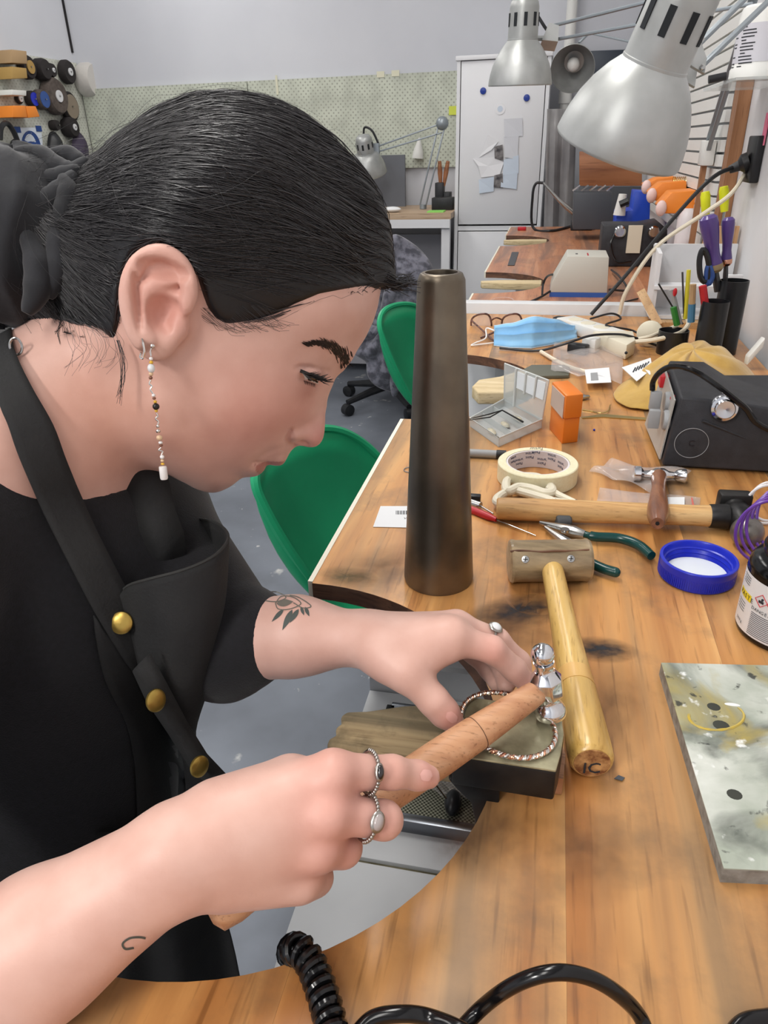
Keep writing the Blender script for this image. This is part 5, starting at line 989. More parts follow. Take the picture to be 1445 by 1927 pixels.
# desk lamp on the far desk
l4 = thing('desk_lamp', 'silver lamp on folded arms in front of the far pegboard', 'lamp', D_(798, 392, 4.4)); yl = 4.4
C = D_(694, 326, yl); lamp_head(l4, C, D_(684, 262, yl-.06)-C, .105, dome=1.05, neck=.9)
p1, p2, p3 = D_(712, 275, yl), D_(832, 232, yl), D_(796, 385, yl)
for dz in (0, .045): bars(l4, p1-V(0, 0, dz*.6), p2-V(0, 0, dz), .014)
for dx in (-.018, .018): bars(l4, p2+V(dx, 0, 0), p3+V(dx, 0, 0), .014)
b = MB(); b.sphere(p2, .035, 12, 8); b.build('elbow', 'arm_grey', l4); b = MB(); b.cyl(p3, V(p3.x, yl, zd+.002), .02, n=12); b.build('clamp', 'arm_grey', l4)
b = MB(); b.tube(bez([D_(684, 258, yl), D_(686, 240, yl), D_(700, 246, yl), D_(712, 270, yl)], 6), .006, 8); b.build('flex', 'black_plastic', l4)
b = MB(); b.box((p1.x-.02, yl, p1.z-.02), (.05, .03, .07)); b.build('bracket', 'arm_grey', l4)
b = MB(); c = D_(786, 298, 4.695); b.lathe(c, V(.1, 0, 1), [(.035, 0), (.03, .04), (.012, .09), (.006, .11)], 20); e = tag(b.build('cone_lamp', 'white_plastic'), 'small white cone hanging on the far pegboard', 'shade')
b = MB(); c = D_(738, 388, 4.2); b.sphere(c+V(0, 0, .0), .05, 12, 8, (1, .7, .3)); o = b.build('crumpled_paper', 'paper'); o.location.z = zd+.0; tag(o, 'crumpled white paper on the far desk', 'paper')
# --- green tub chairs
mat('chair_green', (34, 160, 110), .34, col2=(28, 148, 100), scale=6)
rim = [AZ(x, y, z) for x, y, z in ((760, 1190, .45), (700, 1178, .455), (640, 1150, .49), (596, 1105, .56), (548, 1040, .65), (505, 968, .735), (480, 905, .80), (500, 850, .835), (560, 815, .84), (625, 808, .82), (680, 832, .77), (730, 880, .70), (790, 950, .58), (850, 1020, .48), (860, 1070, .46))]
rim = bez(rim, 5); seat = sum(rim, V(0, 0, 0))/len(rim); seat = V(rim[0].x*.35+rim[-1].x*.35+seat.x*.30, seat.y, .44)
gc = thing('tub_chair', 'near green moulded plastic chair tucked behind the bench corner', 'chair', V(seat.x, seat.y, 0))
rows = []
for k in range(15):
    s = k/14; row = []
    for p in rim:
        e1 = s**1.5; f_ = (1-s)**2.0; row.append(V(p.x+(seat.x-p.x)*e1, p.y+(seat.y-p.y)*e1, .44+(p.z-.44)*f_))
    rows.append(row)
b = MB(); b.grid(rows); b.build('shell', 'chair_green', gc, solid=.012, smooth=60)
b = MB(); b.tube([p for p in rim], .0095, 8); b.build('rim', 'chair_green', gc)
mat('chair_leg', (40, 41, 44), .4, .5)
for sx in (-.02, .26):
    for sy in (-.17, .17): b = MB(); b.tube([V(seat.x+sx*.8, seat.y+sy*.7, .43), V(seat.x+sx*1.2, seat.y+sy*1.0, .004)], .013, 10); b.build('leg', 'chair_leg', gc)
d = AZ(714, 612, .80)-AZ(480, 905, .80)
dup(gc, V(d.x, d.y, 0), label='far green moulded plastic chair behind the mandrel')
# --- office chair with a grey fleece over it
oc_ = thing('office_chair', 'black swivel office chair behind the woman', 'chair', AZ(735, 760, 0)); c = oc_.location
for k in range(5):
    a = 2*math.pi*k/5+2.75; n = V(math.cos(a), math.sin(a), 0); b = MB(); b.tube([c+V(0, 0, .12), c+n*.15+V(0, 0, .10), c+n*.30+V(0, 0, .075)], [.03, .022, .016], 8); lg = b.build('leg', 'black_plastic', oc_)
    b = MB(); p = c+n*.30; b.lathe(p+V(-n.y, n.x, 0)*-.025+V(0, 0, .033), V(-n.y, n.x, 0), [(.02, 0), (.032, .004), (.032, .046), (.02, .05)], 16); b.build('caster', 'black_plastic', lg)
b = MB(); b.cyl(c+V(0, 0, .1), c+V(0, 0, .45), .028, n=16); b.build('column', 'black_plastic', oc_)
b = MB(); b.box(c+V(0, 0, .48), (.46, .46, .07)); b.build('seat', 'black_plastic', oc_, bevel=.025, seg=3)
b = MB(); b.box(c+V(-.22, -.02, .80), (.05, .42, .46)); b.build('backrest', 'black_plastic', oc_, bevel=.02, seg=3); b = MB(); b.box(c+V(-.20, 0, .55), (.03, .06, .16)); b.build('back_bar', 'black_plastic', oc_)
mat('fleece', (112, 112, 124), .95, col2=(62, 62, 72), scale=34, bump=.6, bscale=60, sheen=.4, lo=.4, hi=.58)
fl_ = [((690, 470), 2.9), ((760, 440), 2.9), ((812, 520), 2.9), ((800, 640), 2.8), ((760, 735), 2.75), ((728, 740), 2.75), ((690, 690), 2.75), ((650, 640), 2.8), ((660, 540), 2.9)]
P = [D_(x, y, yy) for (x, y), yy in fl_]; cen = sum(P, V(0, 0, 0))/len(P); ring_ = bez(P, 6, True); rows = []
for k in range(9):
    s = 1-k/8; rows.append([lerp(cen, p, s)+V(.02*math.sin(i*.7)*s, -.07*(1-s*s)+.02*math.sin(i*.9+k), 0) for i, p in enumerate(ring_)])
b = MB(); b.grid(rows, closed=True); tag(b.build('fleece_jacket', 'fleece', solid=.025, smooth=80, subd=1), 'grey speckled fleece draped over the office chair', 'jacket')
# --- pegboard of polishing wheels on the left wall
XW = XL+.022; W_ = lambda x, y, d=0.0: AX(x, y, XW+d)
yA_, yB_ = 2.9, YB-.01; zT = W_(60, 105).z; lb = thing('pegboard', 'pegboard of polishing wheels on the left wall', 'pegboard', V(XW, 3.9, .9))
b = MB(); b.box((XL+.011, (yA_+yB_)/2, (zT+.85)/2), (.02, yB_-yA_, zT-.85)); b.build('panel', 'peg_left', lb)
mat('wheel_black', (44, 40, 40), .85, bump=.4, bscale=120); mat('wheel_brown', (98, 88, 82), .9, bump=.4, bscale=120, col2=(74, 66, 62), scale=40); mat('wheel_tan', (142, 130, 114), .9); mat('fluff', (206, 202, 196), .95, bump=.9, bscale=40, sheen=.5); mat('gold_hub', (178, 144, 82), .6); mat('white_hub', (220, 220, 222), .6)
def wheel(px, py, ry, th, m, hub, lab, d0=.0, face=None, hubr=.32):
    c = W_(px, py, .003); r = mm(ry, c); e = thing('polishing_wheel', lab, 'polishing wheel', c-V(0, 0, r)); base = V(XW+.001+d0, c.y, c.z)
    b = MB(); b.lathe(base, V(1, 0, 0), [(0, 0), (r*.85, 0), (r, th*.25), (r, th*.75), (r*.88, th), (0, th)], 32); b.build('disc', m, e)
    if face: b = MB(); b.lathe(base+V(th, 0, 0), V(1, 0, 0), [(r*.8, -.002), (r*.8, .003), (0, .003)], 28); b.build('face', face, e)
    if hub: b = MB(); b.lathe(base+V(th, 0, 0), V(1, 0, 0), [(r*hubr, -.002), (r*hubr, .006), (r*.1, .007), (0, .003)], 24); b.build('hub', hub, e)
    b = MB(); b.cyl((XL+.02, c.y, c.z), (XW+d0+th+.012, c.y, c.z), .004, n=8); b.build('peg', 'nickel', e)
wheel(43, 127, 20, .05, 'wheel_black', 'gold_hub', 'black polishing wheel with a gold centre', hubr=.55); wheel(68, 131, 18, .07, 'wheel_black', None, 'plain black polishing wheel beside the gold-centred one'); wheel(84, 133, 12, .06, 'wheel_black', 'white_hub', 'small black polishing wheel with a grey centre')
wheel(119, 136, 20, .05, 'wheel_black', 'white_hub', 'dark polishing wheel left of the white fluffy mop'); wheel(154, 152, 29, .10, 'fluff', None, 'fluffy white polishing mop at the wall corner')
wheel(92, 182, 31, .07, 'wheel_brown', 'white_hub', 'largest brown polishing wheel with a white centre'); wheel(54, 187, 14, .04, 'wheel_black', None, 'small polishing wheel with a bright blue face', face='blue_plastic'); wheel(68, 188, 17, .06, 'wheel_brown', None, 'polishing wheel with a dull blue face', face='blue_handle')
wheel(33, 186, 9, .02, 'wheel_black', 'white_hub', 'tiny black wheel left of the blue ones', hubr=.6); wheel(125, 201, 25, .04, 'wheel_black', None, 'black-rimmed wheel with a grey tan face', face='wheel_tan'); wheel(122, 240, 17, .07, 'wheel_black', 'white_hub', 'lowest dark wheel with a silver centre')
wheel(96, 236, 9, .05, 'wheel_black', None, 'small dark wheel beside the hanging goggles')
for k, (pts, m, lab) in enumerate(((((-6, 200), (18, 200), (22, 222), (-6, 222)), 'bin_orange', 'left orange bin on the left wall'), (((19, 201), (38, 201), (46, 221), (24, 223)), 'bin_orange', 'right orange bin on the left wall'), (((-8, 95), (20, 98), (22, 122), (-8, 120)), 'tan_wood', 'brown paper packet at the left edge'), (((-8, 127), (20, 130), (22, 149), (-8, 150)), 'gold_hub', 'tan cardboard box at the left edge'), (((-8, 170), (20, 172), (20, 182), (-8, 180)), 'white_plastic', 'small white box at the left edge'))):
    P = [W_(x, y, .001) for x, y in pts]; b = MB(); b.prism(P, V(.10, 0, 0)); tag(b.build('wall_bin' if k < 2 else 'wall_box', m, bevel=.003), lab, 'bin' if k < 2 else 'box')
sg = thing('safety_sign', 'white safety sign showing a blue masked head with goggles', 'sign', W_(55, 300)); mat('sign_blue', (34, 70, 140), .5); mat('sign_white', (224, 232, 242), .5)
b = MB(); b.prism([W_(x, y, .012) for x, y in ((31, 240), (76, 240), (82, 300), (84, 330), (44, 330))], V(.004, 0, 0)); b.build('plate', 'sign_white', sg)
for x, y in ((33, 244), (73, 242)): b = MB(); c = W_(x, y, .018); b.box(c, (.003, .05, .03)); b.build('corner_tab', 'sign_blue', sg)
def ell(cx, cy, rx, ry, d, sk=.12, n=28, a0=0, a1=6.283): return [W_(cx+rx*math.cos(a)+sk*ry*math.sin(a), cy+ry*math.sin(a), d) for a in np.linspace(a0, a1, n+1)[:-1]]
b = MB(); b.prism(ell(59, 278, 18, 32, .017), V(.002, 0, 0)); b.build('blue_disc', 'sign_blue', sg)
b = MB(); b.prism(ell(58, 280, 12, 28, .020), V(.002, 0, 0)); b.build('head_shape', 'sign_white', sg)
b = MB(); b.prism([W_(x, y, .024) for x, y in ((46, 264), (52, 267), (58, 266), (68, 268), (68, 275), (62, 275), (56, 277), (49, 275))], V(.002, 0, 0)); b.build('goggles_shape', 'sign_blue', sg)
b = MB(); b.prism([W_(x, y, .024) for x, y in ((52, 286), (58, 280), (66, 286), (69, 300), (48, 300))], V(.002, 0, 0)); b.build('mask_shape', 'sign_blue', sg)
for cx in (52, 64): b = MB(); b.prism(ell(cx, 284, 4.5, 6, .028), V(.002, 0, 0)); b.build('filter_shape', 'sign_white', sg)
gg = thing('goggles', 'black ear defenders hanging on the left wall', 'ear defenders', W_(20, 270)); b = MB(); b.tube(bez([W_(x, y, .06) for x, y in ((0, 262), (2, 240), (12, 232), (24, 245), (34, 268), (38, 285))], 6), .014, 8); b.build('band', 'black_plastic', gg)
b = MB(); b.sphere(W_(33, 280, .06), .05, 14, 10, (.8, .8, 1)); b.build('cup', 'black_plastic', gg); b = MB(); b.tube([W_(43, 296, .06), W_(46, 275, .06)], .008, 8); b.build('red_line', 'red_plastic', gg)
for px, lab, m in ((100, 'black goggles hanging left of the lowest wheel', 'black_plastic'), (146, 'dark purple leather glove hanging at the corner', 'purple_glove')):
    mat('purple_glove', (66, 58, 76), .8)
    P = [W_(px-10, 262, .03), W_(px-4, 250, .03), W_(px+6, 256, .03), W_(px+14, 285, .03), W_(px+12, 310, .03), W_(px-10, 312, .03)]
    rows = []; cen = sum(P, V(0, 0, 0))/len(P); rg = bez(P, 5, True)
    b = MB(); b.grid([[lerp(cen, p, s)+V(.05*(1-s*s), 0, 0) for p in rg] for s in (1, .8, .55, .3, .01)], closed=True); tag(b.build('wall_glove' if m != 'black_plastic' else 'hanging_goggles', m, solid=.02, smooth=80), lab, 'glove' if m != 'black_plastic' else 'goggles')
# ================================================================== CABLES AT THE BOTTOM OF THE FRAME
cc = thing('coiled_cable', 'thick black coiled cable hanging over the bench edge', 'cable', AZ(600, 1860)); base = bez([AZ(552, 1800, BZ-.05), AZ(548, 1792, BZ-.012), AZ(556, 1786, BZ+.007), AZ(572, 1794, BZ+.0105), AZ(591, 1826, BZ+.0105), AZ(606, 1868, BZ+.0105), AZ(618, 1910, BZ+.0105), AZ(626, 1960, BZ+.0105), AZ(630, 2040, BZ+.0105)], 30)
L = [0]
for i in range(1, len(base)): L.append(L[-1]+(base[i]-base[i-1]).length)
tot = L[-1]; pitch = .0052; N_ = int(tot/pitch*14); pts = []; rc = .0062
for k in range(N_+1):
    s = tot*k/N_; i = max(j for j in range(len(L)) if L[j] <= s+1e-9); i = min(i, len(base)-2); t = (s-L[i])/(L[i+1]-L[i]+1e-9); p = lerp(base[i], base[i+1], t); tg = (base[i+1]-base[i]).normalized()
    x = V(0.2, .3, .93); x = (x-tg*x.dot(tg)).normalized(); y = tg.cross(x); a = 2*math.pi*s/pitch; pts.append(p+x*(rc*math.cos(a))+y*(rc*math.sin(a)))
b = MB(); b.tube(pts, .00225, 8); b.build('coil', 'black_gloss', cc)
b = MB(); b.tube(bez([AZ(860, 1945, BZ+.006), AZ(905, 1898, BZ+.012), AZ(955, 1860, BZ+.030), AZ(1010, 1836, BZ+.040), AZ(1065, 1830, BZ+.042), AZ(1120, 1844, BZ+.036), AZ(1170, 1876, BZ+.024), AZ(1205, 1915, BZ+.010), AZ(1225, 1970, BZ+.005)], 10), .0036, 12); tag(b.build('power_cable', 'black_gloss'), 'black cord arching up off the bench at the bottom', 'cable')
b = MB(); b.tube(bez([AZ(660, 1960, BZ+.006), AZ(700, 1918, BZ+.012), AZ(755, 1908, BZ+.014), AZ(810, 1915, BZ+.012), AZ(880, 1945, BZ+.016), AZ(930, 1990, BZ+.005)], 10), .0038, 12); tag(b.build('power_cable', 'black_gloss'), 'black cord low along the bottom edge beside the coiled cable', 'cable')
b = MB(); b.tube(bez([AZ(1370, 1960, BZ+.005), AZ(1400, 1926, BZ+.006), AZ(1450, 1916, BZ+.006), AZ(1500, 1912, BZ+.005)], 8), .0042, 12); tag(b.build('power_cable', 'black_gloss'), 'black cord in the lower right corner', 'cable')
# ------------------------------------------------------------------ stains and a painted shadow on the near bench, bits in the tray
def stain_shade_mat(name, col, a):
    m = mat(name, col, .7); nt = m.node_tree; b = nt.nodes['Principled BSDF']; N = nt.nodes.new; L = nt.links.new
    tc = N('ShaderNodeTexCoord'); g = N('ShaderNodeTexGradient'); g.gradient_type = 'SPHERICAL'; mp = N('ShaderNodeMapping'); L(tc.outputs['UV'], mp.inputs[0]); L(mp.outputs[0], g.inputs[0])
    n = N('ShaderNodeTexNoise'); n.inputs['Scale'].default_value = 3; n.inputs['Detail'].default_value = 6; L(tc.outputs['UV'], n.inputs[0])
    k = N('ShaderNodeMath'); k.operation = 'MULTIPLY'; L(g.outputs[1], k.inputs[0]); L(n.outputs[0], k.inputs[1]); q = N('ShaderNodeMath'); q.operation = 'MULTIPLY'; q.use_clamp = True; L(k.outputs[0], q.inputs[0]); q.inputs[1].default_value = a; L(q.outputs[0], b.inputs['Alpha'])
stain_shade_mat('stain_black', (34, 36, 42), 2.0); stain_shade_mat('stain_shade_brown', (96, 68, 48), .8); stain_shade_mat('stain_olive', (96, 92, 64), 1.3)
def stain_shade(cx, cy, rx, ry, m, ang=0):
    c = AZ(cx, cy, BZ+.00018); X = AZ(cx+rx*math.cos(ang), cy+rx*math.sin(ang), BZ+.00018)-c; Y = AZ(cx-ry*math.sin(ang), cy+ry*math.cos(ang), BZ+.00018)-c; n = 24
    b = MB(); vs = [c]+[c+X*math.cos(t)+Y*math.sin(t) for t in np.linspace(0, 6.283, n+1)[:-1]]; b.add(vs, [(0, 1+(i+1) % n, 1+i) for i in range(n)]); o = b.build('stain_shade', m, bench1, fixn=False); uv = o.data.uv_layers.new(name='UVMap')
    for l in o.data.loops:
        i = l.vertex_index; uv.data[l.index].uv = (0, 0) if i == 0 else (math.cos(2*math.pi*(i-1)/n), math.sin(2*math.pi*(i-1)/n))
stain_shade(975, 1150, 95, 36, 'stain_black', -.1); stain_shade(1130, 1222, 75, 26, 'stain_black', .1); stain_shade(1010, 1118, 60, 40, 'stain_shade_brown'); stain_shade(720, 1068, 120, 50, 'stain_shade_brown', -.2); stain_shade(655, 1085, 60, 22, 'stain_olive', .1); stain_shade(960, 1190, 130, 60, 'stain_shade_brown', .1); stain_shade(860, 1560+30, 60, 60, 'stain_shade_brown'); stain_shade(1090, 1600, 140, 110, 'stain_shade_brown', .4); stain_shade(940, 1560, 90, 120, 'stain_shade_brown', .3); stain_shade(1150, 1330, 90, 120, 'stain_shade_brown'); stain_shade(1230, 900, 120, 40, 'stain_shade_brown')  # brown patch below the anvil paints its shadow into the colour; others are stains
bg2 = sheet(((790, 1490), (800, 1445), (900, 1450), (895, 1520)), ZT+.012, 'film', 'needle_bag', 'crumpled clear bag on the sieve under the anvil', 'plastic bag', amp=.02)
b = MB(); b.tube([AZ(815, 1470, ZT+.036), AZ(840, 1503, ZT+.036)], .0008, 6); tag(b.build('needle', 'chrome'), 'thin steel needle lying on the clear bag', 'needle')
b = MB(); c = AZ(852, 1510, ZT+.02); b.sphere(c, .012, 14, 8, (.7, 1.2, .8)); tag(b.build('black_lump', 'black_plastic'), 'small black lump beside the needle on the sieve', 'lump')
# ================================================================== THE WOMAN (signed-distance modelling, surface nets)
def npv(p): return np.array([p[0], p[1], p[2]], dtype=np.float64)
class Prim:
    """round cone between a (radius ra) and b (radius rb)"""
    def __init__(s, a, b, ra, rb):
        s.a, s.b, s.ra, s.rb = npv(a), npv(b), ra, rb; s.c = (s.a+s.b)/2; s.R = np.linalg.norm(s.b-s.a)/2+max(ra, rb)
    def ev(s, P):
        ba = (s.b-s.a); ba32 = ba.astype(P.dtype); pa = P-s.a.astype(P.dtype); t = np.clip((pa@ba32)/float(ba@ba), 0, 1)
        q = pa-t[:, None]*ba32; return np.sqrt(np.einsum('ij,ij->i', q, q))-(s.ra+(s.rb-s.ra)*t)
class Ell:
    def __init__(s, c, r, X, Y, Z): s.c = npv(c); s.r = np.array(r); s.M = np.array([npv(X), npv(Y), npv(Z)]).T; s.R = max(r)
    def ev(s, P):
        q = (P-s.c)@s.M; k0 = np.linalg.norm(q/s.r, axis=1); k1 = np.linalg.norm(q/(s.r**2), axis=1); return k0*(k0-1)/np.maximum(k1, 1e-9)
class Fn:
    def __init__(s, f, c, R): s.f = f; s.c = npv(c); s.R = R
    def ev(s, P): return s.f(P)
def smin(a, b, k):
    if k <= 0: return np.minimum(a, b)
    if b.min() > a.max()+k: return a
    h = np.maximum(k-np.abs(a-b), 0)/k; return np.minimum(a, b)-h*h*k*.25
class Node:
    """op 'u' smooth union / 's' smooth subtract of children in order"""
    def __init__(s, items): s.items = items     # (child, op, k)
    def ev(s, P, c, rad):
        if getattr(s, 'P', None) is P: return s.r
        d = np.full(len(P), .5, P.dtype)
        for ch, op, k in s.items:
            if isinstance(ch, Node): e = ch.ev(P, c, rad)
            else:
                if np.linalg.norm(ch.c-c)-ch.R > rad+.03: continue
                e = ch.ev(P)
            d = smin(d, e, k) if op == 'u' else -smin(-d, e, k)
        s.P, s.r = P, d
        return d
def surface_nets(node, lo, hi, h, blk=16):
    lo = np.array(lo); n = np.ceil((np.array(hi)-lo)/(h*blk)).astype(int); off = np.stack(np.meshgrid(*[np.arange(blk+1)]*3, indexing='ij'), -1).reshape(-1, 3)
    cells = []; rad = h*blk*.87; VAL = {}
    keys = []; pos = []; E = []
    cidx = np.stack(np.meshgrid(*[np.arange(2)]*3, indexing='ij'), -1).reshape(-1, 3)
    centers = [(i, j, k) for i in range(n[0]) for j in range(n[1]) for k in range(n[2])]
    C = lo+(np.array(centers)+.5)*h*blk
    dc = np.concatenate([node.ev(C[i:i+20000], C[i:i+20000].mean(0), 9.0) for i in range(0, len(C), 20000)])
    K, Pn, Q = [], [], []; off27 = np.stack(np.meshgrid(*[np.array([0, blk//2, blk])]*3, indexing='ij'), -1).reshape(-1, 3)
    S = n*blk+2; st = np.array([S[1]*S[2], S[2], 1], dtype=np.int64)
    edges = [(a, b) for a in range(8) for b in range(a+1, 8) if np.abs(cidx[a]-cidx[b]).sum() == 1]
    for bi in np.nonzero(np.abs(dc) < rad*1.5+.010)[0]:
        ijk = np.array(centers[bi])*blk; q27 = (lo+(ijk+off27)*h).astype(np.float32)
        if np.abs(node.ev(q27, C[bi], rad)).min() > 6.93*h*blk/16*1.3: continue
        P = (lo+(ijk+off)*h).astype(np.float32)
        d = node.ev(P, C[bi], rad).reshape(blk+1, blk+1, blk+1)
        if d.min() > 0 or d.max() < 0: continue
        g = np.stack([d[a:a+blk, b:b+blk, c:c+blk] for a, b, c in cidx], -1)
        ins = g < 0; m = ins.any(-1) & ~ins.all(-1)
        if not m.any(): continue
        loc = np.argwhere(m); gv = g[m]; acc = np.zeros((len(loc), 3)); cnt = np.zeros(len(loc))
        for a, b in edges:
            va, vb = gv[:, a], gv[:, b]; cr = (va < 0) != (vb < 0); t = np.where(cr, va/(va-vb+1e-12), 0)
            acc += np.where(cr[:, None], cidx[a]+(cidx[b]-cidx[a])*t[:, None], 0); cnt += cr
        K.append((loc+ijk)@st); Pn.append(lo+(loc+ijk+acc/cnt[:, None])*h)
        for ax in range(3):
            e1 = [0, 0, 0]; e1[ax] = 1; s0 = d[:blk, :blk, :blk] < 0
            s1 = d[e1[0]:blk+e1[0], e1[1]:blk+e1[1], e1[2]:blk+e1[2]] < 0; cr = np.argwhere(s0 != s1)
            if len(cr): Q.append((cr+ijk, ax, s0[cr[:, 0], cr[:, 1], cr[:, 2]]))
    K = np.concatenate(K); Pn = np.concatenate(Pn); o = np.argsort(K); K = K[o]; Pn = Pn[o]; F = []
    for base, ax, s in Q:
        u = np.zeros(3, int); v = np.zeros(3, int); u[(ax+1) % 3] = 1; v[(ax+2) % 3] = 1
        q = np.stack([(base-u-v)@st, (base-v)@st, base@st, (base-u)@st], -1); q = np.where(s[:, None], q, q[:, ::-1])
        ix = np.searchsorted(K, q); ix = np.minimum(ix, len(K)-1); ok = (K[ix] == q).all(1); F.append(ix[ok])
    return Pn, np.concatenate(F)
def np_mesh(name, P, F, m, parent, smooth=True):
    me = bpy.data.meshes.new(name); o = np.array(parent['_w']) if parent is not None else np.zeros(3)
    me.vertices.add(len(P)); me.vertices.foreach_set('co', (P-o).astype(np.float32).ravel()); k = F.shape[1]
    me.loops.add(F.size); me.loops.foreach_set('vertex_index', F.astype(np.int32).ravel()); me.polygons.add(len(F)); me.polygons.foreach_set('loop_start', np.arange(0, F.size, k, dtype=np.int32))
    try: me.polygons.foreach_set('loop_total', np.full(len(F), k, dtype=np.int32))
    except Exception: pass
    me.update(calc_edges=True); me.validate()
    if smooth: me.shade_smooth()
    ob = bpy.data.objects.new(name, me); COL.objects.link(ob); me.materials.append(MATS[m])
    if parent is not None: ob.parent = parent; ob['_w'] = parent['_w']
    return ob
# ---------------------------------------------------------------- head frame: sagittal plane facing the viewer squarely
HO = AD(430, 560, .50); HN = (CAM-HO).normalized(); HU = (CR-HN*CR.dot(HN)).normalized(); HV = HN.cross(HU)
HOn, HNn, HUn, HVn = npv(HO), npv(HN), npv(HU), npv(HV)
def HP(px, py, w=0.0):                     # pixel -> point on the plane w metres towards the viewer
    d = ray(px, py); t = ((HO+HN*w)-CAM).dot(HN)/d.dot(HN); return CAM+d*t
def huv(px, py, w_mm=0.0): p = HP(px, py, w_mm/1000)-HO; return (p.dot(HU)*1000, p.dot(HV)*1000)
def tps(ctrl, lam=0.0):
    X = np.array([c[:2] for c in ctrl], float); y = np.array([c[2] for c in ctrl], float); n = len(X)
    def phi(r2): return .5*r2*np.log(np.maximum(r2, 1e-6))
    r2 = ((X[:, None]-X[None])**2).sum(-1); A = np.zeros((n+3, n+3)); A[:n, :n] = phi(r2)+np.eye(n)*lam; A[:n, n] = 1; A[:n, n+1:] = X; A[n, :n] = 1; A[n+1:, :n] = X.T
    w = np.linalg.solve(A, np.concatenate([y, [0, 0, 0]]))
    def f(U, Vv):
        out = np.full(U.shape, w[n])+w[n+1]*U+w[n+2]*Vv
        for i in range(n): out += w[i]*phi((U-X[i, 0])**2+(Vv-X[i, 1])**2)
        return out
    return f
PROFILE = [(717, 535), (713, 560), (706, 590), (695, 618), (681, 645), (664, 675), (646, 699), (630, 713), (621, 735), (616, 765), (612, 790), (610, 814), (605, 830), (594, 840), (578, 841), (562, 838), (550, 845), (541, 858), (536, 869), (528, 876), (515, 876), (501, 874), (500, 882), (492, 890), (478, 896), (460, 898), (445, 906), (425, 919), (402, 926), (378, 922), (350, 908), (320, 893), (280, 880)]
CRAN = [(714, 500), (705, 455), (688, 410), (660, 362), (615, 305), (555, 252), (480, 216), (400, 212), (330, 228), (260, 272), (200, 332), (165, 400), (150, 470), (150, 540), (160, 610), (180, 680), (205, 760), (235, 830)]
INNER = [(690, 590, 26), (668, 590, 42), (620, 600, 54), (560, 612, 61), (490, 632, 65), (655, 645, 24), (632, 655, 38), (590, 652, 49), (640, 690, 12), (622, 690, 27), (603, 700, 36), (586, 706, 41), (570, 702, 45), (545, 690, 52),
 (624, 728, 7), (613, 735, 15), (600, 735, 24), (580, 745, 33), (560, 745, 42), (525, 740, 53), (470, 735, 62), (410, 715, 67), (606, 765, 8), (596, 775, 14), (580, 780, 23), (555, 785, 33), (520, 790, 45), (600, 800, 9.5), (602, 820, 8.5), (588, 825, 12), (572, 818, 16.5), (556, 822, 17.5), (547, 832, 16), (540, 820, 24), (575, 798, 16),
 (530, 840, 22), (538, 862, 7), (528, 860, 13), (510, 852, 21), (495, 850, 27), (515, 872, 8), (497, 868, 17), (482, 868, 23), (493, 882, 8.5), (483, 886, 15), (470, 884, 22), (455, 880, 28), (455, 893, 12), (435, 905, 16), (410, 912, 20), (425, 890, 29), (400, 890, 34), (470, 850, 38), (430, 850, 46), (375, 890, 36), (350, 870, 44), (470, 800, 54), (400, 790, 62), (350, 800, 62), (310, 820, 60), (330, 700, 70), (290, 760, 66),
 (300, 620, 72), (430, 400, 75), (330, 400, 76), (300, 500, 76), (430, 520, 72), (550, 460, 66), (620, 440, 54), (660, 470, 42), (690, 500, 26), (250, 400, 66), (220, 500, 62), (380, 300, 62), (500, 300, 58), (600, 360, 42), (225, 640, 60), (250, 740, 56)]
def outline_ctrl(pts, off=9.0, val=-190.0, closed=True):
    out = []; n = len(pts); uv = [huv(*p) for p in pts]; cx = sum(u for u, _ in uv)/n; cy = sum(v for _, v in uv)/n
    for i, (u, v) in enumerate(uv):
        out.append((u, v, 0.0)); a = uv[(i-1) % n]; b = uv[(i+1) % n]; tx, ty = b[0]-a[0], b[1]-a[1]; L = math.hypot(tx, ty)
        nx, ny = ty/L, -tx/L
        if i % 2 == 0 or off > 10: out.append((u+nx*off, v+ny*off, val))
    return out
loopF = CRAN[::-1]+PROFILE               # clockwise as seen: back, crown, then down the face
A2 = 0
uvl = [huv(*p) for p in loopF]; A2 = sum(uvl[i][0]*uvl[(i+1) % len(uvl)][1]-uvl[(i+1) % len(uvl)][0]*uvl[i][1] for i in range(len(uvl)))
if A2 < 0: loopF = loopF[::-1]
ctrl = outline_ctrl(loopF, 8.0, -150.0) + [huv(x, y, w)+(w*w,) for x, y, w in INNER]
fH = tps(ctrl, 6.0)
GN, G0, GS = 500, -150.0, .6              # lookup grid, mm
ax1 = G0+np.arange(GN)*GS; GU, GV = np.meshgrid(ax1, ax1, indexing='ij')
def grid_eval(f): return f(GU, GV)
GH = grid_eval(fH)
def px_bump(x, y, w, sx, sy, amp, ang=0.0):
    u, v = huv(x, y, w); c, s = math.cos(ang), math.sin(ang); a = (GU-u)*c+(GV-v)*s; b = -(GU-u)*s+(GV-v)*c; return amp*np.exp(-(a/sx)**2-(b/sy)**2)
def px_line(pts, w, sig, amp):
    uv = [huv(x, y, w) for x, y in pts]; D = np.full(GU.shape, 1e9)
    for (a, b), (c, d) in zip(uv[:-1], uv[1:]):
        L2 = (c-a)**2+(d-b)**2; t = np.clip(((GU-a)*(c-a)+(GV-b)*(d-b))/L2, 0, 1); D = np.minimum(D, (GU-a-t*(c-a))**2+(GV-b-t*(d-b))**2)
    return amp*np.exp(-D/(sig*sig))
HH = np.sqrt(np.maximum(GH, 0.0)); dH = np.zeros_like(HH)
dH += px_line([(476, 869), (492, 872), (508, 876)], 20, 1.3, -2.6)            # mouth line
dH += px_line([(545, 806), (538, 822), (545, 837), (556, 842)], 17, 1.9, -5.0)  # wing crease
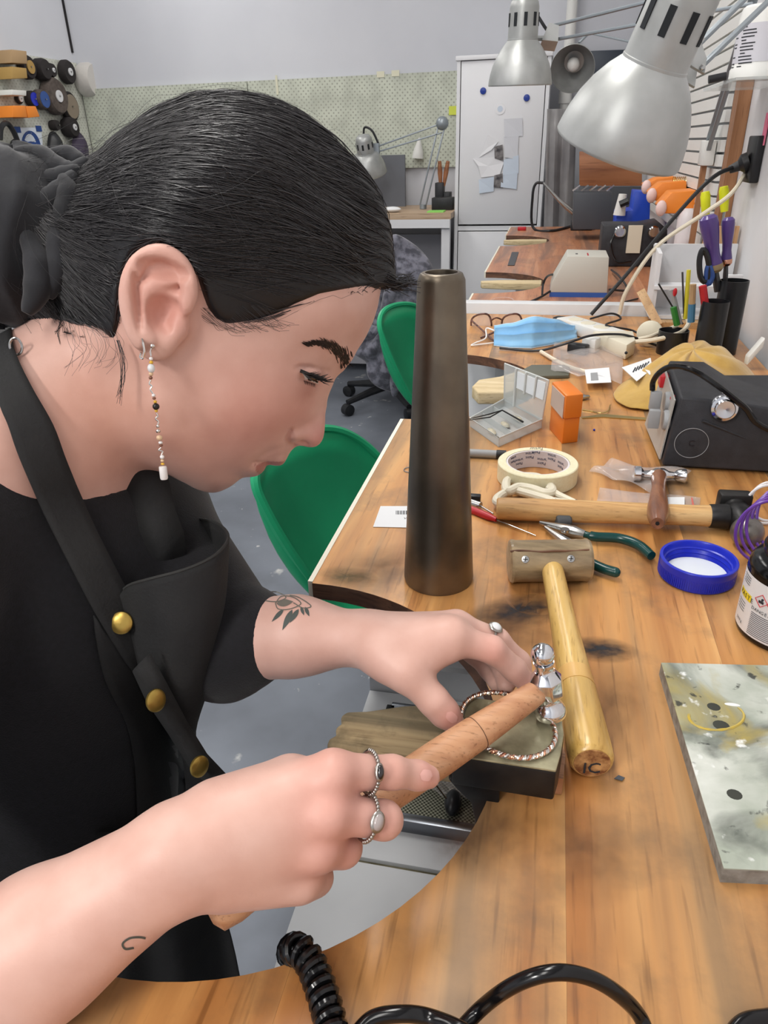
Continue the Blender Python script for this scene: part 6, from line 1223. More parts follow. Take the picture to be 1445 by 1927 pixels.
dH += px_bump(558, 822, 17, 4.6, 4.0, 4.6)                                    # nostril wing
dH += px_line([(558, 688), (580, 690), (605, 697), (622, 702)], 40, 1.3, -2.4)  # lid crease
dH += px_bump(592, 703, 38, 6.5, 3.2, 3.0)                                    # upper lid
dH += px_line([(568, 708), (585, 716), (604, 722)], 38, 2.0, -2.6)            # below the lashes
dH += px_bump(588, 738, 32, 6, 2.2, .8)
dH += px_line([(535, 845), (505, 850), (480, 868), (466, 884)], 26, 2.6, -1.2)  # fold to the mouth corner
dH += px_bump(528, 866, 10, 5, 2.6, 1.6); dH += px_bump(486, 885, 13, 4.6, 2.4, 2.2)
dH += px_bump(415, 905, 18, 8, 6, 1.5)
msk = np.clip(HH/6, 0, 1); GH = np.where(GH > 0, (np.maximum(HH+dH*msk, .1))**2, GH)
def lookup(G, P):
    q = P-HOn; u = (q@HUn)*1000; v = (q@HVn)*1000; w = (q@HNn)*1000
    fu = np.clip((u-G0)/GS, 0, GN-2.001); fv = np.clip((v-G0)/GS, 0, GN-2.001); i = fu.astype(int); j = fv.astype(int); a = fu-i; b = fv-j
    g00, g10, g01, g11 = G[i, j], G[i+1, j], G[i, j+1], G[i+1, j+1]
    g = g00*(1-a)*(1-b)+g10*a*(1-b)+g01*(1-a)*b+g11*a*b; gu = ((g10-g00)*(1-b)+(g11-g01)*b)/GS; gv = ((g01-g00)*(1-a)+(g11-g10)*a)/GS
    d = (w*w-g)/np.maximum(np.sqrt(gu*gu+gv*gv+4*w*w), 9.0); d = np.where(np.maximum(np.abs(u), np.abs(v)) > 148, np.maximum(d, 12.0), d); return d/1000
head = Fn(lambda P: lookup(GH, P), HO, .155)
# ---------------------------------------------------------------- ear (near side), built on the side of the head
def EP(px, py, w): return HP(px, py, w)
def chain(pts, k=.0): return [(Prim(a[0], b[0], a[1], b[1]), 'u', k) for a, b in zip(pts[:-1], pts[1:])]
ear_items = [(Ell(EP(296, 566, .078), (.017, .030, .0055), HU*.97+HV*.0, HV, HN), 'u', .0), (Ell(EP(290, 640, .078), (.0105, .0125, .0050), HU, HV, HN), 'u', .006)]
hel = [(v.x, v.y) for v in bez([V(x, y, 0) for x, y in ((264, 645), (249, 612), (240, 570), (243, 530), (258, 497), (284, 478), (312, 477), (338, 494), (353, 522), (356, 552), (348, 580))], 3)]
ear_items += [(p, 'u', .002) for p, _, _ in chain([(EP(x, y, .0832+.0022*math.sin(i*.11)), .0044) for i, (x, y) in enumerate(hel)])]
anti = [(v.x, v.y) for v in bez([V(x, y, 0) for x, y in ((284, 640), (269, 612), (266, 576), (276, 548), (298, 532), (324, 524))], 3)]
ear_items += [(p, 'u', .003) for p, _, _ in chain([(EP(x, y, .083), .0038) for x, y in anti])]
ear_items += [(p, 'u', .003) for p, _, _ in chain([(EP(x, y, .082), .0032) for x, y in ((274, 548), (300, 552), (330, 560))])]
ear_items += [(Ell(EP(310, 592, .087), (.0098, .0110, .0105), HU, HV, HN), 's', .003), (Ell(EP(308, 508, .0895), (.0145, .0056, .0072), (HU*.95-HV*.25).normalized(), (HV*.95+HU*.25).normalized(), HN), 's', .003), (Ell(EP(258, 570, .089), (.0024, .017, .0062), HU, HV, HN), 's', .002)]
ear_items += [(p, 'u', .004) for p, _, _ in chain([(EP(340, 596, .077), .0045), (EP(334, 620, .077), .005), (EP(318, 640, .079), .0045)])]
ear_items += [(Ell(EP(312, 616, .088), (.0035, .005, .008), HU, HV, HN), 's', .002)]
ear = Node(ear_items)
def mir(p): p = Vector(p); return p-HN*(2*(p-HO).dot(HN))
def mirp(c):
    if isinstance(c, Prim): return Prim(mir(c.a), mir(c.b), c.ra, c.rb)
    X, Y, Z = [Vector(c.M[:, i]) for i in range(3)]; return Ell(mir(c.c), list(c.r), *[v-HN*(2*v.dot(HN)) for v in (X, Y, Z)])
ear2 = Node([(mirp(c), op, k) for c, op, k in ear_items])
# ---------------------------------------------------------------- neck, trunk, arms, hands
def J(px, py, z): return AD(px, py, z)
body_items = [(head, 'u', 0), (Prim(J(232, 650, .50), J(35, 850, .50), .050, .058), 'u', .03), (Prim(J(35, 850, .50), J(50, 1000, .53), .058, .085), 'u', .04),
    (Prim(J(35, 860, .49), J(-150, 930, .44), .050, .045), 'u', .04), (Prim(J(60, 930, .53), J(250, 950, .61), .055, .045), 'u', .04),
    (ear, 'u', .006), (ear2, 'u', .006),
    (Prim(HP(574, 838, .0085), HP(562, 830, .0115), .0034, .0026), 's', .0015), (Prim(HP(574, 838, -.0085), HP(562, 830, -.0115), .0034, .0026), 's', .0015)]
# left arm (far) and hand
LE = J(425, 1205, .525); LW = J(694, 1205, .488); dep = fw
larm = [(Prim(J(250, 950, .61), LE, .044, .037), 'u', .02), (Prim(LE, J(560, 1196, .505), .0345, .0265), 'u', .01), (Prim(J(560, 1196, .505), LW, .0265, .0148), 'u', .01), (Prim(J(560, 1200, .520), LW+dep*.016, .025, .0145), 'u', .012)]
LM = {'i': J(846, 1200, .472), 'm': J(858, 1180, .490), 'r': J(850, 1180, .508), 'p': J(832, 1186, .524)}
lpalm = Node([(Prim(LW, LM['i'], .0148, .0118), 'u', 0), (Prim(LW+dep*.004, LM['m'], .0150, .0114), 'u', .010), (Prim(LW+dep*.012, LM['r'], .0145, .0108), 'u', .010), (Prim(LW+dep*.016, LM['p'], .0140, .0098), 'u', .010),
    (Prim(J(712, 1222, .476), J(765, 1262, .463), .0150, .0128), 'u', .012), (Prim(J(735, 1235, .472), LM['i'], .0135, .0095), 'u', .014), (Prim(J(770, 1262, .464), J(835, 1222, .472), .0095, .0070), 'u', .010)])
def finger(pts, rs, k=.004): return [(p, 'u', k) for p, _, _ in chain(list(zip(pts, rs)))]
lf = [finger([LM['i'], J(925, 1222, .476), J(968, 1260, .484), J(1000, 1296, .487)], [.0108, .0088, .0078, .0064]), finger([LM['m'], J(934, 1206, .496), J(976, 1246, .502), J(990, 1290, .500)], [.0104, .0088, .0078, .0064]),
      finger([LM['r'], J(922, 1222, .514), J(950, 1258, .514), J(952, 1288, .506)], [.0104, .0090, .0080, .0066]), finger([LM['p'], J(892, 1228, .528), J(922, 1262, .526), J(934, 1286, .516)], [.0094, .0080, .0070, .0060]),
      finger([J(765, 1262, .463), J(817, 1320, .461), J(836, 1341, .463), J(850, 1355, .464)], [.0122, .0098, .0094, .0076])]
# right arm (near) and hand gripping the hammer
RE = J(-170, 1960, .36); RW = J(335, 1610, .352)
rarm = [(Prim(J(-150, 930, .44), J(-260, 1300, .38), .045, .042), 'u', .03), (Prim(J(-260, 1300, .38), RE, .042, .040), 'u', .02), (Prim(RE, J(80, 1772, .352), .041, .033), 'u', .01), (Prim(J(80, 1772, .352), J(322, 1592, .352), .033, .0185), 'u', .01), (Prim(J(80, 1790, .352), J(348, 1634, .354), .030, .0178), 'u', .012)]
RM = {'i': J(626, 1454, .364), 'm': J(618, 1528, .358), 'r': J(600, 1594, .361), 'p': J(566, 1650, .368)}
rpalm = Node([(Prim(J(325, 1596, .352), RM['i'], .0180, .0112), 'u', 0), (Prim(J(330, 1606, .352), RM['m'], .0175, .0112), 'u', .012), (Prim(J(340, 1620, .353), RM['r'], .0170, .0108), 'u', .012), (Prim(J(352, 1640, .356), RM['p'], .0165, .0105), 'u', .012),
    (Prim(J(420, 1540, .366), J(545, 1474, .380), .0190, .0135), 'u', .016), (Prim(J(430, 1640, .372), J(550, 1640, .378), .0165, .0120), 'u', .016), (Prim(J(450, 1560, .376), J(590, 1500, .378), .016, .0110), 'u', .016)])
rf = [finger([RM['i'], J(738, 1453, .380), J(786, 1459, .390), J(806, 1462, .394)], [.0104, .0084, .0074, .0064]), finger([RM['m'], J(722, 1543, .372), J(728, 1546, .402), J(680, 1530, .432)], [.0106, .0094, .0084, .0070]),
      finger([RM['r'], J(645, 1596, .372), J(648, 1596, .400), J(610, 1570, .420)], [.0106, .0094, .0084, .007]), finger([RM['p'], J(594, 1652, .378), J(590, 1646, .402), J(560, 1620, .412)], [.0100, .0086, .0076, .0064]),
      finger([J(545, 1474, .380), J(625, 1474, .412), J(672, 1468, .432), J(706, 1460, .440)], [.0135, .0105, .0096, .0078])]
knk = [(Ell(RM['i']-fw*.006, (.007, .006, .007), CR, CU, fw), 'u', .008), (Ell(RM['m']-fw*.0065, (.0075, .0065, .007), CR, CU, fw), 'u', .008), (Ell(RM['r']-fw*.006, (.007, .006, .0065), CR, CU, fw), 'u', .008)]
def hand(palm, fingers, extra=[]):
    core = Node([(palm, 'u', 0)]+extra)
    return [(Node([(core, 'u', 0)]+[(Node(f), 'u', .0055)]), 'u', 0.0008) for f in fingers]
body = Node(body_items + larm + [(lpalm, 'u', .010)] + rarm + [(rpalm, 'u', .010)] + hand(lpalm, lf) + hand(rpalm, rf, knk))
person = thing('person', 'woman in a black apron bending over the bench with a hammer', 'person', V(-.36, .40, 0))
lo = np.array([-.50, .08, .90]); hi = np.array([.06, .66, 1.40])
P, F = surface_nets(body, lo, hi, .0016)
def newton(node, P, it=2, chunk=40000):
    e = .0004; out = P.copy()
    for i in range(0, len(P), chunk):
        p = out[i:i+chunk]
        for _ in range(it):
            c = p.mean(0); d = node.ev(p, c, 9.0); g = np.stack([node.ev(p+np.eye(3)[a]*e, c, 9.0)-d for a in range(3)], -1)/e; n2 = (g*g).sum(-1)
            p = p-(d/np.maximum(n2, .2))[:, None]*g*.9
        out[i:i+chunk] = p
    return out
def skinmat():
    m = bpy.data.materials.new('skin'); m.use_nodes = True; nt = m.node_tree; b = nt.nodes['Principled BSDF']; N = nt.nodes.new; L = nt.links.new
    at = N('ShaderNodeVertexColor'); at.layer_name = 'Tone'; tc = N('ShaderNodeTexCoord'); n = N('ShaderNodeTexNoise'); n.inputs['Scale'].default_value = 45; n.inputs['Detail'].default_value = 4; L(tc.outputs['Object'], n.inputs[0])
    r = N('ShaderNodeValToRGB'); r.color_ramp.elements[0].position = .3; r.color_ramp.elements[1].position = .7; r.color_ramp.elements[0].color = (.90, .84, .82, 1); r.color_ramp.elements[1].color = (1, 1, 1, 1); L(n.outputs[0], r.inputs[0])
    x = N('ShaderNodeMixRGB'); x.blend_type = 'MULTIPLY'; x.inputs[0].default_value = 1; L(at.outputs[0], x.inputs[1]); L(r.outputs[0], x.inputs[2]); L(x.outputs[0], b.inputs['Base Color'])
    b.inputs['Roughness'].default_value = .43; b.inputs['Specular IOR Level'].default_value = .35; b.inputs['Sheen Weight'].default_value = .08
    n2 = N('ShaderNodeTexNoise'); n2.inputs['Scale'].default_value = 700; L(tc.outputs['Object'], n2.inputs[0]); bp = N('ShaderNodeBump'); bp.inputs['Strength'].default_value = .08; bp.inputs['Distance'].default_value = .0006; L(n2.outputs[0], bp.inputs['Height']); L(bp.outputs[0], b.inputs['Normal'])
    MATS['skin'] = m
skinmat()
skin = np_mesh('body', P, F, 'skin', person)
base_c = np.array(lin((222, 181, 167))[:3]); colr = np.tile(base_c, (len(P), 1))
def blot(p, r, c, s):
    global colr
    w = s*np.exp(-((P-npv(p))**2).sum(1)/(r*r)); colr = colr*(1-w[:, None])+np.array(lin(c)[:3])*w[:, None]
for p, r, c, s in ((HP(470, 780, .05), .035, (226, 162, 148), .55), (HP(560, 770, .03), .02, (226, 164, 152), .4), (HP(600, 825, .006), .014, (216, 142, 134), .6), (HP(300, 520, .085), .022, (230, 164, 148), .45), (HP(312, 590, .082), .014, (214, 138, 124), .5), (HP(340, 860, .05), .03, (212, 158, 140), .4), (J(200, 800, .45), .05, (224, 170, 148), .6),
    (RM['i'], .016, (222, 148, 134), .5), (RM['m'], .018, (220, 144, 130), .6), (RM['r'], .016, (220, 146, 132), .5), (J(735, 1450, .372), .010, (222, 150, 134), .4), (J(806, 1462, .387), .010, (228, 150, 140), .5), (J(850, 1355, .457), .011, (226, 148, 138), .5), (J(722, 1543, .365), .012, (222, 150, 136), .4), (J(930, 1224, .466), .014, (224, 150, 136), .4), (J(650, 1600, .366), .014, (206, 140, 126), .5), (J(990, 1290, .482), .014, (222, 144, 134), .4), (HP(575, 735, .036), .010, (186, 132, 120), .5), (HP(600, 706, .034), .008, (190, 138, 124), .5)): blot(p, r, c, s)
q = P-HOn; uu = (q@HUn)*1000; vv = (q@HVn)*1000; ww = np.abs(q@HNn)*1000
def inpoly(poly, w):
    uv = [huv(x, y, w) for x, y in poly]; ins = np.zeros(len(P), bool); n = len(uv)
    for i in range(n):
        (x0, y0), (x1, y1) = uv[i], uv[(i+1) % n]; c = (y0 > vv) != (y1 > vv); ins ^= c & (uu < (x1-x0)*(vv-y0)/(y1-y0+1e-12)+x0)
    return ins & (ww < 40)
lipU = inpoly([(482, 868), (500, 868), (520, 868), (545, 868), (545, 882), (505, 877), (492, 873)], 10); lipL = inpoly([(479, 869), (492, 873), (512, 877), (508, 888), (490, 899), (482, 886)], 10)
colr[lipU | lipL] = colr[lipU | lipL]*.3+np.array(lin((166, 96, 92))[:3])*.7
ca = skin.data.color_attributes.new('Tone', 'FLOAT_COLOR', 'POINT'); ca.data.foreach_set('color', np.concatenate([colr, np.ones((len(P), 1))], 1).astype(np.float32).ravel())
# ---------------------------------------------------------------- tracing pixels onto the figure
def trace(pxs, node, near=.25, far=.9, it=34):
    D = np.array([npv(ray(x, y)) for x, y in pxs]); n = np.linalg.norm(D, axis=1); D /= n[:, None]; o = npv(CAM); t = np.full(len(D), near)
    for _ in range(it):
        p = o+D*t[:, None]; d = node.ev(p, p.mean(0), 9.0); t = np.minimum(t+d*.85, far)
    return o+D*t[:, None], D
def traced(pxs, node, off=.0003):
    p, D = trace(pxs, node); return [Vector(a-b*off) for a, b in zip(p, D)]
# ---------------------------------------------------------------- hair
HAIR_OUT = [(744, 522), (740, 478), (730, 412), (702, 350), (657, 292), (602, 238), (540, 202), (470, 182), (400, 178), (330, 194), (255, 238), (195, 288), (150, 345), (118, 405), (105, 470), (108, 540), (130, 610), (165, 690), (205, 770), (240, 840)]
TIPF = [(748, 550), (722, 552)]
loopH = HAIR_OUT[::-1]+TIPF[::-1]*0+[(741, 538), (732, 551), (720, 558)]+PROFILE[1:]
uvl = [huv(*p) for p in loopH]; A2 = sum(uvl[i][0]*uvl[(i+1) % len(uvl)][1]-uvl[(i+1) % len(uvl)][0]*uvl[i][1] for i in range(len(uvl)))
if A2 < 0: loopH = loopH[::-1]
inn = []
for x, y, w in INNER:
    cr = (y < 530) or (x < 340 and y < 700); inn.append(huv(x, y, w+(6 if cr else 0))+((w+(6 if cr else 0))**2,))
fHair = tps(outline_ctrl(loopH, 8.0, -150.0)+inn, 10.0); GHair = grid_eval(fHair)
HLINE = [(790, 545, 0), (745, 556, 3), (716, 556, 12), (690, 548, 25), (645, 555, 42), (600, 563, 52), (555, 583, 60), (520, 602, 64), (490, 611, 65), (455, 616, 67), (425, 618, 68), (402, 606, 70), (384, 580, 72), (372, 545, 74), (362, 508, 74), (340, 480, 74), (300, 464, 74), (262, 478, 74), (242, 510, 73), (232, 560, 72), (228, 610, 70), (222, 648, 68), (204, 652, 66), (180, 632, 60), (140, 618, 50), (100, 608, 40), (40, 602, 30), (-60, 560, 0), (-60, 60, 0), (850, 60, 0)]
uv = [huv(x, y, w) for x, y, w in HLINE]; ins = np.zeros(GU.shape, bool); D2 = np.full(GU.shape, 1e9); n = len(uv)
for i in range(n):
    (x0, y0), (x1, y1) = uv[i], uv[(i+1) % n]; c = (y0 > GV) != (y1 > GV); ins ^= c & (GU < (x1-x0)*(GV-y0)/(y1-y0+1e-12)+x0)
    L2 = (x1-x0)**2+(y1-y0)**2; t = np.clip(((GU-x0)*(x1-x0)+(GV-y0)*(y1-y0))/L2, 0, 1); D2 = np.minimum(D2, (GU-x0-t*(x1-x0))**2+(GV-y0-t*(y1-y0))**2)
sdl = np.where(ins, np.sqrt(D2), -np.sqrt(D2)); s = np.clip((sdl+1.0)/7.0, 0, 1); s = s*s*(3-2*s)
GB = np.maximum(GHair, 0); hh = np.sqrt(GB); tgt = np.sqrt(np.maximum(GH, 0))
GHair = np.where(GHair > 0, np.maximum(hh*s+(np.minimum(hh, tgt)-4.0)*(1-s), .1)**2-np.where(sdl < -4, 4000, 0), GHair)
hairN = Node([(Fn(lambda P: lookup(GHair, P), HO, .16), 'u', 0), (Prim(J(205, 530, .495), J(85, 460, .485), .052, .050), 'u', .03)])
mat('hair', (19, 18, 20), .38, spec=.5); mat('hair_strand', (43, 41, 43), .34, spec=.7)
Ph, Fh = surface_nets(hairN, [-.46, .36, 1.10], [-.06, .62, 1.42], .0022)
hair = np_mesh('hair', Ph, Fh, 'hair', person)
def grad(node, p, e=.0008):
    c = p.mean(0); d = node.ev(p, c, 9.0); g = np.stack([node.ev(p+np.eye(3)[a]*e, c, 9.0)-d for a in range(3)], -1)/e; return d, g
TIE = npv(J(95, 425, .47)); rng = np.random.default_rng(3)
wv = (Ph-HOn)@HNn; cand = Ph[(wv > -.03) & ((Ph-HOn)@HUn > -.115)]
def strands(start, steps, stepl, lift, amp, wid, drift=.15):
    N = len(start); p = start.copy(); path = [p.copy()]; ph = rng.uniform(0, 6.28, N); side = rng.normal(0, drift, N)
    for k in range(steps):
        d, g = grad(hairN, p); nrm = g/np.maximum(np.linalg.norm(g, axis=1), 1e-6)[:, None]; to = TIE-p; ds = np.linalg.norm(to, axis=1)
        dr = to/ds[:, None]; dr = dr-nrm*(dr*nrm).sum(1)[:, None]; dr /= np.maximum(np.linalg.norm(dr, axis=1), 1e-6)[:, None]
        lat = np.cross(nrm, dr); dr = dr+lat*(side*(1+.6*np.sin(ph+k*.5)))[:, None]; p = p+dr*np.minimum(stepl, ds*.5)[:, None]
        d, g = grad(hairN, p); p = p-g*((d-(lift*(1+.4*np.sin(k*.7+ph)) if np.ndim(lift) else lift))/np.maximum((g*g).sum(1), .3))[:, None]; path.append(p.copy())
    Q = np.stack(path, 1); ok = np.linalg.norm(np.diff(Q, axis=1), axis=2).max(1) < .022
    d = hairN.ev(Q.reshape(-1, 3), Q.reshape(-1, 3).mean(0), 9.0).reshape(Q.shape[:2]); return Q[ok & (d.max(1) < .03)]
def strand_mesh(name, path, wid, m, parent):
    N, S, _ = path.shape; T = np.gradient(path, axis=1); T /= np.maximum(np.linalg.norm(T, axis=2), 1e-9)[..., None]; ref = HNn+rng.normal(0, .5, (N, 1, 3)); X = np.cross(T, ref); X /= np.maximum(np.linalg.norm(X, axis=2), 1e-9)[..., None]; Y = np.cross(T, X)
    tp = np.sin(np.linspace(.12, math.pi-.08, S))**.5; w = (wid if np.ndim(wid) else np.full(N, wid))[:, None]*tp[None]
    ring = np.stack([path+(X*math.cos(a)+Y*math.sin(a))*w[..., None] for a in (0, 2.094, 4.189)], 2); Pm = ring.reshape(-1, 3)
    i0 = (np.arange(N)[:, None]*S+np.arange(S-1)[None]).ravel()*3; F = np.concatenate([np.stack([i0+a, i0+(a+1) % 3, i0+3+(a+1) % 3, i0+3+a], 1) for a in range(3)]); return np_mesh(name, Pm, F, m, parent)
idx = rng.integers(0, len(cand), 6500); pa = strands(cand[idx], 11, .0075, rng.uniform(.0002, .0016, 6500), 0, 0, .10)
o = strand_mesh('hair_strands', pa, rng.uniform(.00018, .00042, len(pa)), 'hair_strand', hair); o['kind'] = 'stuff'
idx = rng.integers(0, len(cand), 420); pa = strands(cand[idx], 14, .0085, rng.uniform(.002, .0075, 420)*np.abs(rng.normal(0, .8, 420)), 0, 0, .35)
o = strand_mesh('loose_hairs', pa, .00011, 'hair_strand', hair); o['kind'] = 'stuff'
hb = MB()
def wisp(pxs, w0, r=.00022):
    hb.tube(bez([HP(x, y, w) for (x, y), w in zip(pxs, w0)], 6), r, 4)
for k in range(12):
    j = rng.normal(0, 4, 8); wisp([(222+j[0], 640), (230+j[1], 680+j[2]), (229+j[3], 715+j[4]), (224+j[5]*.6, 742+j[6]*3)], (.071, .072, .071, .069), .00012)
for k in range(22):
    j = rng.normal(0, 9, 8); x0 = 120+k*4.5; wisp([(x0, 612), (x0+14+j[0], 645), (x0+16+j[1], 670+j[2]), (x0-4+j[3], 695+j[4])], (.060, .064, .063, .062), .00007)
for k in range(46):
    j = rng.normal(0, 5, 8); x0 = 385+k*3.0; y0 = 600-abs(k-12)*.2; wisp([(x0-30+j[0], y0-20), (x0+j[1]*.5, y0+6), (x0+18+j[2], y0+18+j[3]), (x0+34+j[4], y0+22+j[5])], (.0735, .0725, .071, .069), .00009)
for k in range(110):
    j = rng.normal(0, 7, 8); x0 = 690+k*.5; wisp([(x0-60+j[0], 505+j[1]), (x0-10, 525+j[2]), (x0+18+j[3], 533+j[4]), (x0+42+j[5], 530+j[6]*1.6)], (.02+.0*k, .012, .006, .002), .00026)
for k in range(14):
    j = rng.normal(0, 6, 8); wisp([(310+k*14, 212-k*2+j[0]), (335+k*14, 188+j[1]+max(0, k-6)*2), (372+k*13, 178+j[2]+max(0, k-5)*4), (410+k*12, 186+j[3]+max(0, k-4)*7)], (.01, .005, 0, -.005), .00007)
o = hb.build('wisps', 'hair_strand', hair, fixn=False); o['kind'] = 'stuff'
# ---------------------------------------------------------------- brow, lashes, eye
bb = MB(); mid = [(576, 650), (600, 647), (622, 653), (642, 667), (660, 690)]; cv = bez([V(x, y, 0) for x, y in mid], 12); starts = []
for k in range(420):
    t = rng.uniform(0, 1)**.8; i = int(t*(len(cv)-1)); c = cv[i]; tg = (cv[min(i+1, len(cv)-1)]-cv[max(i-1, 0)]).normalized(); th = 2.5+12*t**1.1; o_ = rng.normal(0, .5)*th
    starts.append((c.x-tg.y*o_, c.y+tg.x*o_, tg.x, tg.y, t))
pp0 = traced([(a, b_) for a, b_, *_ in starts], body, .0002); L_ = [9+6*rng.uniform() for _ in starts]
pp1 = traced([(a-tx*l*.6-ty*-.25*l, b_-ty*l*.5-l*.35) for (a, b_, tx, ty, t), l in zip(starts, L_)], body, .0007)
for p0, p1 in zip(pp0, pp1): 
    if (p0-p1).length < .02: bb.tube([p0, (p0+p1)/2-HN*-.0003, p1], [.00030, .00026, .00008], 4)
mat('brow', (36, 28, 26), .6); o = bb.build('eyebrow', 'brow', person, fixn=False); o['kind'] = 'stuff'
lb_ = MB(); lid = bez([V(x, y, 0) for x, y in ((566, 698), (578, 703), (592, 709), (606, 714))], 10); lp = traced([(v.x, v.y) for v in lid], body, .0006)
lb_.tube(lp, .0013, 6)
for k in range(90):
    i = int(rng.uniform(0, len(lp)-1)); p = lp[i]; f_ = i/len(lp); ln = .007+.004*rng.uniform(); dr = (HU*(.55+.6*f_)-HV*(.25+.18*rng.normal())+HN*(.45-.3*f_)).normalized()
    lb_.tube([p, p+dr*ln*.5-HV*.0006, p+dr*ln+HV*.0006], [.00042, .0003, .00008], 4)
for q_ in traced([(572+k*1.6, 716+k*.5) for k in range(14)], body, .0004):
    lb_.tube([q_, q_+(-HV*.9+HU*.12*rng.normal()+HN*.5)*.0026], [.0002, .00005], 4)
mat('lash', (14, 12, 13), .5); o = lb_.build('eyelashes', 'lash', person, fixn=False); o['kind'] = 'stuff'
mat('eye_dark', (46, 32, 28), .12, spec=.8); mat('eye_white', (214, 206, 202), .2)
def patch(rows_px, node, m, name, par, off=.0004, solid=0):
    nr, nc = len(rows_px), len(rows_px[0]); p = traced([q for r in rows_px for q in r], node, off); b = MB(); b.grid([p[i*nc:(i+1)*nc] for i in range(nr)]); return b.build(name, m, par, fixn=False, smooth=60)
patch([[(569+i*5, 699+i*2.2), (571+i*4.7, 706+i*2.1), (574+i*4.2, 714+i*1.5)] for i in range(7)], body, 'eye_white', 'eye', person)
patch([[(578+i*3.6, 703+i*1.6), (578+i*3.5, 709+i*1.5), (580+i*3, 716+i*.9)] for i in range(7)], body, 'eye_dark', 'iris', person, .0006)
for nm in ('eyebrow', 'eyelashes', 'eye', 'iris'):        # the same features on the far side of the face
    src = [c for c in person.children if c.name.split('.')[0] == nm][0]; me = src.data.copy(); w0 = np.array(person['_w']); co_ = np.empty(len(me.vertices)*3, np.float32); me.vertices.foreach_get('co', co_)
    q_ = co_.reshape(-1, 3)+w0; q_ = q_-2*((q_-HOn)@HNn)[:, None]*HNn; me.vertices.foreach_set('co', (q_-w0).astype(np.float32).ravel()); me.flip_normals(); me.update()
    o = bpy.data.objects.new(nm, me); COL.objects.link(o); o.parent = person; o['_w'] = person['_w']
    if 'kind' in src: o['kind'] = src['kind']
# ---------------------------------------------------------------- nails, tattoos
mat('nail', (232, 178, 168), .25, spec=.6)
def nail(cx, cy, rx, ry, ang, par=person):
    c, s = math.cos(ang), math.sin(ang); rows = []
    for i in range(7):
        a = -1+2*i/6; h = math.sqrt(max(0, 1-abs(a)**3)); rows.append([(cx+(a*rx)*c-(b*ry*h)*s, cy+(a*rx)*s+(b*ry*h)*c) for b in (-1, -.5, 0, .5, 1)])
    return patch(rows, body, 'nail', 'fingernail', par, .00045)
nail(802, 1459, 12, 11, .15); nail(850, 1350, 13, 9, .75)
mat('tattoo', (112, 108, 98), .6); mat('tattoo_dark', (78, 84, 80), .6)
def leaf(a, b_, w, m='tattoo_dark', nm='tattoo'):
    ax_, ay_ = a; bx_, by_ = b_; L = math.hypot(bx_-ax_, by_-ay_); tx, ty = (bx_-ax_)/L, (by_-ay_)/L; rows = []
    for i in range(9):
        t = i/8; h = w*math.sin(math.pi*t**.8); rows.append([(ax_+tx*L*t-ty*h*s_, ay_+ty*L*t+tx*h*s_) for s_ in (-1, 0, 1)])
    patch(rows, body, m, nm, person, .00035)
def stroke(pts, w, m='tattoo', nm='tattoo', n=8):
    cv = bez([V(x, y, 0) for x, y in pts], n); rows = []
    for i, p in enumerate(cv):
        t = (cv[min(i+1, len(cv)-1)]-cv[max(i-1, 0)]).normalized(); rows.append([(p.x-t.y*w*s_, p.y+t.x*w*s_) for s_ in (-1, 1)])
    patch(rows, body, m, nm, person, .00035)
leaf((534, 1146), (511, 1170), 4); leaf((550, 1147), (531, 1186), 5.5); leaf((562, 1146), (545, 1172), 4.5); leaf((574, 1142), (582, 1160), 3.5); leaf((566, 1142), (572, 1158), 3)
for pts in (((487, 1127), (500, 1116), (520, 1114), (538, 1124), (520, 1132), (498, 1130), (487, 1127)), ((518, 1135), (530, 1122), (552, 1124), (566, 1136), (545, 1146), (524, 1146), (518, 1135)), ((545, 1120), (562, 1124), (585, 1140), (570, 1144), (552, 1134))): stroke(pts, 1.0)
leaf((520, 1136), (552, 1132), 7, 'tattoo')
stroke([(252, 1784), (236, 1786), (231, 1776), (244, 1766), (262, 1764), (274, 1766)], 2.0, 'tattoo_dark')
# ---------------------------------------------------------------- shirt
SH = [(Prim(J(45, 990, .53), J(55, 1100, .55), .090, .118), 'u', 0), (Prim(J(55, 1100, .55), J(65, 1500, .60), .118, .108), 'u', .03), (Prim(J(65, 1500, .60), J(60, 1900, .68), .108, .13), 'u', .03),
      (Prim(J(60, 960, .53), J(255, 955, .612), .066, .053), 'u', .03), (Prim(J(30, 945, .50), J(-150, 955, .44), .052, .052), 'u', .03), (Prim(J(255, 955, .612), LE, .053, .043), 'u', .03), (Prim(LE, J(468, 1197, .518), .043, .0355), 'u', .008), (Prim(J(-150, 955, .44), J(-260, 1300, .38), .052, .048), 'u', .03), (Prim(J(-260, 1300, .38), J(-180, 1900, .36), .048, .046), 'u', .02),
      (Prim(J(250, 640, .50), J(38, 862, .50), .060, .0655), 's', .006)]
shirtN = Node(SH); mat('cloth_black', (15, 15, 19), .9, col2=(21, 21, 26), scale=300, bump=.25, bscale=900, sheen=.15)
Ps, Fs = surface_nets(shirtN, [-.66, .02, .45], [-.02, .70, 1.30], .0042); shirt = np_mesh('shirt', Ps, Fs, 'cloth_black', person)
ws = Node([(body, 'u', 0), (shirtN, 'u', 0)])
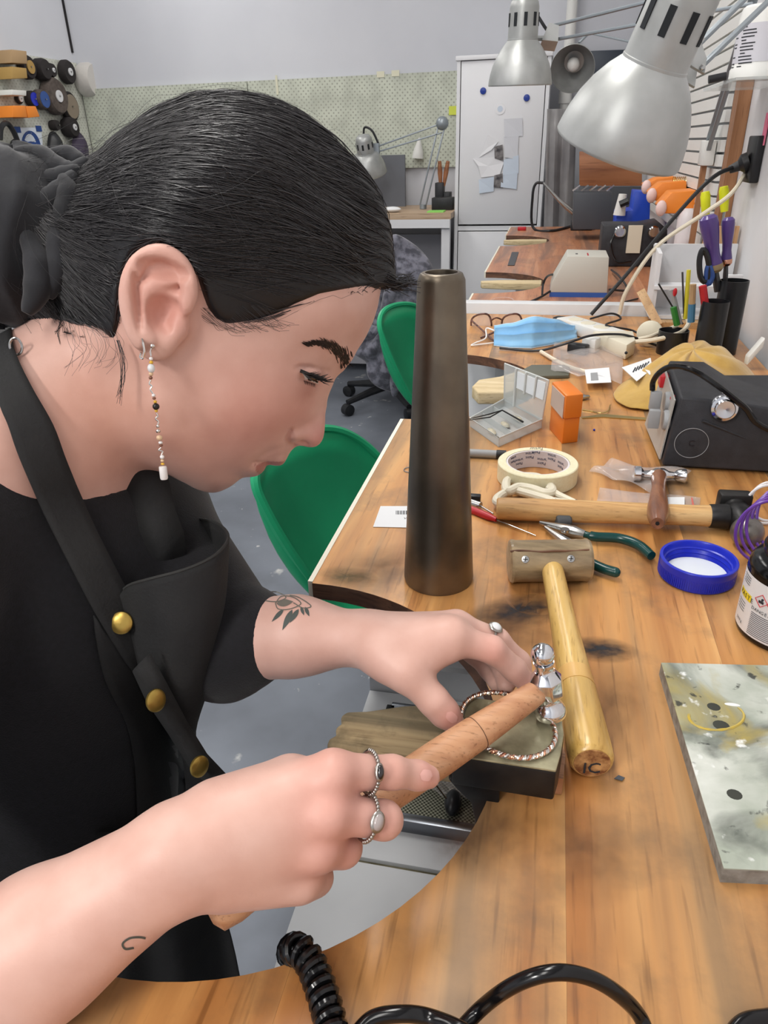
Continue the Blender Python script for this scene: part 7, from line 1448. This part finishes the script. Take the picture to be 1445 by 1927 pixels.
# ---------------------------------------------------------------- apron
mat('apron', (38, 38, 38), .85, col2=(30, 30, 31), scale=25, bump=.2, bscale=500); mat('apron_hem', (46, 46, 45), .85)
apron = MB(); 
def conform(rows_px, off, name, solid=.0016, m='apron', par=None, nd=None):
    nr, nc = len(rows_px), len(rows_px[0]); p = traced([q for r in rows_px for q in r], nd or ws, off); b = MB(); b.grid([p[i*nc:(i+1)*nc] for i in range(nr)]); return b.build(name, m, par, fixn=False, smooth=70, solid=solid)
Le = [(-40, 620), (-20, 700), (0, 765), (15, 800), (37, 862), (83, 966), (133, 1066), (179, 1153), (232, 1240), (266, 1284)]; Ri = [(20, 600), (26, 655), (60, 728), (100, 800), (126, 870), (170, 975), (214, 1064), (262, 1156), (281, 1196), (274, 1282)]
lc = bez([V(x, y, 0) for x, y in Le], 5); rc_ = bez([V(x, y, 0) for x, y in Ri], 5)
ap = conform([[(a.x+(b_.x-a.x)*t, a.y+(b_.y-a.y)*t) for t in (0, .2, .4, .6, .8, 1)] for a, b_ in zip(lc, rc_)], .0075, 'apron', .002, par=person)
B = [[(222, 1128, .474), (240, 1104, .464), (285, 1090, .452), (335, 1077, .450), (380, 1060, .456), (412, 1040, .466), (429, 1016, .484), (424, 998, .506), (405, 984, .528), (380, 978, .548), (345, 978, .572)],
     [(246, 1190, .476), (268, 1182, .468), (305, 1172, .457), (345, 1162, .456), (385, 1148, .462), (412, 1130, .473), (425, 1106, .492), (421, 1090, .515), (405, 1080, .54), (380, 1075, .56), (345, 1075, .58)],
     [(262, 1255, .480), (285, 1250, .472), (315, 1250, .466), (350, 1245, .468), (382, 1236, .474), (402, 1222, .486), (411, 1205, .503), (408, 1190, .525), (395, 1180, .545), (375, 1175, .565), (345, 1172, .585)],
     [(282, 1315, .484), (305, 1316, .481), (330, 1317, .480), (352, 1315, .483), (372, 1310, .490), (386, 1302, .50), (392, 1290, .515), (390, 1280, .53), (382, 1275, .55), (368, 1272, .57), (345, 1270, .59)],
     [(318, 1378, .498), (330, 1382, .496), (342, 1385, .497), (352, 1388, .50), (360, 1390, .506), (365, 1391, .514), (367, 1390, .524), (366, 1385, .538), (362, 1380, .555), (352, 1375, .575), (340, 1372, .59)],
     [(345, 1430, .508), (356, 1438, .507), (368, 1446, .508), (380, 1452, .511), (392, 1456, .516), (402, 1458, .523), (410, 1458, .532), (410, 1455, .545), (404, 1450, .56), (390, 1446, .578), (370, 1442, .595)],
     [(352, 1520, .525), (368, 1526, .523), (384, 1530, .524), (398, 1532, .527), (410, 1532, .533), (420, 1530, .54), (425, 1526, .55), (422, 1520, .562), (412, 1515, .576), (396, 1512, .59), (375, 1510, .605)]]
cols = [bez([AD(*r[j]) for r in B], 6) for j in range(11)]; rows = [bez([c[i] for c in cols], 4) for i in range(len(cols[0]))]
b = MB(); b.grid(rows); b.build('bib', 'apron', ap, fixn=False, smooth=70, solid=.0015)
b = MB(); b.tube([p+V(0, 0, .0004) for p in rows[0][3:]], .0011, 6); b.build('hem', 'apron_hem', ap)
Lp = [(176, 1158), (182, 1210), (200, 1285), (238, 1362), (254, 1440), (258, 1520), (258, 1620)]; Rp = [(235, 1236), (262, 1280), (290, 1330), (330, 1395), (368, 1452), (385, 1520), (400, 1620)]
lc = bez([V(x, y, 0) for x, y in Lp], 4); rc_ = bez([V(x, y, 0) for x, y in Rp], 4)
conform([[(a.x+(b_.x-a.x)*t, a.y+(b_.y-a.y)*t) for t in (0, .25, .5, .75, 1)] for a, b_ in zip(lc, rc_)], .005, 'side_panel', .0015, par=ap, nd=shirtN)
PL = [((250, 1262), (282, 1230), .452), ((276, 1318), (316, 1292), .466), ((318, 1380), (352, 1360), .482), ((356, 1440), (388, 1418), .494), ((392, 1478), (424, 1456), .504), ((420, 1505), (450, 1485), .515)]
b = MB(); b.grid([[AD(*a, z), AD((a[0]+c[0])/2, (a[1]+c[1])/2, z-.004), AD(*c, z+.002)] for a, c, z in PL]); b.build('placket', 'apron', ap, fixn=False, smooth=70, solid=.002)
SK = [((40, 1560), (395, 1560), .535, .60), ((20, 1690), (414, 1690), .55, .62), ((20, 1760), (437, 1760), .57, .635), ((30, 1835), (453, 1835), .585, .65), ((40, 2000), (480, 2000), .60, .68), ((60, 2150), (500, 2150), .62, .71)]
rows = []
for a, c, z0, z1 in SK:
    r = []
    for k in range(25):
        t = k/24; x = a[0]+(c[0]-a[0])*t; z = z0+(z1-z0)*t**2-.035*math.sin(math.pi*min(1, t*1.05))+.006*math.sin(t*22+a[1]*.004); r.append(AD(x, a[1], z))
    rows.append(r)
b = MB(); b.grid(rows); b.build('skirt', 'apron', ap, fixn=False, smooth=70, solid=.002, subd=1)
mat('antique_brass', (190, 160, 84), .34, .85, col2=(166, 138, 70), scale=60)
def button(px, py, z, nrm, r):
    c = AD(px, py, z); b = MB(); b.lathe(c, nrm, [(r*.9, -.001), (r, .0004), (r*.97, .0016), (r*.8, .0026), (r*.4, .0031), (0, .0032)], 28); b.build('snap_button', 'antique_brass', ap)
p, D = trace([(229, 1172)], ws); zb_ = (Vector(p[0])-CAM).dot(fw)-.0105
button(229, 1172, zb_, -fw+CR*.05, .0075); button(292, 1318, .458, (-fw*.55+CR*.8+CU*.1).normalized(), .0074); button(374, 1442, .486, (-fw*.6+CR*.75).normalized(), .0074)
p_ = traced([(30, 652)], ws, .009)[0]; b = MB(); b.tube([p_+HU*(.0035*math.cos(t))+HV*(.005*math.sin(t)) for t in np.linspace(0, 6.283, 25)[:-1]], .0008, 6, True); b.build('hook_ring', 'nickel', ap)
# far strap edge
b = MB(); b.grid([[AD(x0, y0, z), AD(x1, y1, z+.012)] for x0, y0, x1, y1, z in ((222, 868, 300, 862, .50), (240, 930, 318, 905, .500), (256, 1000, 330, 960, .498), (268, 1075, 345, 1000, .50), (272, 1100, 350, 1040, .505))]); b.build('strap', 'apron', ap, fixn=False, smooth=70, solid=.002)
# ---------------------------------------------------------------- scrunchie
mat('scrunchie', (23, 24, 28), .8, col2=(30, 31, 36), scale=40, bump=.5, bscale=55, sheen=.2)
b = MB(); c = AD(16, 448, .466); rows = []
for i in range(65):
    th = math.pi*i/64; row = []
    for j in range(96):
        a = 2*math.pi*j/96; g = a*5+1.6*math.sin(th*2.2)+th*2; f_ = 1+.050*(1-abs(math.sin(g)))**1.5*math.sin(th)*1.6-.04+.03*math.sin(a*3+th*4)+.02*math.sin(th*9+a*2)
        row.append(c+HU*(.053*math.sin(th)*math.cos(a)*f_+.010*math.cos(th))+HV*(.057*math.cos(th)*f_)+HN*(.046*math.sin(th)*math.sin(a)*f_))
    rows.append(row)
b.grid(rows, closed=True); b.build('scrunchie', 'scrunchie', person, smooth=80)
def ruffle(pts, z, w, n=10):
    cv = bez([AD(x, y, z) for x, y in pts], 8); b = MB(); m_ = len(cv)
    w *= .72
    b.tube(cv, [w*(.25+.75*math.sin(math.pi*min(1, (i+.6)/m_))**.7)*(1+.03*math.sin(i*.9)) for i in range(m_)], 14); b.build('fold', 'scrunchie', person)
ruffle([(30, 285), (75, 292), (110, 318), (140, 322), (165, 300)], .448, .010); ruffle([(85, 262+30), (125, 290), (150, 305), (168, 312)], .455, .008); ruffle([(60, 330), (95, 338), (125, 330), (150, 316)], .444, .009)
ruffle([(40, 370), (85, 380), (118, 360), (142, 325)], .440, .011); ruffle([(118, 330), (128, 360), (122, 400), (108, 440)], .438, .010); ruffle([(95, 400), (112, 450), (108, 510), (90, 560)], .440, .012); ruffle([(45, 430), (70, 490), (70, 545), (50, 590)], .436, .012)
# ---------------------------------------------------------------- earrings and rings
er = thing('dangle_earring', 'long beaded earring hanging from the ear lobe', 'earring', HP(308, 905, .088)); mat('bead_white', (236, 232, 230), .25); mat('bead_yellow', (226, 178, 60), .3); mat('bead_brown', (128, 84, 66), .35); mat('bead_dark', (40, 34, 30), .15); mat('bead_tan', (220, 188, 152), .35); mat('pearl', (224, 226, 228), .15)
def bd(px, py, r, m, sq=1.0): b = MB(); b.sphere(HP(px, py, .0885), mm(r, HP(px, py, .0885)), 14, 10, (1, sq, 1), HU, HV, HN); b.build('bead', m, er)
for x, y, r, m, sq in ((287, 651, 5, 'silver_wire', 1), (284, 675, 3.6, 'bead_white', 1), (284.5, 682, 3.8, 'bead_yellow', .9), (284.5, 693, 7, 'pearl', 1.25), (284, 704, 4.2, 'bead_tan', .9), (283.5, 711, 3.8, 'bead_brown', .9), (289, 744, 3.6, 'bead_white', .9), (290, 749.5, 3.6, 'bead_brown', .8), (292, 756, 3.4, 'bead_yellow', .9), (293.5, 765, 6.6, 'bead_dark', 1), (294, 773, 3.2, 'bead_yellow', .9), (297, 802, 3.4, 'silver_wire', 1), (297.5, 811, 4.6, 'silver_wire', .9), (300, 824, 5.8, 'bead_tan', .95), (302, 833, 4, 'bead_white', .8), (303, 838, 3.6, 'bead_brown', .7), (305, 860, 4.2, 'bead_white', 1), (305.5, 867, 3.6, 'bead_tan', .8), (306, 873, 3.6, 'bead_yellow', .7)): bd(x, y, r, m, sq)
for pts in (((285, 655), (283, 662), (284, 670)), ((284, 715), (281, 722), (286, 727), (283, 733), (288, 741)), ((294, 777), (297, 783), (293, 788), (298, 793), (297, 799)), ((303, 842), (299, 847), (306, 850), (304, 856))):
    b = MB(); b.tube(bez([HP(x, y, .0885) for x, y in pts], 5), .0005, 6); b.build('link', 'silver_wire', er)
b = MB(); a_, c_ = HP(306, 877, .0885), HP(309, 902, .0885); b.lathe(a_, c_-a_, [(0, 0), (.0022, .0003), (.0024, .001), (.0024, (c_-a_).length-.001), (.0020, (c_-a_).length), (0, (c_-a_).length)], 16); b.build('tube_bead', 'bead_white', er)
e = thing('hoop_earring', 'small silver hoop beside the beaded earring', 'earring', HP(268, 678, .086)); b = MB(); b.tube(bez([HP(266, 634, .0865), HP(270, 648, .089), HP(272, 662, .089), HP(269, 674, .088), HP(264, 672, .087), HP(266, 664, .088)], 6), .0007, 6); b.build('wire', 'silver_wire', e)
mat('stone_dark', (22, 18, 20), .08, spec=1.0); mat('stone_clear', (170, 160, 158), .08, spec=1.0); mat('silver_aged', (168, 164, 158), .3, 1.0)
def finger_ring(name, label, a, b_, t, R, stone, sz, view=None, beads=False):
    c = lerp(a, b_, t); axd = (b_-a).normalized(); n = (CAM-c); n = (n-axd*n.dot(axd)).normalized(); s_ = axd.cross(n); e = thing(name, label, 'ring', c)
    pts = [c+(n*math.cos(q_)+s_*math.sin(q_))*R for q_ in np.linspace(0, 6.283, 49)[:-1]]; b = MB(); b.tube(pts, .0009, 7, True); b.build('band', 'silver_aged', e)
    if beads:
        for k in range(-9, 10):
            if abs(k) < 2: continue
            q_ = k*.17; b = MB(); b.sphere(c+(n*math.cos(q_)+s_*math.sin(q_))*(R+.0004), .0012, 8, 6); b.build('bead', 'silver_aged', e)
    q_ = 0 if view is None else view; u_ = n*math.cos(q_)+s_*math.sin(q_); v_ = u_.cross(axd); p0 = c+u_*(R+.0006)
    b = MB(); b.sphere(p0, 1, 18, 8, (sz[0]*1.75, sz[1]*1.6, .0018), axd, v_, u_); b.build('bezel', 'silver_aged', e); b = MB(); b.sphere(p0+u_*.0006, 1, 18, 10, (sz[0]*1.3, sz[1]*1.25, .0022), axd, v_, u_); b.build('stone', stone, e)
    return e
finger_ring('silver_ring', 'silver ring with a dark stone on the index finger of the hammer hand', RM['i'], J(738, 1453, .380), .60, .0106, 'stone_dark', (.0016, .0030), beads=True)
finger_ring('silver_ring', 'silver ring with an oval clear stone on the middle finger', RM['m'], J(722, 1543, .372), .68, .0111, 'stone_clear', (.0024, .0034), view=.12, beads=True)
finger_ring('silver_ring', 'plain silver ring with a round setting on the far hand', LM['m'], J(934, 1206, .496), .80, .0104, 'pearl', (.0030, .0030), view=-.9)
# ------------------------------------------------------------------ tidy helper property
for o in bpy.data.objects:
    if '_w' in o: del o['_w']
